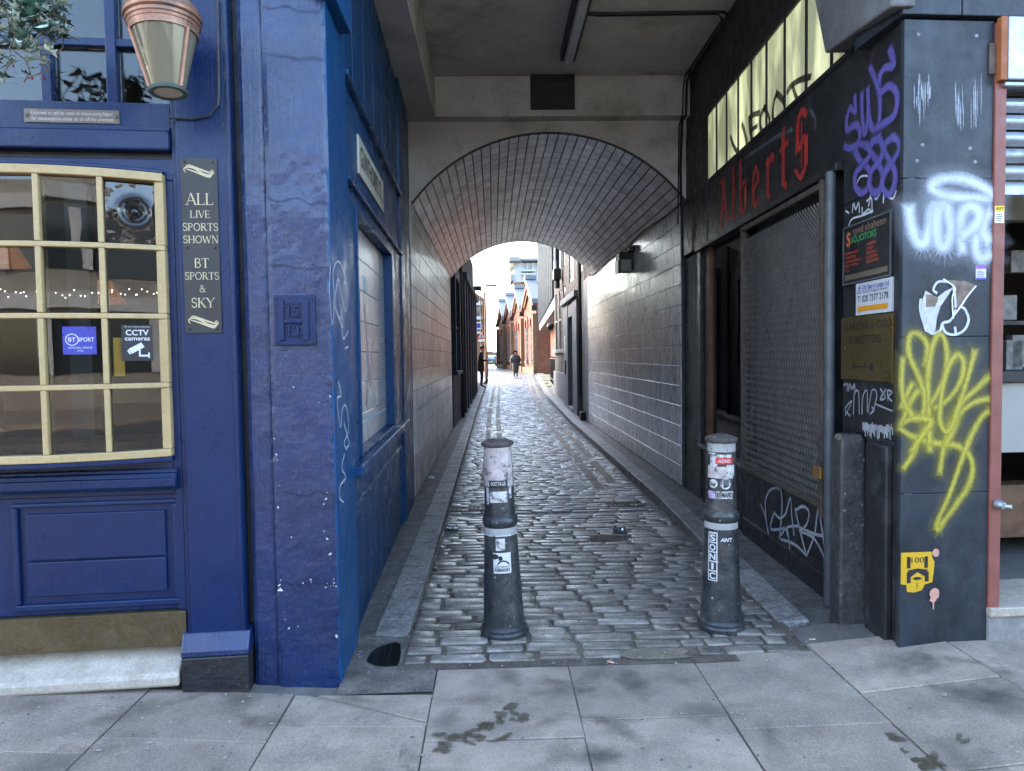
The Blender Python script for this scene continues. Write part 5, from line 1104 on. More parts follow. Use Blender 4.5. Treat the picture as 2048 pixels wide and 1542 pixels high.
s3 = MB().prism(SR, [(4.088, 1.385), (4.662, 1.385), (4.662, 1.742), (4.088, 1.742)], -.004, .009).build('brass_plate', M('aged_brass_plate', (0.189, 0.133, 0.0455), .38, .75, var=.15, vs=4, streak=(5, 2, .35, (.14, .10, .05))), bevel=.002); tag(s3, 'brass solicitors plate with black arrow below the white letting sign', 'plaque')
m = MB(); text_into(m, SR, 'GARCHA & CO', 4.375, 1.668, width=.47, h=.045, w=.0105); text_into(m, SR, 'SOLICITORS', 4.375, 1.592, width=.36, h=.045, w=.0105); m.prism(SR, [(4.23, 1.462), (4.265, 1.446), (4.262, 1.459), (4.44, 1.459), (4.435, 1.444), (4.475, 1.444), (4.465, 1.462), (4.475, 1.480), (4.435, 1.480), (4.44, 1.466), (4.262, 1.466), (4.265, 1.478)], .009, .0105); m.build('lettering', m_black, s3)
m = MB(); text_into(m, SR, '80A WHITECHAPEL HIGH STREET', 4.375, 1.545, width=.50, h=.026, w=.0105); text_into(m, SR, 'LONDON E1 7QL', 4.375, 1.503, width=.27, h=.026, w=.0105); text_into(m, SR, '020 7375 1669 - 07958 279211', 4.375, 1.405, width=.47, h=.026, w=.0105); m.build('lettering', M('worn_black_print', (.10, .075, .035), .5), s3)
# stone post beside the pier
f0 = Fr((1.985, 3.93, 0), (math.cos(RAD(-6)), math.sin(RAD(-6)), 0), (-math.sin(RAD(-6)), math.cos(RAD(-6)), 0))
def sq(h, a, c): return [f0(x, y, h) for x, y in ((-a+c, -a), (a-c, -a), (a, -a+c), (a, a-c), (a-c, a), (-a+c, a), (-a, a-c), (-a, -a+c))]
m = MB(); m.loft([sq(-.05, .078, .012), sq(.2, .076, .012), sq(.6, .073, .012), sq(1.0, .070, .012), sq(1.06, .066, .014), sq(1.09, .050, .014)])
pst = m.build('stone_post', m_postblk, bevel=.006); tag(pst, 'worn black painted square stone post leaning by the dark pier', 'post')
m = MB(); fS = Fr(f0(-.073, 0, 0), -f0.v, (0, 0, 1)); [text_into(m, fS, t, 0, v, h=.05, w=.004, bold=.02) for t, v in (('H', .9), ('B', .74), ('S', .64))]; m.build('raised_letter', m_postblk, pst)

fbox('dark_recess_strip', SR, 4.44, 4.66, -.03, 1.06, -.004, .035, m_blackp, pr_, .01)  # black strip standing in for the shadowed recess beside the post

# ================================================================== SHOP AT THE FAR RIGHT
ks = thing('corner_shop', 'open corner shop with rolled metal shutter at the right edge', 'shop', FR(3.6, 0))
fbox('shutter_guide', FR, 3.238, 3.296, .20, 3.15, -.12, .012, m_red, ks, .003)
fbox('shutter_box_end', FR, 3.238, 3.272, 2.86, 3.165, .013, .045, m_orange, ks, .003); fbox('shutter_box', FR, 3.274, 5.2, 2.862, 3.165, -.1, .048, m_steel, ks, .006); fbox('box_underside', FR, 3.27, 5.2, 2.835, 2.858, -.1, .035, m_steel, ks, .006)
fbox('hinge_plate', FR, 3.205, 3.237, 2.90, 3.05, .001, .012, m_rust, ks, .003)
for k in range(6):
    v = 2.80-.083*k; m = MB(); prf = [(.010*0 - .03 + .024*math.sin(math.pi*t/8), v-.072+.072*t/8) for t in range(9)]
    m.loft([[FR(u, b, a) for a, b in prf] + [FR(u, prf[-1][1], -.04), FR(u, prf[0][1], -.04)] for u in (3.30, 5.0)]); m.build('shutter_slat', m_steel, ks)
fbox('shutter_bottom_bar', FR, 3.30, 5.0, 2.315, 2.352, -.05, -.005, m_steel, ks, .003)
m = MB(); m.box(FR, 3.30, 6, .2, 3.0, -2.6, -.13); m.f = [f[::-1] for f in m.f if f != m.f[1]]; m.build('shop_room', M('shop_dark_wall', (.06, .055, .05), .7), ks)
def vv(y, w): return FR.px(2030, y, w)[1]
def ub(x, w): return FR.px(x, 700, w)[0]
wI = -.9
fbox('back_panel', FR, 3.1, 6, vv(440, wI), vv(380, wI)+.3, wI-.1, wI, M('cream_shop_panel', (0.35, 0.322, 0.21), .6), ks, 0)
fbox('counter_front', FR, 3.1, 6, vv(905, -.6), vv(765, -.6), -.7, -.6, M('pale_counter', (0.375, 0.36, 0.315), .5, var=.06), ks, .004)
fbox('counter_top', FR, 3.1, 6, vv(764, -.6), vv(742, -.6), -1.1, -.56, m_black, ks, .004)
fbox('lower_step', FR, 3.1, 6, vv(1075, -.75), vv(970, -.75), -.9, -.75, m_wood, ks, .004); fbox('shop_floor', FR, 3.30, 6, .18, .24, -2.5, -.13, m_concrete, ks, 0)
for a, b, c in ((2015, 640, 590), (2028, 740, 680), (2040, 735, 670), (2035, 545, 500)):
    q = MB().box(FR, ub(a, -.8)-.05, ub(a, -.8)+.06, vv(b, -.8), vv(c, -.8), -.86, -.8).build('goods_box', M('goods_%d' % a, (.20, .19, .17), .5, var=.5, vs=20), bevel=.004); tag(q, {2015: 'lowest left goods box on the dark shelf in the corner shop', 2028: 'grey goods tray standing on the corner shop counter', 2040: 'right hand goods tray on the corner shop counter', 2035: 'pale box on the upper shelf in the corner shop'}[a], 'box')
fbox('shelf', FR, 3.1, 6, vv(650, -.8), vv(642, -.8), -1.0, -.78, m_black, ks, 0)
dstep = MB(); dstep.box(FR, 3.237, 5.5, .195, .242, -.4, .03); dstep = dstep.build('shop_step', m_marble, bevel=.006); tag(dstep, 'white marble step at the corner shop entrance on the right', 'step')
fbox('step_base', FR, 3.237, 5.5, .0, .194, -.4, .015, M('grey_terrazzo', (.22, .21, .20), .8, var=.3, vs=14), dstep, .003)
u, v = FR.px(1994, 1007); kn = MB(); kn.lathe(FR(u-.01, v, .012), [(.026, 0), (.027, .012), (.022, .03), (.016, .045)], 16, axis=FR.n+FR.u*.1); kn.lathe(FR(u, v-.004, .045), [(.011, 0), (.013, .03), (.010, .034), (.006, .032)], 12, axis=FR.n+FR.u*.9); tag(kn.build('shutter_lock', m_steel, smooth=True), 'chunky steel shutter lock on the red guide rail', 'lock')
u, v = FR.px(1994, 430); q = MB().box(FR, u-.022, u+.026, v-.042, v+.042, .012, .0145).build('sticker', M('yellow_white_sticker', (.75, .72, .55), .5)); tag(q, 'yellow and white sticker on the red shutter guide', 'sticker')
m = MB(); m.box(FR, u-.022, u+.026, v+.014, v+.042, .0145, .0152); m.build('band', M('bright_yellow_print', (.80, .62, .02), .5), q); m = MB(); text_into(m, FR, 'AVY', u+.002, v+.020, h=.016, w=.0158, bold=.02); [m.box(FR, u-.016, u+random.uniform(.005, .02), v-.03+k*.009, v-.027+k*.009, .0145, .0152) for k in range(4)]; m.build('lettering', m_black, q)
fbox('right_wall', FR, 5.2, 9, -.05, 9.5, -.4, -.05, m_brickdk, mass, 0)

# ================================================================== BOLLARDS
BP = [(.128, -.02), (.130, .015), (.133, .03), (.126, .042), (.127, .056), (.121, .066), (.1135, .072), (.105, .25), (.096, .45), (.089, .60), (.088, .618), (.096, .628), (.099, .645), (.096, .662), (.087, .672), (.0845, .70), (.079, .90), (.0755, 1.05), (.0755, 1.06), (.085, 1.064), (.087, 1.078), (.083, 1.088), (.066, 1.10), (.04, 1.114), (.004, 1.12)]
def rad(z): return seg(z, [(h, r) for r, h in BP])
class Cyl:
    def __init__(s, base, ax, face): s.b = Vector(base); s.a = Vector(ax).normalized(); s.x = Vector(face); s.x = (s.x - s.a*s.x.dot(s.a)).normalized(); s.y = s.a.cross(s.x)
    def __call__(s, u, v, w=0):
        r = rad(v)+w; t = u/rad(v); return s.b + s.a*v + (s.x*math.cos(t) + s.y*math.sin(t))*r
def bollard(base, ax, label):
    t = thing('bollard', label, 'bollard', base, 'cast iron bollards at the passage mouth')
    b = MB().lathe(base, BP[:10]+[(.0885, .615)], 40, axis=ax, cap1=False).build('lower_body', m_iron, t, smooth=True)
    MB().lathe(base, [(.0885, .612), (.096, .628), (.099, .645), (.096, .662), (.086, .674)], 40, axis=ax, cap0=False, cap1=False).build('collar', m_iron, t, smooth=True)
    MB().lathe(base, [(.086, .672), (.0845, .70), (.079, .90), (.0755, 1.062)], 40, axis=ax, cap0=False, cap1=False).build('upper_body', m_iron, t, smooth=True)
    MB().lathe(base, [(.0757, 1.054), (.086, 1.057), (.090, 1.066), (.089, 1.076), (.084, 1.082), (.078, 1.080), (.070, 1.086), (.05, 1.095), (.025, 1.099), (.002, 1.10)], 40, axis=ax, cap0=False).build('cap', m_ironcap, t, smooth=True)
    m = MB(); rq = random.Random(int(base[0]*100))
    for k in range(34):
        a, q = rq.uniform(0, 6.28), .07*math.sqrt(rq.random()); p = Vector(base) + Vector(ax).normalized()*(1.083+.016*(1-q/.07)) + Vector((q*math.cos(a), q*math.sin(a), 0)); e = rq.uniform(.004, .009)
        m.box(Fr(p, (math.cos(a*3), math.sin(a*3), rq.uniform(-.3, .3)), (-math.sin(a*3), math.cos(a*3), 0)), -e, e, -e*.6, e*.6, -.002, e*.7)
    m.build('cap_debris', m_ironcap, t, kind='stuff')
    return t, Cyl(base, ax, (-base[0], -base[1], 0))
def wrap(c, name, u0, u1, v0, v1, w, mat, parent, shape=None, n=10):
    m = MB(); rg = [[c(lerp(u0, u1, k/n), lerp(v0, v1, q/8), w) for q in range(9)] for k in range(n+1)]
    m.loft(rg, False, False, closed=False); return m.build(name, mat, parent)
def disc(c, name, u, v, r, w, mat, parent):
    m = MB(); m.face([c(u + r*math.cos(2*math.pi*k/24), v + r*math.sin(2*math.pi*k/24), w) for k in range(24)]); return m.build(name, mat, parent)
m_pale = M('scuffed_pale_sticker', (.55, .53, .50), .6, var=.2, vs=25, grime=(35, .56, .66, (.12, .12, .12)))
m_pinkish = M('torn_pinkish_sticker', (.48, .40, .37), .65, var=.3, vs=20, grime=(26, .58, .68, (.14, .125, .12)))
m_redst = M('red_sticker', (.62, .035, .03), .45, var=.06); m_lilac = M('lilac_sticker', (.50, .38, .55), .5, grime=(40, .55, .65, (.25, .15, .3)))
b1, c1 = bollard((.043, 3.925, 0), (-.022, .004, 1), 'left cast iron bollard, pale torn stickers round its top and a broad portrait sticker')
wrap(c1, 'white_band', -.27, .27, .578, .613, .0012, m_ironband, b1, n=40)
MB().lathe((.043, 3.925, 0), [(.0925, .570), (.0940, .574), (.0922, .578)], 40, axis=(-.022, .004, 1), cap0=False, cap1=False).build('wire', m_pale, b1)
m = MB(); n = 24
rg = [[c1(-.105+.205*k/n, 1.052, .0012)] + [c1(-.105+.205*k/n, 1.02-.03*j + (.012*mnoise.noise((k*.6, j, 0)) if j == 6 else 0), .0012) for j in range(7)] for k in range(n+1)]
m.loft(rg, False, False, closed=False); m.f = [f[::-1] for f in m.f]; m.build('torn_sticker', m_pinkish, b1)
wrap(c1, 'sticker', -.055, .045, .755, .815, .002, m_pale, b1)
wrap(c1, 'sticker', -.055, .05, .835, .875, .002, m_black, b1)
m = MB(); text_into(m, c1, 'EGOTAGE', -.003, .848, h=.02, width=.08, w=.003, bold=.02); m.build('sticker_print', m_pale, b1)
wrap(c1, 'sticker', -.078, -.060, .745, .835, .0022, m_pale, b1); wrap(c1, 'sticker', .056, .075, .775, .84, .0022, m_pale, b1)
wrap(c1, 'sticker', -.030, .022, .575, .668-.055, .002, m_pale, b1) if 0 else wrap(c1, 'sticker', -.028, .022, .495, .560, .002, m_pale, b1)
cc = c1
wrap(c1, 'sticker', -.045, .052, 0.372, 0.483, .002, M('grey_white_sticker', (.60, .60, .60), 0.46, var=.1), b1)
m = MB(); text_into(m, c1, 'REMAND', .003, 0.382, h=.018, width=.082, w=.0032, bold=.03); text_into(m, c1, 'THEY REPLACE', .003, 0.404, h=.009, width=.08, w=.0032, bold=.01)
m.prism(c1, [(-.025, 0.418), (.045, 0.418), (.035, 0.434), (.012, 0.444), (-.012, 0.438)], .0022, .0045); m.prism(c1, [(-.038+.024*math.cos(t*.42), 0.463+.015*math.sin(t*.42)) for t in range(15)], .0022, .0048) ; m.prism(c1, [(-.005+.011*math.cos(t*.42), 0.454+.013*math.sin(t*.42)) for t in range(15)], .0022, .0050); m.build('sticker_print', m_black, b1)
b2, c2 = bollard((1.262, 3.935, 0), (.006, .004, 1), 'right cast iron bollard with red and vertical lettered stickers')
wrap(c2, 'white_band', -.27, .27, .578, .613, .0012, m_ironband, b2, n=40); wrap(c2, 'white_band', -.235, .235, 1.005, 1.052, .0012, m_ironband, b2, n=40)
wrap(c2, 'torn_sticker', -.06, .07, .86, .925, .0012, m_pinkish, b2); wrap(c2, 'torn_sticker', -.065, -.02, .925, .985, .0011, m_pale, b2)
wrap(c2, 'sticker', -.022, .058, .975, .992, .002, m_pale, b2); wrap(c2, 'sticker', -.030, .064, .940, .973, .0022, m_redst, b2)
m = MB(); text_into(m, c2, '-ADNS-', .017, .948, h=.019, width=.075, w=.0032, bold=.015); m.build('sticker_print', m_white, b2)
wrap(c2, 'torn_sticker', -.085, -.045, .86, .93, .0013, m_pinkish, b2); wrap(c2, 'torn_sticker', .03, .08, .875, .935, .0013, m_pale, b2); wrap(c2, 'torn_sticker', -.08, -.03, .99, 1.0, .0011, m_pale, b2)
disc(c2, 'sticker', -.043, .83, .025, .002, m_pale, b2); disc(c2, 'sticker', .024, .832, .030, .002, m_pale, b2)
m = MB(); m.prism(c2, [(-.056, .82), (-.03, .82), (-.030, .838), (-.036, .832), (-.05, .832), (-.056, .838)], .002, .003); m.prism(c2, [(.010, .825), (.04, .822), (.042, .855), (.012, .858)], .002, .003); m.build('sticker_print', m_greymetal, b2)
wrap(c2, 'sticker', -.076, -.030, .748, .790, .002, m_lilac, b2); wrap(c2, 'sticker', -.026, .068, .750, .790, .0021, m_pale, b2)
m = MB(); text_into(m, c2, 'REMAND', .021, .757, h=.026, width=.085, w=.0032, bold=.03); m.build('sticker_print', m_black, b2)
wrap(c2, 'sticker', -.072, -.018, .296, .563, .002, m_white, b2)
for k in range(5): wrap(c2, 'sticker_print', -.066, -.024, .302+k*.052, .347+k*.052, .0028, m_black, b2, n=6)
m = MB()
for k, ch in enumerate('SONIC'): text_into(m, c2, ch, -.045, .302+(4-k)*.052+.006, h=.034, width=.034 if ch != 'I' else .014, w=.0042, bold=.03)
m.build('sticker_print', m_white, b2)
m = MB(); text_into(m, c2, "AIN'T", .028, .515, h=.020, width=.062, w=.003, shear=.2, bold=.03); m.build('sticker_print', m_white, b2)

# ================================================================== LITTER
def can(name, label, p, ang, crush):
    d = Vector((math.cos(ang), math.sin(ang), 0)); up_ = Vector((0, 0, 1)); sd_ = d.cross(up_); rg = []
    for t, r in ((0, .022), (.004, .027), (.012, .032), (.03, .033), (.06, .033), (.085, .033), (.11, .032), (.118, .026), (.12, .022)):
        k = 1 - crush*math.exp(-((t-.07)/.03)**2)
        rg.append([Vector(p) + d*t + up_*(.033 + (r*math.sin(a)*k if math.sin(a) > 0 else r*math.sin(a))) + sd_*r*math.cos(a)*(1+.2*(1-k)) for a in [2*math.pi*j/16 for j in range(16)]])
    c = thing(name, label, 'can', p); MB().loft(rg[2:7], False, False).build('can_body', M(name+'_print', (.06, .065, .07), .35, .6, var=.5, vs=25, chips=(30, .58, (.5, .5, .5))), c, smooth=True)
    MB().loft(rg[:3], True, False).build('can_end', m_can, c, smooth=True); MB().loft(rg[6:], False, True).build('can_end', m_can, c, smooth=True)
can('drink_can', 'crushed dark drink can lying near the left kerb', (-.46, 6.57, zroad(6.57)+.012), .12, .5)
can('drink_can', 'crushed drink can on the cobbles right of centre', (1.16, 6.32, zroad(6.32)+.012), 2.3, .3)
def scrap(name, label, x, y, r, mat, cat, z=0.0, h=.008, el=1):
    p = blob(x, y, r*el, r, 9, .35, random.uniform(0, 3)); m = MB(); i = 0
    m.v = [(a, b, z + random.uniform(.001, h)) for a, b in p] + [(x, y, z+h*1.3)]; m.f = [(k, (k+1) % 9, 9) for k in range(9)]
    m.v += [(a, b, z) for a, b in p]; m.f += [(10+k, 10+(k+1) % 9, (k+1) % 9, k) for k in range(9)]
    tag(m.build(name, mat), label, cat)
scrap('paper_scrap', 'crumpled white paper scrap on the left footway', *GR.px(862, 957), .045, m_white, 'litter', z=.0, h=.03)
def butt(label, x, y, a, z):
    p = Vector((x, y, z)); d = Vector((math.cos(a), math.sin(a), 0)); t = thing('cigarette_butt', label, 'litter', p, 'cigarette butts on the ground')
    MB().tube([p + Vector((0, 0, .004)), p + d*.022 + Vector((0, 0, .004))], .004, 8).build('filter', M('cork_filter', (.62, .30, .10), .8), t); MB().tube([p + d*.0222 + Vector((0, 0, .004)), p + d*.034 + Vector((0, 0, .004))], .0039, 8).build('paper_end', m_white, t)
xy = GR.px(905, 1180); butt('cigarette butt on the cobbles left of the left bollard', xy[0], xy[1], .2, zroad(xy[1])+.012)
xy = GR.px(1215, 1328); butt('cigarette butt on the mortar between the bollards', xy[0], xy[1], -.6, .010)
xy = GR.px(1618, 1285); butt('cigarette butt on the ground near the stone post', xy[0], xy[1], .1, .012)
m = MB()
for k in range(170):
    if k < 60: x, y = random.uniform(-.72, 1.7), random.uniform(3.45, 3.75)
    elif k < 110: x, y = random.uniform(1.62, 2.0), random.uniform(3.6, 6)
    else: x, y = random.uniform(-.75, -.5), random.uniform(3.4, 6)
    z = .012 if x < 1.62 and x > -.5 else .006
    z += zroad(y) if -.5 < x < 1.62 else 0
    m.face([(a, b, z+k*.00002) for a, b in blob(x, y, random.uniform(.003, .009), random.uniform(.003, .006), 6, .4)])
m.build('grit', m_gum, pave, kind='stuff')
xy = GR.px(335, 1373); wd_ = thing('weed', 'tiny green weed at the end of the marble doorstep', 'plant', (xy[0], xy[1], .06))
m = MB()
for k in range(9):
    a = k*.7; p = Vector((xy[0], xy[1], hpave(xy[0])+.004)); d = Vector((math.cos(a), math.sin(a), .7)); s = d.cross(Vector((0, 0, 1))).normalized()*.007
    m.face([p, p+d*.014+s, p+d*.03, p+d*.014-s])
m.build('weed_leaf', M('weed_green', (.10, .25, .05), .6), wd_)

# ================================================================== BEYOND THE TUNNEL
def brick_skin(fr, u0, u1, v0, v1, w, holes=(), bl=.225, bh=.075, t=.008, limit=9000):
    """bricks as small raised blocks in stretcher bond, left out over the openings"""
    m = MB(); r = 0; v = v0
    while v < v1-.01:
        u = u0 - (bl/2 if r % 2 else 0)
        while u < u1:
            a, b = max(u+.005, u0), min(u+bl-.005, u1); c, d = v+.004, min(v+bh-.004, v1)
            mu, mv = (a+b)/2, (c+d)/2
            if b-a > .02 and not any(h[0] < mu < h[1] and h[2] < mv < h[3] for h in holes):
                i = len(m.v); m.v += [tuple(fr(*q)) for q in ((a, c, w), (b, c, w), (b, d, w), (a, d, w), (a, c, w+t), (b, c, w+t), (b, d, w+t), (a, d, w+t))]
                m.f += [(i+4, i+5, i+6, i+7), (i, i+1, i+5, i+4), (i+1, i+2, i+6, i+5), (i+2, i+3, i+7, i+6), (i+3, i, i+4, i+7)]
            u += bl
        v += bh; r += 1
    return m
m_back = M('matt_back_blue', (0.0104, 0.026, 0.05525), .65, var=.2, vs=2)
# left: back of the pub, blue ground floor
BLF = Fr((-.86, 15.55, 0), (.20, 12.4, 0))
bk = thing('back_pub_wall', 'blue painted rear pub wall with tall window beyond the tunnel on the left', 'building', BLF(5, 0))
fbox('wall', BLF, 0, 12.2, -.2, 5.1, -3.5, -.05, m_mort2, bk, 0)
brick_skin(BLF, 0, 12.2, 3.4, 5.05, -.05, t=.02).build('brickwork', m_brickdkj, bk, kind='stuff'); brick_skin(BLF, 2.0, 3.6, 1.1, 3.4, -.05, t=.02).build('brickwork', m_brickdkj, bk, kind='stuff')
fbox('dado', BLF, 0, 5.2, -.2, 1.14, -.05, .0, m_back, bk, .01); fbox('window_sill', BLF, .1, 2.0, 1.141, 1.22, -.05, .10, m_back, bk, .01)
for a, b, c, d in ((.15, .32, 1.221, 3.3), (1.75, 1.95, 1.221, 3.3), (.15, 1.95, 3.301, 3.55)): fbox('window_frame', BLF, a, b, c, d, -.05, .07, m_back, bk, .008)
fbox('window_glass', BLF, .321, 1.749, 1.221, 3.30, -.04, -.02, m_winddk, bk, 0); fbox('sash_bar', BLF, .321, 1.749, 2.2, 2.26, -.02, .01, m_back, bk, .004); fbox('sash_bar', BLF, 1.0, 1.05, 1.221, 3.30, -.021, .008, m_back, bk, .004)
for u in (3.7, 5.0, 6.6, 8.2, 9.8, 11.4): fbox('pilaster', BLF, u, u+.35, -.1, 3.6, -.05, .09, m_back, bk, .01)
for u in (4.06, 5.36, 6.96, 8.56, 10.16): fbox('panel', BLF, u, u+.9, .0, 1.2, -.05, .05, m_back, bk, .008); fbox('panel_window', BLF, u, u+.9, 1.25, 3.0, -.05, .0, m_winddk, bk, 0)
fbox('cornice', BLF, 3.6, 12.2, 3.61, 3.8, -.05, .16, m_back, bk, .02)
fbox('wall_lamp', BLF, 10.5, 10.9, 3.95, 4.1, .0, .32, m_cablk, bk, .02)
m = MB(); m.tube([BLF(2.5, -.1, .06), BLF(2.5, 5, .06)], .045, 8); m.build('downpipe', m_cablk, bk)
# right: rendered doorway, sooty brick wall
RF = Fr((2.26, 26.2, 0), (-.06, -9.9, 0))
rb = thing('old_brick_building', 'sooty old brick building with rendered doorway beyond the tunnel on the right', 'building', RF(5, 0))
holes = [(.5, 1.25, 1.75, 3.7), (2.0, 2.75, 1.75, 3.7), (3.5, 4.25, 1.75, 3.7), (.5, 1.25, 4.3, 6), (2.0, 2.75, 4.3, 6), (3.5, 4.25, 4.3, 6), (5.4, 6.6, 3.6, 5.6), (7.5, 8.7, 3.6, 5.6)]
m = MB()
fbox('wall', RF, 0, 9.9, -.2, 8.2, -4, -.06, m_mort2, rb, 0)
brick_skin(RF, 0, 9.9, 1.0, 6.6, -.06, holes, t=.03).build('brickwork', m_brickdkj, rb, kind='stuff')
for h in holes:
    fbox('window', RF, h[0]+.04, h[1]-.04, h[2]+.04, h[3]-.04, -.059, -.045, m_winddk, rb, 0)
    for a, b, c, d in ((h[0], h[0]+.06, h[2], h[3]), (h[1]-.06, h[1], h[2], h[3]), (h[0]+.061, h[1]-.061, (h[2]+h[3])/2-.03, (h[2]+h[3])/2+.03)): fbox('window_frame', RF, a, b, c, d, -.045, -.02, m_render, rb, 0)
fbox('stone_band', RF, 0, 4.75, 1.62, 1.74, -.03, .06, m_render, rb, .01); fbox('rendered_plinth', RF, 0, 4.78, -.2, .98, -.059, .03, m_render, rb, .01)
fbox('door_surround', RF, 4.8, 6.0, -.2, 3.0, -.059, .10, m_render, rb, .01); fbox('door_surround', RF, 7.3, 8.3, -.2, 3.0, -.059, .10, m_render, rb, .01); fbox('door_head', RF, 4.6, 8.5, 3.001, 3.16, -.059, .18, m_render, rb, .015); fbox('door_lintel', RF, 6.001, 7.299, 2.6, 3.0, -.059, .08, m_render, rb, 0)
fbox('door', RF, 6.02, 7.28, .05, 2.59, -.058, -.03, M('grey_door', (.14, .15, .15), .5), rb, 0); fbox('door_step', RF, 6.001, 7.299, -.2, .12, -.059, .12, m_render, rb, .01)
fbox('rendered_end', RF, 8.301, 9.9, -.2, 3.3, -.059, .02, m_render, rb, .01)
fbox('notice', RF, 5.1, 5.6, 1.6, 2.1, .10, .112, m_whitedirty, rb, 0); fbox('letter_plate', RF, 5.3, 5.5, 1.0, 1.4, .10, .13, m_cablk, rb, .004); fbox('notice', RF, 8.6, 8.85, 1.5, 2.0, .02, .034, m_whitedirty, rb, 0)
m = MB(); m.tube([RF(8.95, -.05, .08), RF(8.95, 3.9, .08)], .045, 8); m.build('downpipe', m_cablk, rb); m = MB(); m.tube([RF(8.95, -.05, .08), RF(8.95, .55, .08)], .047, 8); m.build('downpipe_foot', m_rust, rb); fbox('pipe_box', RF, 9.2, 9.45, .0, .2, .02, .14, m_cablk, rb, .01)
for dx in (3.05, 3.3):
    m = MB(); m.tube([RF(dx, 3.7, .12), RF(dx+.05, 4.3, .16), RF(dx-.15, 4.6, .14), RF(dx-.15, 6.5, .1)], .07, 8); m.build('soil_pipe', m_cablk, rb)
fbox('hopper', RF, 2.95, 3.45, 3.95, 4.3, .02, .26, m_cablk, rb, .03)
fbox('globe_bracket', RF, .05, .15, 2.6, 2.66, .0, .12, m_cablk, rb, 0); m = MB(); m.lathe(RF(.1, 2.45, .14), [(.01, 0), (.10, .06), (.13, .14), (.10, .22), (.01, .27)], 16); m.build('globe_lamp', m_cablk, rb, smooth=True)
# railings
RL = Fr((2.75, 34, 0), (-.38, -7.6, 0)); rl = thing('railings', 'black iron railings on a low kerb along the right footway', 'railing', RL(3.8, .2))
zb = .24
m = MB(); m.box(RL, 0, 7.6, zb-.3, zb+.06, -.1, .1); m.build('kerb', m_moss, rl)
for v in (zb+.25, zb+1.15): MB().box(RL, 0, 7.6, v, v+.04, -.02, .02).build('rail', m_cablk, rl)
for k in range(46):
    u = .08 + k*.163; m = MB(); m.tube([RL(u, zb+.05, 0), RL(u, zb+1.25, 0)], .013, 5); m.build('baluster', m_cablk, rl)
# metal clad building over the railings
CF = Fr((3.42, 51.5, 0), (-1.02, -24.5, 0)); cb = thing('clad_building', 'tall building with vertical blue grey metal cladding over red brick', 'building', CF(8, 0))
fbox('brick_base', CF, 0, 24.4, -.2, 3.3, -5, -.8, m_mortor, cb, 0); brick_skin(CF, 0, 24.4, .2, 3.3, -.8, [(4, 5, .2, 2.6), (8, 9, .2, 2.6), (12, 13, .2, 2.6)], .3, .1, .02).build('brickwork', m_brickorj, cb, kind='stuff')
fbox('soffit', CF, 0, 24.45, 3.31, 3.75, -5, .03, m_render, cb, .02); fbox('cladding', CF, 0, 24.4, 3.76, 17, -5, -.02, m_clad, cb, 0)
for k in range(38): fbox('cladding_fin', CF, .1+k*.64, .2+k*.64, 3.77, 17, -.02, .10, m_cladw if k % 3 == 0 else m_clad, cb, 0)
m = MB(); m.tube([CF(1, 11.5, .1), (-6, 60, 13)], .02, 5); tag(m.build('overhead_wire', m_cablk), 'thin dark overhead wire crossing the sky beyond the arch', 'wire')
# mossy slabs on the right footway
for k in range(5):
    y = 30 + k*3.2; m = MB(); m.box(WORLD, XR(y)+.22, XR(y)+1.1, y, y+2.6, zfoot(y)-.05, zfoot(y)+.02+.01*k); m.build('mossy_slab', m_moss, frr, bevel=.02)
# gabled brick works
GBo = Vector((3.26, 53.6, .1)); GBd = Vector((-1.06+3.0, 57-79.8, 0)).normalized()
GB = Fr(GBo - GBd*30.4, GBd)       # u runs towards the camera
gb = thing('gabled_brick_works', 'row of orange brick gables with tall arched windows at the end of the alley', 'building', GB(15, 0))
LN = 30.4; NG = 4; gw = LN/NG
out = [(0, -.2)]; out = [(0, 0), (LN, 0)]
prof = [(LN, 5.4)]
for k in range(NG): prof += [(LN-gw*(k+.5), 7.25), (LN-gw*(k+1), 5.4)]
m = MB(); m.prism(GB, [(0, -.3), (LN, -.3)] + prof, -8, -.12); m.build('wall', m_mortor, gb)
wins = []
for k in range(NG):
    for q in (.3, .7): wins.append((k+q)*gw)
holes = [(w-.62, w+.62, 1.0, 3.75) for w in wins]
bs = brick_skin(GB, 0, LN, 0, 7.3, -.12, holes, .32, .11, .05)
def under(u, v): 
    x = (u % gw)/gw; return v < 5.4 + 1.85*(1-abs(2*x-1)) - .05
keep = []
for f in bs.f:
    p = Vector(bs.v[f[0]]) - GB.o; q = Vector(bs.v[f[2]]) - GB.o
    if under(p.dot(GB.u), q.z) and under(q.dot(GB.u), q.z): keep.append(f)
bs.f = keep; bs.build('brickwork', m_brickorj, gb, kind='stuff')
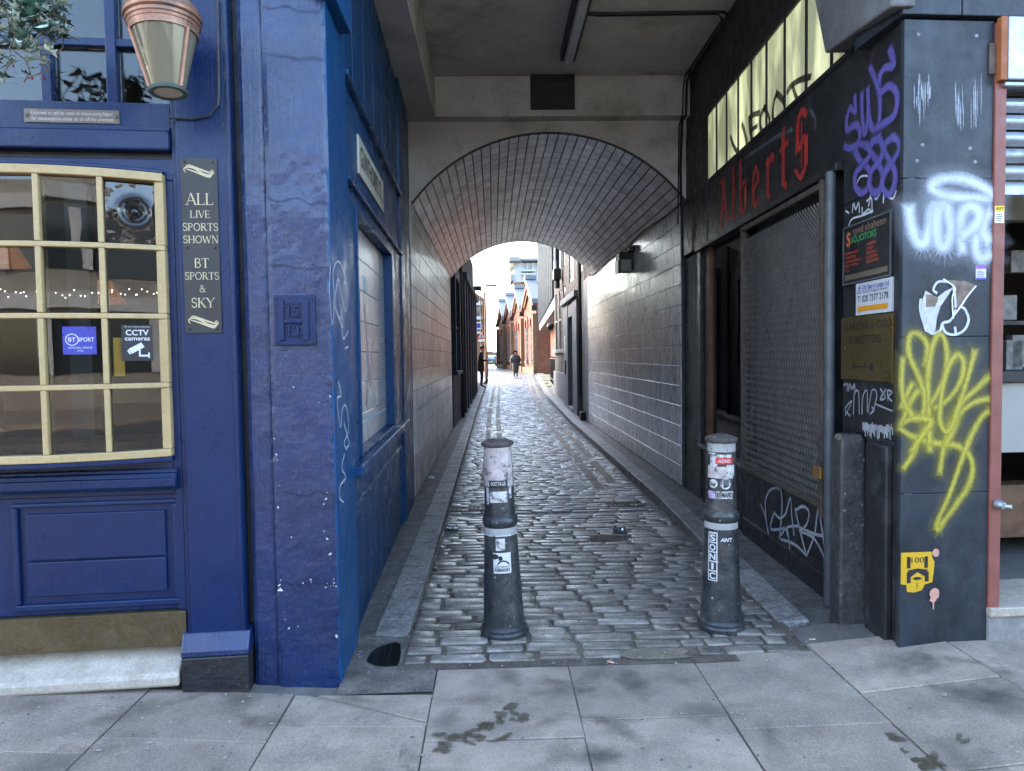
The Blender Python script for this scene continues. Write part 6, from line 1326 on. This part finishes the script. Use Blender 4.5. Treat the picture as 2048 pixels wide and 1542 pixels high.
for k, w in enumerate(wins):
    m = MB(); a = [(w-.62, 1.0), (w+.62, 1.0)] + [(w+.62*math.cos(t*math.pi/10), 3.75+.62*math.sin(t*math.pi/10)) for t in range(11)]
    m.prism(GB, a, -.12, -.09); m.build('window', m_winddk, gb)
    m = MB(); [m.box(GB, w-.55+j*.36, w-.51+j*.36, 1.1, 4.1, -.09, -.06) for j in range(4)]; [m.box(GB, w-.6, w+.6, v, v+.04, -.09, -.055) for v in (1.8, 2.5, 3.2)]; m.build('window_bars', m_zinc, gb)
    m = MB(); ins = [(math.cos(t*math.pi/12), math.sin(t*math.pi/12)) for t in range(13)]
    for (c0, s0), (c1_, s1_) in zip(ins[:-1], ins[1:]): m.prism(GB, [(w+.64*c0, 3.75+.64*s0), (w+.95*c0, 3.75+.95*s0), (w+.95*c1_, 3.75+.95*s1_), (w+.64*c1_, 3.75+.64*s1_)], -.1, .06)
    m.build('window_arch', M('arch_brick_%d' % k, (.30, .09, .05), .85), gb); fbox('window_sill', GB, w-.7, w+.7, .84, .99, -.1, .12, m_concrete, gb, 0)
for k in range(NG+1):
    u = k*gw; fbox('buttress', GB, max(0, u-.3), min(LN, u+.3), -.2, 4.6, -.1, .22, m_buff, gb, .02); fbox('hopper_head', GB, max(0, u-.18), min(LN, u+.18), 4.8, 5.2, -.1, .3, m_cablk, gb, .03)
fbox('plinth', GB, 0, LN, -.2, .5, -.1, .12, m_buff, gb, .01)
for k in range(NG):
    u = k*gw; c = u+gw/2
    m = MB(); m.prism(GB, [(u, 5.30), (u, 5.50), (c, 7.36), (c, 7.16)], -8, -.62); m.build('roof_slope', m_slate, gb)
    m = MB(); m.prism(GB, [(c, 7.16), (c, 7.36), (u+gw, 5.50), (u+gw, 5.30)], -8, -.62); m.build('roof_slope', m_slate, gb)
    m = MB(); m.prism(GB, [(c, 7.25), (c, 7.62), (u+gw-.1, 5.72), (u+gw-.1, 5.38)], -.6, .28); m.build('flashing', m_zinc, gb)
    for sgn in (-1, 1):
        m = MB(); pts = [(c+sgn*gw/2*.96, 5.42), (c+sgn*gw/2*.96, 5.05), (c, 6.85), (c, 7.22)]; pts = pts if sgn < 0 else pts[::-1]; m.prism(GB, pts, -.1, .18); m.build('gable_coping', m_brickorj, gb)
        m = MB(); pts = [(c+sgn*gw/2*.62, 5.5), (c+sgn*gw/2*.62, 5.3), (c, 6.4), (c, 6.6)]; pts = pts if sgn < 0 else pts[::-1]; m.prism(GB, pts, -.1, .10); m.build('gable_course', m_buff, gb)
    fbox('ridge_block', GB, c-.4, c+.4, 7.5, 7.82, -.6, .3, m_zinc, gb, .02)
fbox('end_wall', Fr(GB(LN+.01, 0, -.2), (.98, -.1, 0)), 0, 6, -.3, 5.3, -1, 0, m_brickorj, gb, 0)
# tower behind
tw_ = thing('apartment_tower', 'white and buff apartment tower with curved balconies behind the gables', 'building', (6, 112, 0))
TF = Fr((0, 110, 0), (1, 0, 0))
def tu(x): return (x-985)/FPX*110
def tz(y): return 1.55 + (712-y)/FPX*110
fbox('brick_shaft', TF, tu(1029), tu(1100), -.5, tz(566), -9, 0, m_brickbuffj, tw_, 0); brick_skin(TF, tu(1029), tu(1075), tz(640), tz(567), 0, (), .8, .32, .05).build('brickwork', m_brickbuffj, tw_, kind='stuff')
fbox('white_core', TF, tu(1029), tu(1046), tz(566)+.01, tz(525), -9, .02, m_towerw, tw_, 0); fbox('glazed_face', TF, tu(1046)+.01, tu(1082), tz(578), tz(527), -9, -.4, M('tower_glass', (.30, .33, .33), .1, var=.4, vs=.4), tw_, 0)
for x in (1048, 1057, 1068, 1078): fbox('window_mullion', TF, tu(x)-.1, tu(x)+.1, tz(578), tz(527), -.4, -.1, m_towerw, tw_, 0)
for y in (544, 551, 565): fbox('balcony_rail', TF, tu(1045), tu(1072), tz(y)-.1, tz(y)+.1, -.4, .8, m_towerw, tw_, 0)
fbox('roof_slab', TF, tu(1026), tu(1085), tz(525)+.01, tz(520), -9, 1.2, m_towerg, tw_, 0); fbox('balcony', TF, tu(1020), tu(1042), tz(527), tz(519)+.01, -6, 2.0, m_towerg, tw_, 0); fbox('balcony', TF, tu(1022), tu(1029)-.02, tz(538), tz(529), -6, 1.2, M('warm_balcony', (.5, .42, .3), .7), tw_, 0); fbox('balcony', TF, tu(1023), tu(1029)-.02, tz(564), tz(551), -6, 1.2, m_towerg, tw_, 0)
# low roof with skylights closing the view
lr = thing('low_roofed_building', 'low building with dark sloping roof and two skylights closing the alley', 'building', (1, 128, 0)); LRF = Fr((0, 126, 0), (1, 0, 0))
def lu(x): return (x-985)/FPX*126
def lz(y): return 1.55 + (712-y)/FPX*126
fbox('wall', LRF, lu(960), lu(1010), -.5, lz(703), -8, 0, m_buff, lr, 0)
m = MB(); m.prism(Fr(LRF(lu(960), 0, 0), LRF.n, (0, 0, 1)), [(.6, lz(705)), (.6, lz(703)), (-9, lz(664)), (-9, lz(667))], 0, lu(1010)-lu(960)); m.f = [f[::-1] for f in m.f]; m.build('roof', M('dark_tile_roof', (.13, .10, .095), .8), lr)
sl_ = Vector((0, 9.6, lz(664)-lz(703))).normalized(); SK = Fr(LRF(0, lz(703), .6), (1, 0, 0), sl_)
for x in (988, 994.5): fbox('skylight', SK, lu(x), lu(x+4.6), 1.6, 4.0, .02, .14, m_towerw, lr, 0)
fbox('eaves_band', LRF, lu(985), lu(998), lz(706), lz(703.4), .61, .8, m_towerw, lr, 0)
# left beyond: brick house, balconies, lamp, signs
hs = thing('brick_house', 'pale brick house with white balconies beyond the pub on the left', 'building', (-4, 74, 0)); HF = Fr((0, 72, 0), (1, 0, 0))
def hu(x): return (x-985)/FPX*72
def hzz(y): return 1.55 + (712-y)/FPX*72
fbox('wall', HF, -9, hu(968), -.5, hzz(600), -14, 0, m_brickbuffj, hs, 0); m = MB(); m.prism(HF, [(-9, hzz(600)), (hu(968), hzz(600)), (hu(968), hzz(596)), (hu(953), hzz(586)), (-9, hzz(586))], -14, .1); m.build('roof', m_brickorj, hs)
for y0, y1 in ((612, 605), (640, 634), (668, 664)): fbox('balcony', HF, hu(940), hu(966), hzz(y0), hzz(y1), 0, 1.3, m_towerw, hs, 0)
for y0, y1 in ((632, 614), (660, 642)): fbox('window', HF, hu(951), hu(962), hzz(y0), hzz(y1), 0, .06, m_winddk, hs, 0)
fbox('chimney', HF, hu(968)+.01, hu(971), 0, hzz(584), -2, -.5, m_brickorj, hs, 0)
gw_ = thing('garden_wall', 'low mossy stock brick wall behind the man on the left', 'wall', (-1.5, 33, 0)); WF = Fr((-.95, 28.2, 0), (-.05, 8, 0)); fbox('wall_core', WF, 0, 8, -.1, 2.3, -.4, -.02, m_mort2, gw_, 0); brick_skin(WF, 0, 8, .1, 2.3, -.02).build('brickwork', M('yellow_stock_brick', (.24, .17, .09), .85, rnd=.3, island=True), gw_, kind='stuff'); fbox('coping', WF, 0, 8, 2.301, 2.4, -.45, .05, m_moss, gw_, .01)
def pxw(x, Y): return (x-985)/FPX*Y
lx = pxw(972, 46); lamp = thing('street_lamp', 'tall slim street lamp column behind the man on the left', 'lamp', (lx, 46, .2))
m = MB(); m.tube([(lx, 46, .2), (lx, 46, 1.6)], .13, 10); m.tube([(lx, 46, 1.6), (lx, 46, 6.0)], [.085, .06], 10); m.build('column', M('rusty_brown_column', (.16, .08, .045), .6), lamp); m = MB(); m.tube([(lx, 46, 5.95), (lx+.15, 46, 6.02)], .03, 6); m.build('arm', m_greymetal, lamp); fbox('lamp_head', WORLD, lx+.03, lx+.75, 45.85, 46.15, 5.98, 6.10, m_cablk, lamp, .03)
sx = pxw(963, 40); sp = thing('sign_post', 'thin post with blue plate and red triangle warning sign', 'sign', (sx, 40, .2))
m = MB(); m.tube([(sx, 40, .2), (sx, 40, 5.2)], .035, 8); m.build('post', m_cablk, sp); SF = Fr((sx, 39.95, 0), (1, 0, 0))
fbox('blue_plate', SF, -.30, .02, 3.05, 3.45, .0, .02, m_white, sp, 0); fbox('blue_panel', SF, -.26, -.02, 3.12, 3.38, .021, .03, m_sticker_blue, sp, 0)
m = MB(); m.prism(SF, [(-.20, 2.55), (.24, 2.55), (.02, 2.95)], 0, .02); m.build('triangle_plate', m_redst, sp); m = MB(); m.prism(SF, [(-.12, 2.60), (.16, 2.60), (.02, 2.86)], .021, .03); m.build('triangle_face', m_white, sp); fbox('pictogram', SF, -.03, .07, 2.62, 2.74, .031, .036, m_black, sp, 0); fbox('lower_plate', SF, -.17, .21, 2.36, 2.5, 0, .02, m_white, sp, 0)
m = MB(); m.tube([(sx, 40, 5.0), (sx+.42, 40, 5.0)], .02, 6); m.build('bracket', m_cablk, sp)
# parked car
cx_, cy0 = -.25, 100.0; cz = .16
car = thing('parked_car', 'dark hatchback parked far down the alley', 'car', (cx_, cy0, cz))
side = [(0, .35), (.05, .75), (.25, .95), (.75, 1.42), (1.9, 1.48), (2.9, 1.0), (3.8, .85), (3.95, .45), (3.9, .25), (.1, .25)]
m = MB(); rg = []
for x, ins in ((-.85, .12), (-.78, 0), (.78, 0), (.85, .12)): rg.append([(cx_+x*(1-.18*max(0, (z-.9))/.6), cy0+y*(1-ins*.05)+ins, cz+z-ins*.2) for y, z in side])
m.loft(rg); m.build('body', M('dark_car_paint', (.03, .04, .045), .25, coat=.6), car, bevel=.04)
m = MB(); m.face([(cx_-.55, cy0+.30, cz+.98), (cx_+.55, cy0+.30, cz+.98), (cx_+.46, cy0+.70, cz+1.38), (cx_-.46, cy0+.70, cz+1.38)]); m.v = [(a, b-.04, c) for a, b, c in m.v]; m.build('rear_window', M('car_glass', (.25, .3, .32), .08), car)
for s in (-1, 1):
    fbox('tail_light', WORLD, cx_+s*.72-.09, cx_+s*.72+.09, cy0-.03, cy0+.1, cz+.72, cz+.92, m_redst, car, .01)
    for yy in (.7, 3.2): MB().lathe((cx_+s*.70, cy0+yy, cz+.3), [(.3, -.1), (.3, .1)], 18, axis=(1, 0, 0)).build('wheel', m_cablk, car)
fbox('number_plate', WORLD, cx_-.26, cx_+.26, cy0-.03, cy0+.0, cz+.5, cz+.61, M('yellow_plate', (.7, .5, .05), .5), car, 0)

# ================================================================== PEOPLE
def skin_mesh(name, J, E, mats, pick, parent=None, sub=2, loc=(0, 0, 0)):
    """J: name -> (x,y,z,r); one continuous skinned surface; pick(co) gives the material index"""
    keys = list(J); me = bpy.data.meshes.new(name); me.from_pydata([J[k][:3] for k in keys], [(keys.index(a), keys.index(b)) for a, b in E], [])
    ob = bpy.data.objects.new(name, me); COL.objects.link(ob)
    sk = ob.modifiers.new('skin', 'SKIN'); sk.use_smooth_shade = True
    for i, k in enumerate(keys):
        v = me.skin_vertices[0].data[i]; r = J[k][3]; v.radius = r if isinstance(r, tuple) else (r, r); v.use_root = (i == 0)
    ob.modifiers.new('sub', 'SUBSURF').levels = sub
    dg = bpy.context.evaluated_depsgraph_get(); nm = bpy.data.meshes.new_from_object(ob.evaluated_get(dg)); bpy.data.objects.remove(ob)
    nm.name = name; nm.materials.clear(); [nm.materials.append(x) for x in mats]
    for p in nm.polygons: p.material_index = pick(p.center); p.use_smooth = True
    o = bpy.data.objects.new(name, nm); link(o, parent, Vector(loc)); return o
def face_bits(par, head, fwd, r=.1):
    h = Vector(head); f = Vector(fwd).normalized(); s = f.cross(Vector((0, 0, 1))).normalized(); u = s.cross(f)
    m = MB(); m.lathe(h + f*r*.85 - u*r*.15, [(.018, 0), (.014, .02), (.004, .032)], 8, axis=f - u*.2); m.build('nose', m_skin, par)
    m = MB(); [m.lathe(h + f*r*.88 + s*q*.034 + u*.01, [(.001, -.008), (.011, 0), (.001, .008)], 8) for q in (-1, 1)]; m.build('eye', m_hair, par)
    m = MB(); m.lathe(h + f*r*.86 - u*.06, [(.02, -.003), (.022, .003)], 8, axis=f); m.build('mouth', M('lips', (.4, .16, .13), .5), par)
    m = MB(); [m.lathe(h + s*q*r*.8 - u*.01, [(.001, -.028), (.016, -.008), (.018, .012), (.001, .03)], 8) for q in (-1, 1)]; m.build('ear', m_skin, par)
# man looking down at his phone, facing right
mp_ = (-.47, 29.5, zfoot(29.5)+.005); man = thing('person', 'man in a long black coat looking down at a phone on the left footway', 'person', mp_)
def jm(d): return {k: (v[0]*1.0, v[1], v[2], v[3]) for k, v in d.items()}
J = dict(pelvis=(0, 0, .95, (.15, .11)), waist=(-.01, 0, 1.12, (.14, .105)), chest=(.0, 0, 1.34, (.16, .12)), neck=(.035, 0, 1.50, .055), head0=(.065, 0, 1.57, .075), head=(.085, 0, 1.65, (.095, .085)), top=(.075, 0, 1.72, .07),
 shL=(.0, .18, 1.42, .06), elL=(.03, .22, 1.14, .047), wrL=(.24, .10, 1.14, .032), haL=(.30, .06, 1.17, .034), shR=(.0, -.18, 1.42, .06), elR=(.03, -.22, 1.14, .047), wrR=(.24, -.10, 1.14, .032), haR=(.30, -.06, 1.17, .034),
 hiL=(0, .09, .88, .092), knL=(.02, .10, .50, .062), anL=(-.02, .10, .10, .045), toL=(.14, .11, .045, .04), hiR=(0, -.09, .88, .092), knR=(.03, -.10, .50, .062), anR=(.0, -.10, .10, .045), toR=(.16, -.11, .045, .04))
E_ = [('pelvis', 'waist'), ('waist', 'chest'), ('chest', 'neck'), ('neck', 'head0'), ('head0', 'head'), ('head', 'top')] + [(a+s, b+s) for s in 'LR' for a, b in (('sh', 'el'), ('el', 'wr'), ('wr', 'ha'), ('hi', 'kn'), ('kn', 'an'), ('an', 'to'))] + [('chest', 'shL'), ('chest', 'shR'), ('pelvis', 'hiL'), ('pelvis', 'hiR')]
def pk(c): return 1 if c.z > 1.5 or (c.x > .26 and 1 < c.z < 1.3) else (2 if c.z < .09 else 0)
skin_mesh('body', J, E_, [m_trouser, m_skin, m_shoe], pk, man, loc=mp_)
Jc = {k: (v[0], v[1], v[2], tuple(x*1.16 for x in v[3]) if isinstance(v[3], tuple) else v[3]*1.28) for k, v in J.items() if k in ('pelvis', 'waist', 'chest', 'shL', 'elL', 'wrL', 'shR', 'elR', 'wrR')}
Jc['hem'] = (-.01, 0, .66, (.19, .165)); Jc['pelvis'] = (0, 0, .95, (.185, .15)); Jc['collar'] = (.02, 0, 1.47, .075)
skin_mesh('coat', Jc, [('pelvis', 'waist'), ('waist', 'chest'), ('chest', 'collar'), ('chest', 'shL'), ('chest', 'shR'), ('pelvis', 'hem')] + [(a+s, b+s) for s in 'LR' for a, b in (('sh', 'el'), ('el', 'wr'))], [m_coatblk], lambda c: 0, man, loc=mp_)
hd = Vector(mp_) + Vector((.075, 0, 1.66))
m = MB(); n1, n2 = 10, 14; rg = []
for a in range(n1+1):
    th = math.pi*.62*a/n1; rg.append([hd + Vector((-.012 + .108*math.sin(th)*math.cos(p)*(1 if math.cos(p) < .2 else .86), .098*math.sin(th)*math.sin(p), .025 + .098*math.cos(th) - (.05*max(0, -math.cos(p))*a/n1))) + Vector((random.uniform(-.006, .006), 0, random.uniform(-.006, .006))) for p in [2*math.pi*j/n2 for j in range(n2)]])
m.loft(rg[1:], True, False); m.build('hair', m_hair, man, smooth=True)
face_bits(man, hd + Vector((.0, 0, -.02)), (1, 0, -.35), .1)
fbox('phone', Fr(Vector(mp_)+Vector((.33, -.04, 1.16)), (0, 1, 0), (.5, 0, .85)), 0, .075, 0, .15, -.005, .005, m_black, man, .003)
m = MB(); m.prism(Fr(Vector(mp_)+Vector((.155, -.05, 1.22)), (0, 1, 0), (-.3, 0, .95)), [(.02, 0), (.08, 0), (.10, .24), (0, .24)], -.01, .012); m.build('shirt_front', m_shirt, man)
for s, hy in (('L', .06), ('R', -.06)):
    for f in range(4):
        b0 = Vector(mp_) + Vector((.30, hy - .02 + f*.013, 1.17)); m = MB(); m.tube([b0, b0 + Vector((.03, 0, .022)), b0 + Vector((.045, .01 if hy < 0 else -.01, .05))], [.009, .008, .006], 6); m.build('finger', m_skin, man)
    b0 = Vector(mp_) + Vector((.29, hy*.6, 1.19)); m = MB(); m.tube([b0, b0 + Vector((.02, 0, .04))], [.01, .007], 6); m.build('thumb', m_skin, man)
# woman in hooded long puffer, walking towards us
wp = (pxw(1031, 46), 46.0, zroad(46)+.015); wo = thing('person', 'person in a hooded long dark puffer coat walking down the cobbles', 'person', wp)
J = dict(pelvis=(0, 0, .92, (.17, .13)), waist=(0, 0, 1.08, .14), chest=(0, 0, 1.28, (.17, .12)), neck=(0, -.02, 1.42, .06), head0=(0, -.03, 1.49, .075), head=(0, -.04, 1.56, .09), top=(0, -.03, 1.62, .07),
 shL=(.19, 0, 1.35, .065), elL=(.25, .03, 1.10, .05), wrL=(.20, -.10, .93, .036), haL=(.17, -.14, .88, .036), shR=(-.19, 0, 1.35, .065), elR=(-.25, .03, 1.10, .05), wrR=(-.20, -.08, .90, .036), haR=(-.17, -.10, .85, .036),
 hiL=(.09, 0, .86, .095), knL=(.09, -.06, .48, .065), anL=(.09, .0, .10, .05), toL=(.09, -.12, .045, .042), hiR=(-.09, 0, .86, .095), knR=(-.09, .02, .48, .065), anR=(-.08, .10, .12, .05), toR=(-.08, -.01, .05, .042))
skin_mesh('body', J, E_, [m_trouser, m_skin, m_shoe], lambda c: 1 if c.z > 1.44 or (.8 < c.z < .91 and abs(c.x) > .13 and c.y < -.07) else (2 if c.z < .09 else 0), wo, loc=wp)
Jc = dict(pelvis=(0, 0, .92, (.24, .19)), waist=(0, 0, 1.10, (.215, .175)), chest=(0, 0, 1.28, (.215, .17)), collar=(0, 0, 1.42, .11), hem0=(0, 0, .60, (.235, .19)), hem=(0, 0, .24, (.19, .17)), shL=(.2, 0, 1.34, .095), elL=(.29, .03, 1.10, .10), wrL=(.215, -.09, .94, .07), shR=(-.2, 0, 1.34, .095), elR=(-.29, .03, 1.10, .10), wrR=(-.215, -.07, .91, .07))
skin_mesh('coat', Jc, [('pelvis', 'waist'), ('waist', 'chest'), ('chest', 'collar'), ('chest', 'shL'), ('chest', 'shR'), ('pelvis', 'hem0'), ('hem0', 'hem'), ('shL', 'elL'), ('elL', 'wrL'), ('shR', 'elR'), ('elR', 'wrR')], [m_puffer], lambda c: 0, wo, loc=wp)
hd = Vector(wp) + Vector((0, -.02, 1.56)); m = MB(); rg = []
for k in range(9):
    t = k/8; rg.append([hd + Vector(((.135-.02*t)*math.cos(p)*(1-.7*max(0, t-.6)/.4), -.10 + .24*t, .015 + (.155-.02*t)*math.sin(p)*(1-.6*max(0, t-.6)/.4))) for p in [2*math.pi*j/16 for j in range(16)]])
m.loft(rg, False, True); m.build('hood', m_puffer, wo, smooth=True)
face_bits(wo, hd + Vector((0, -.01, .0)), (0, -1, -.1), .1)
bag = thing('shoulder_bag', 'small black shoulder bag at the hooded walker\'s hip', 'bag', (wp[0]+.2, wp[1]-.22, wp[2]+.75)); fbox('bag_body', WORLD, wp[0]+.06, wp[0]+.34, wp[1]-.30, wp[1]-.19, wp[2]+.72, wp[2]+.92, m_black, bag, .02)
m = MB(); m.tube([Vector(wp)+Vector(q) for q in ((.10, -.25, .9), (.0, -.24, 1.15), (-.12, -.2, 1.36), (-.16, -.02, 1.45))], .01, 5); m.build('strap', m_black, bag)

# ================================================================== ACROSS THE STREET (seen only mirrored in the windows)
op = thing('opposite_building', 'plain office block across the street mirrored in the pub windows', 'building', (0, -20, 0)); OF = Fr((0, -20, 0), (-1, 0, 0))
fbox('wall', OF, -30, 30, -.3, 7.6, -6, 0, M('opposite_wall', (.30, .27, .23), .8, var=.2, vs=.5), op, 0)
for r in range(2):
    fbox('window_band', OF, -29, 29, 1.2+r*3.3, 3.1+r*3.3, 0, .05, m_winddk, op, 0); fbox('white_band', OF, -29.5, 29.5, 3.3+r*3.3, 3.8+r*3.3, 0, .3, m_towerw, op, 0)
    for k in range(20): fbox('window_mullion', OF, -28.6+k*3, -28.3+k*3, 1.2+r*3.3, 3.1+r*3.3, .051, .15, m_towerw, op, 0)
fbox('pavement_opposite', WORLD, -40, 40, -20, -14, -.3, .0, m_slab, op, 0)
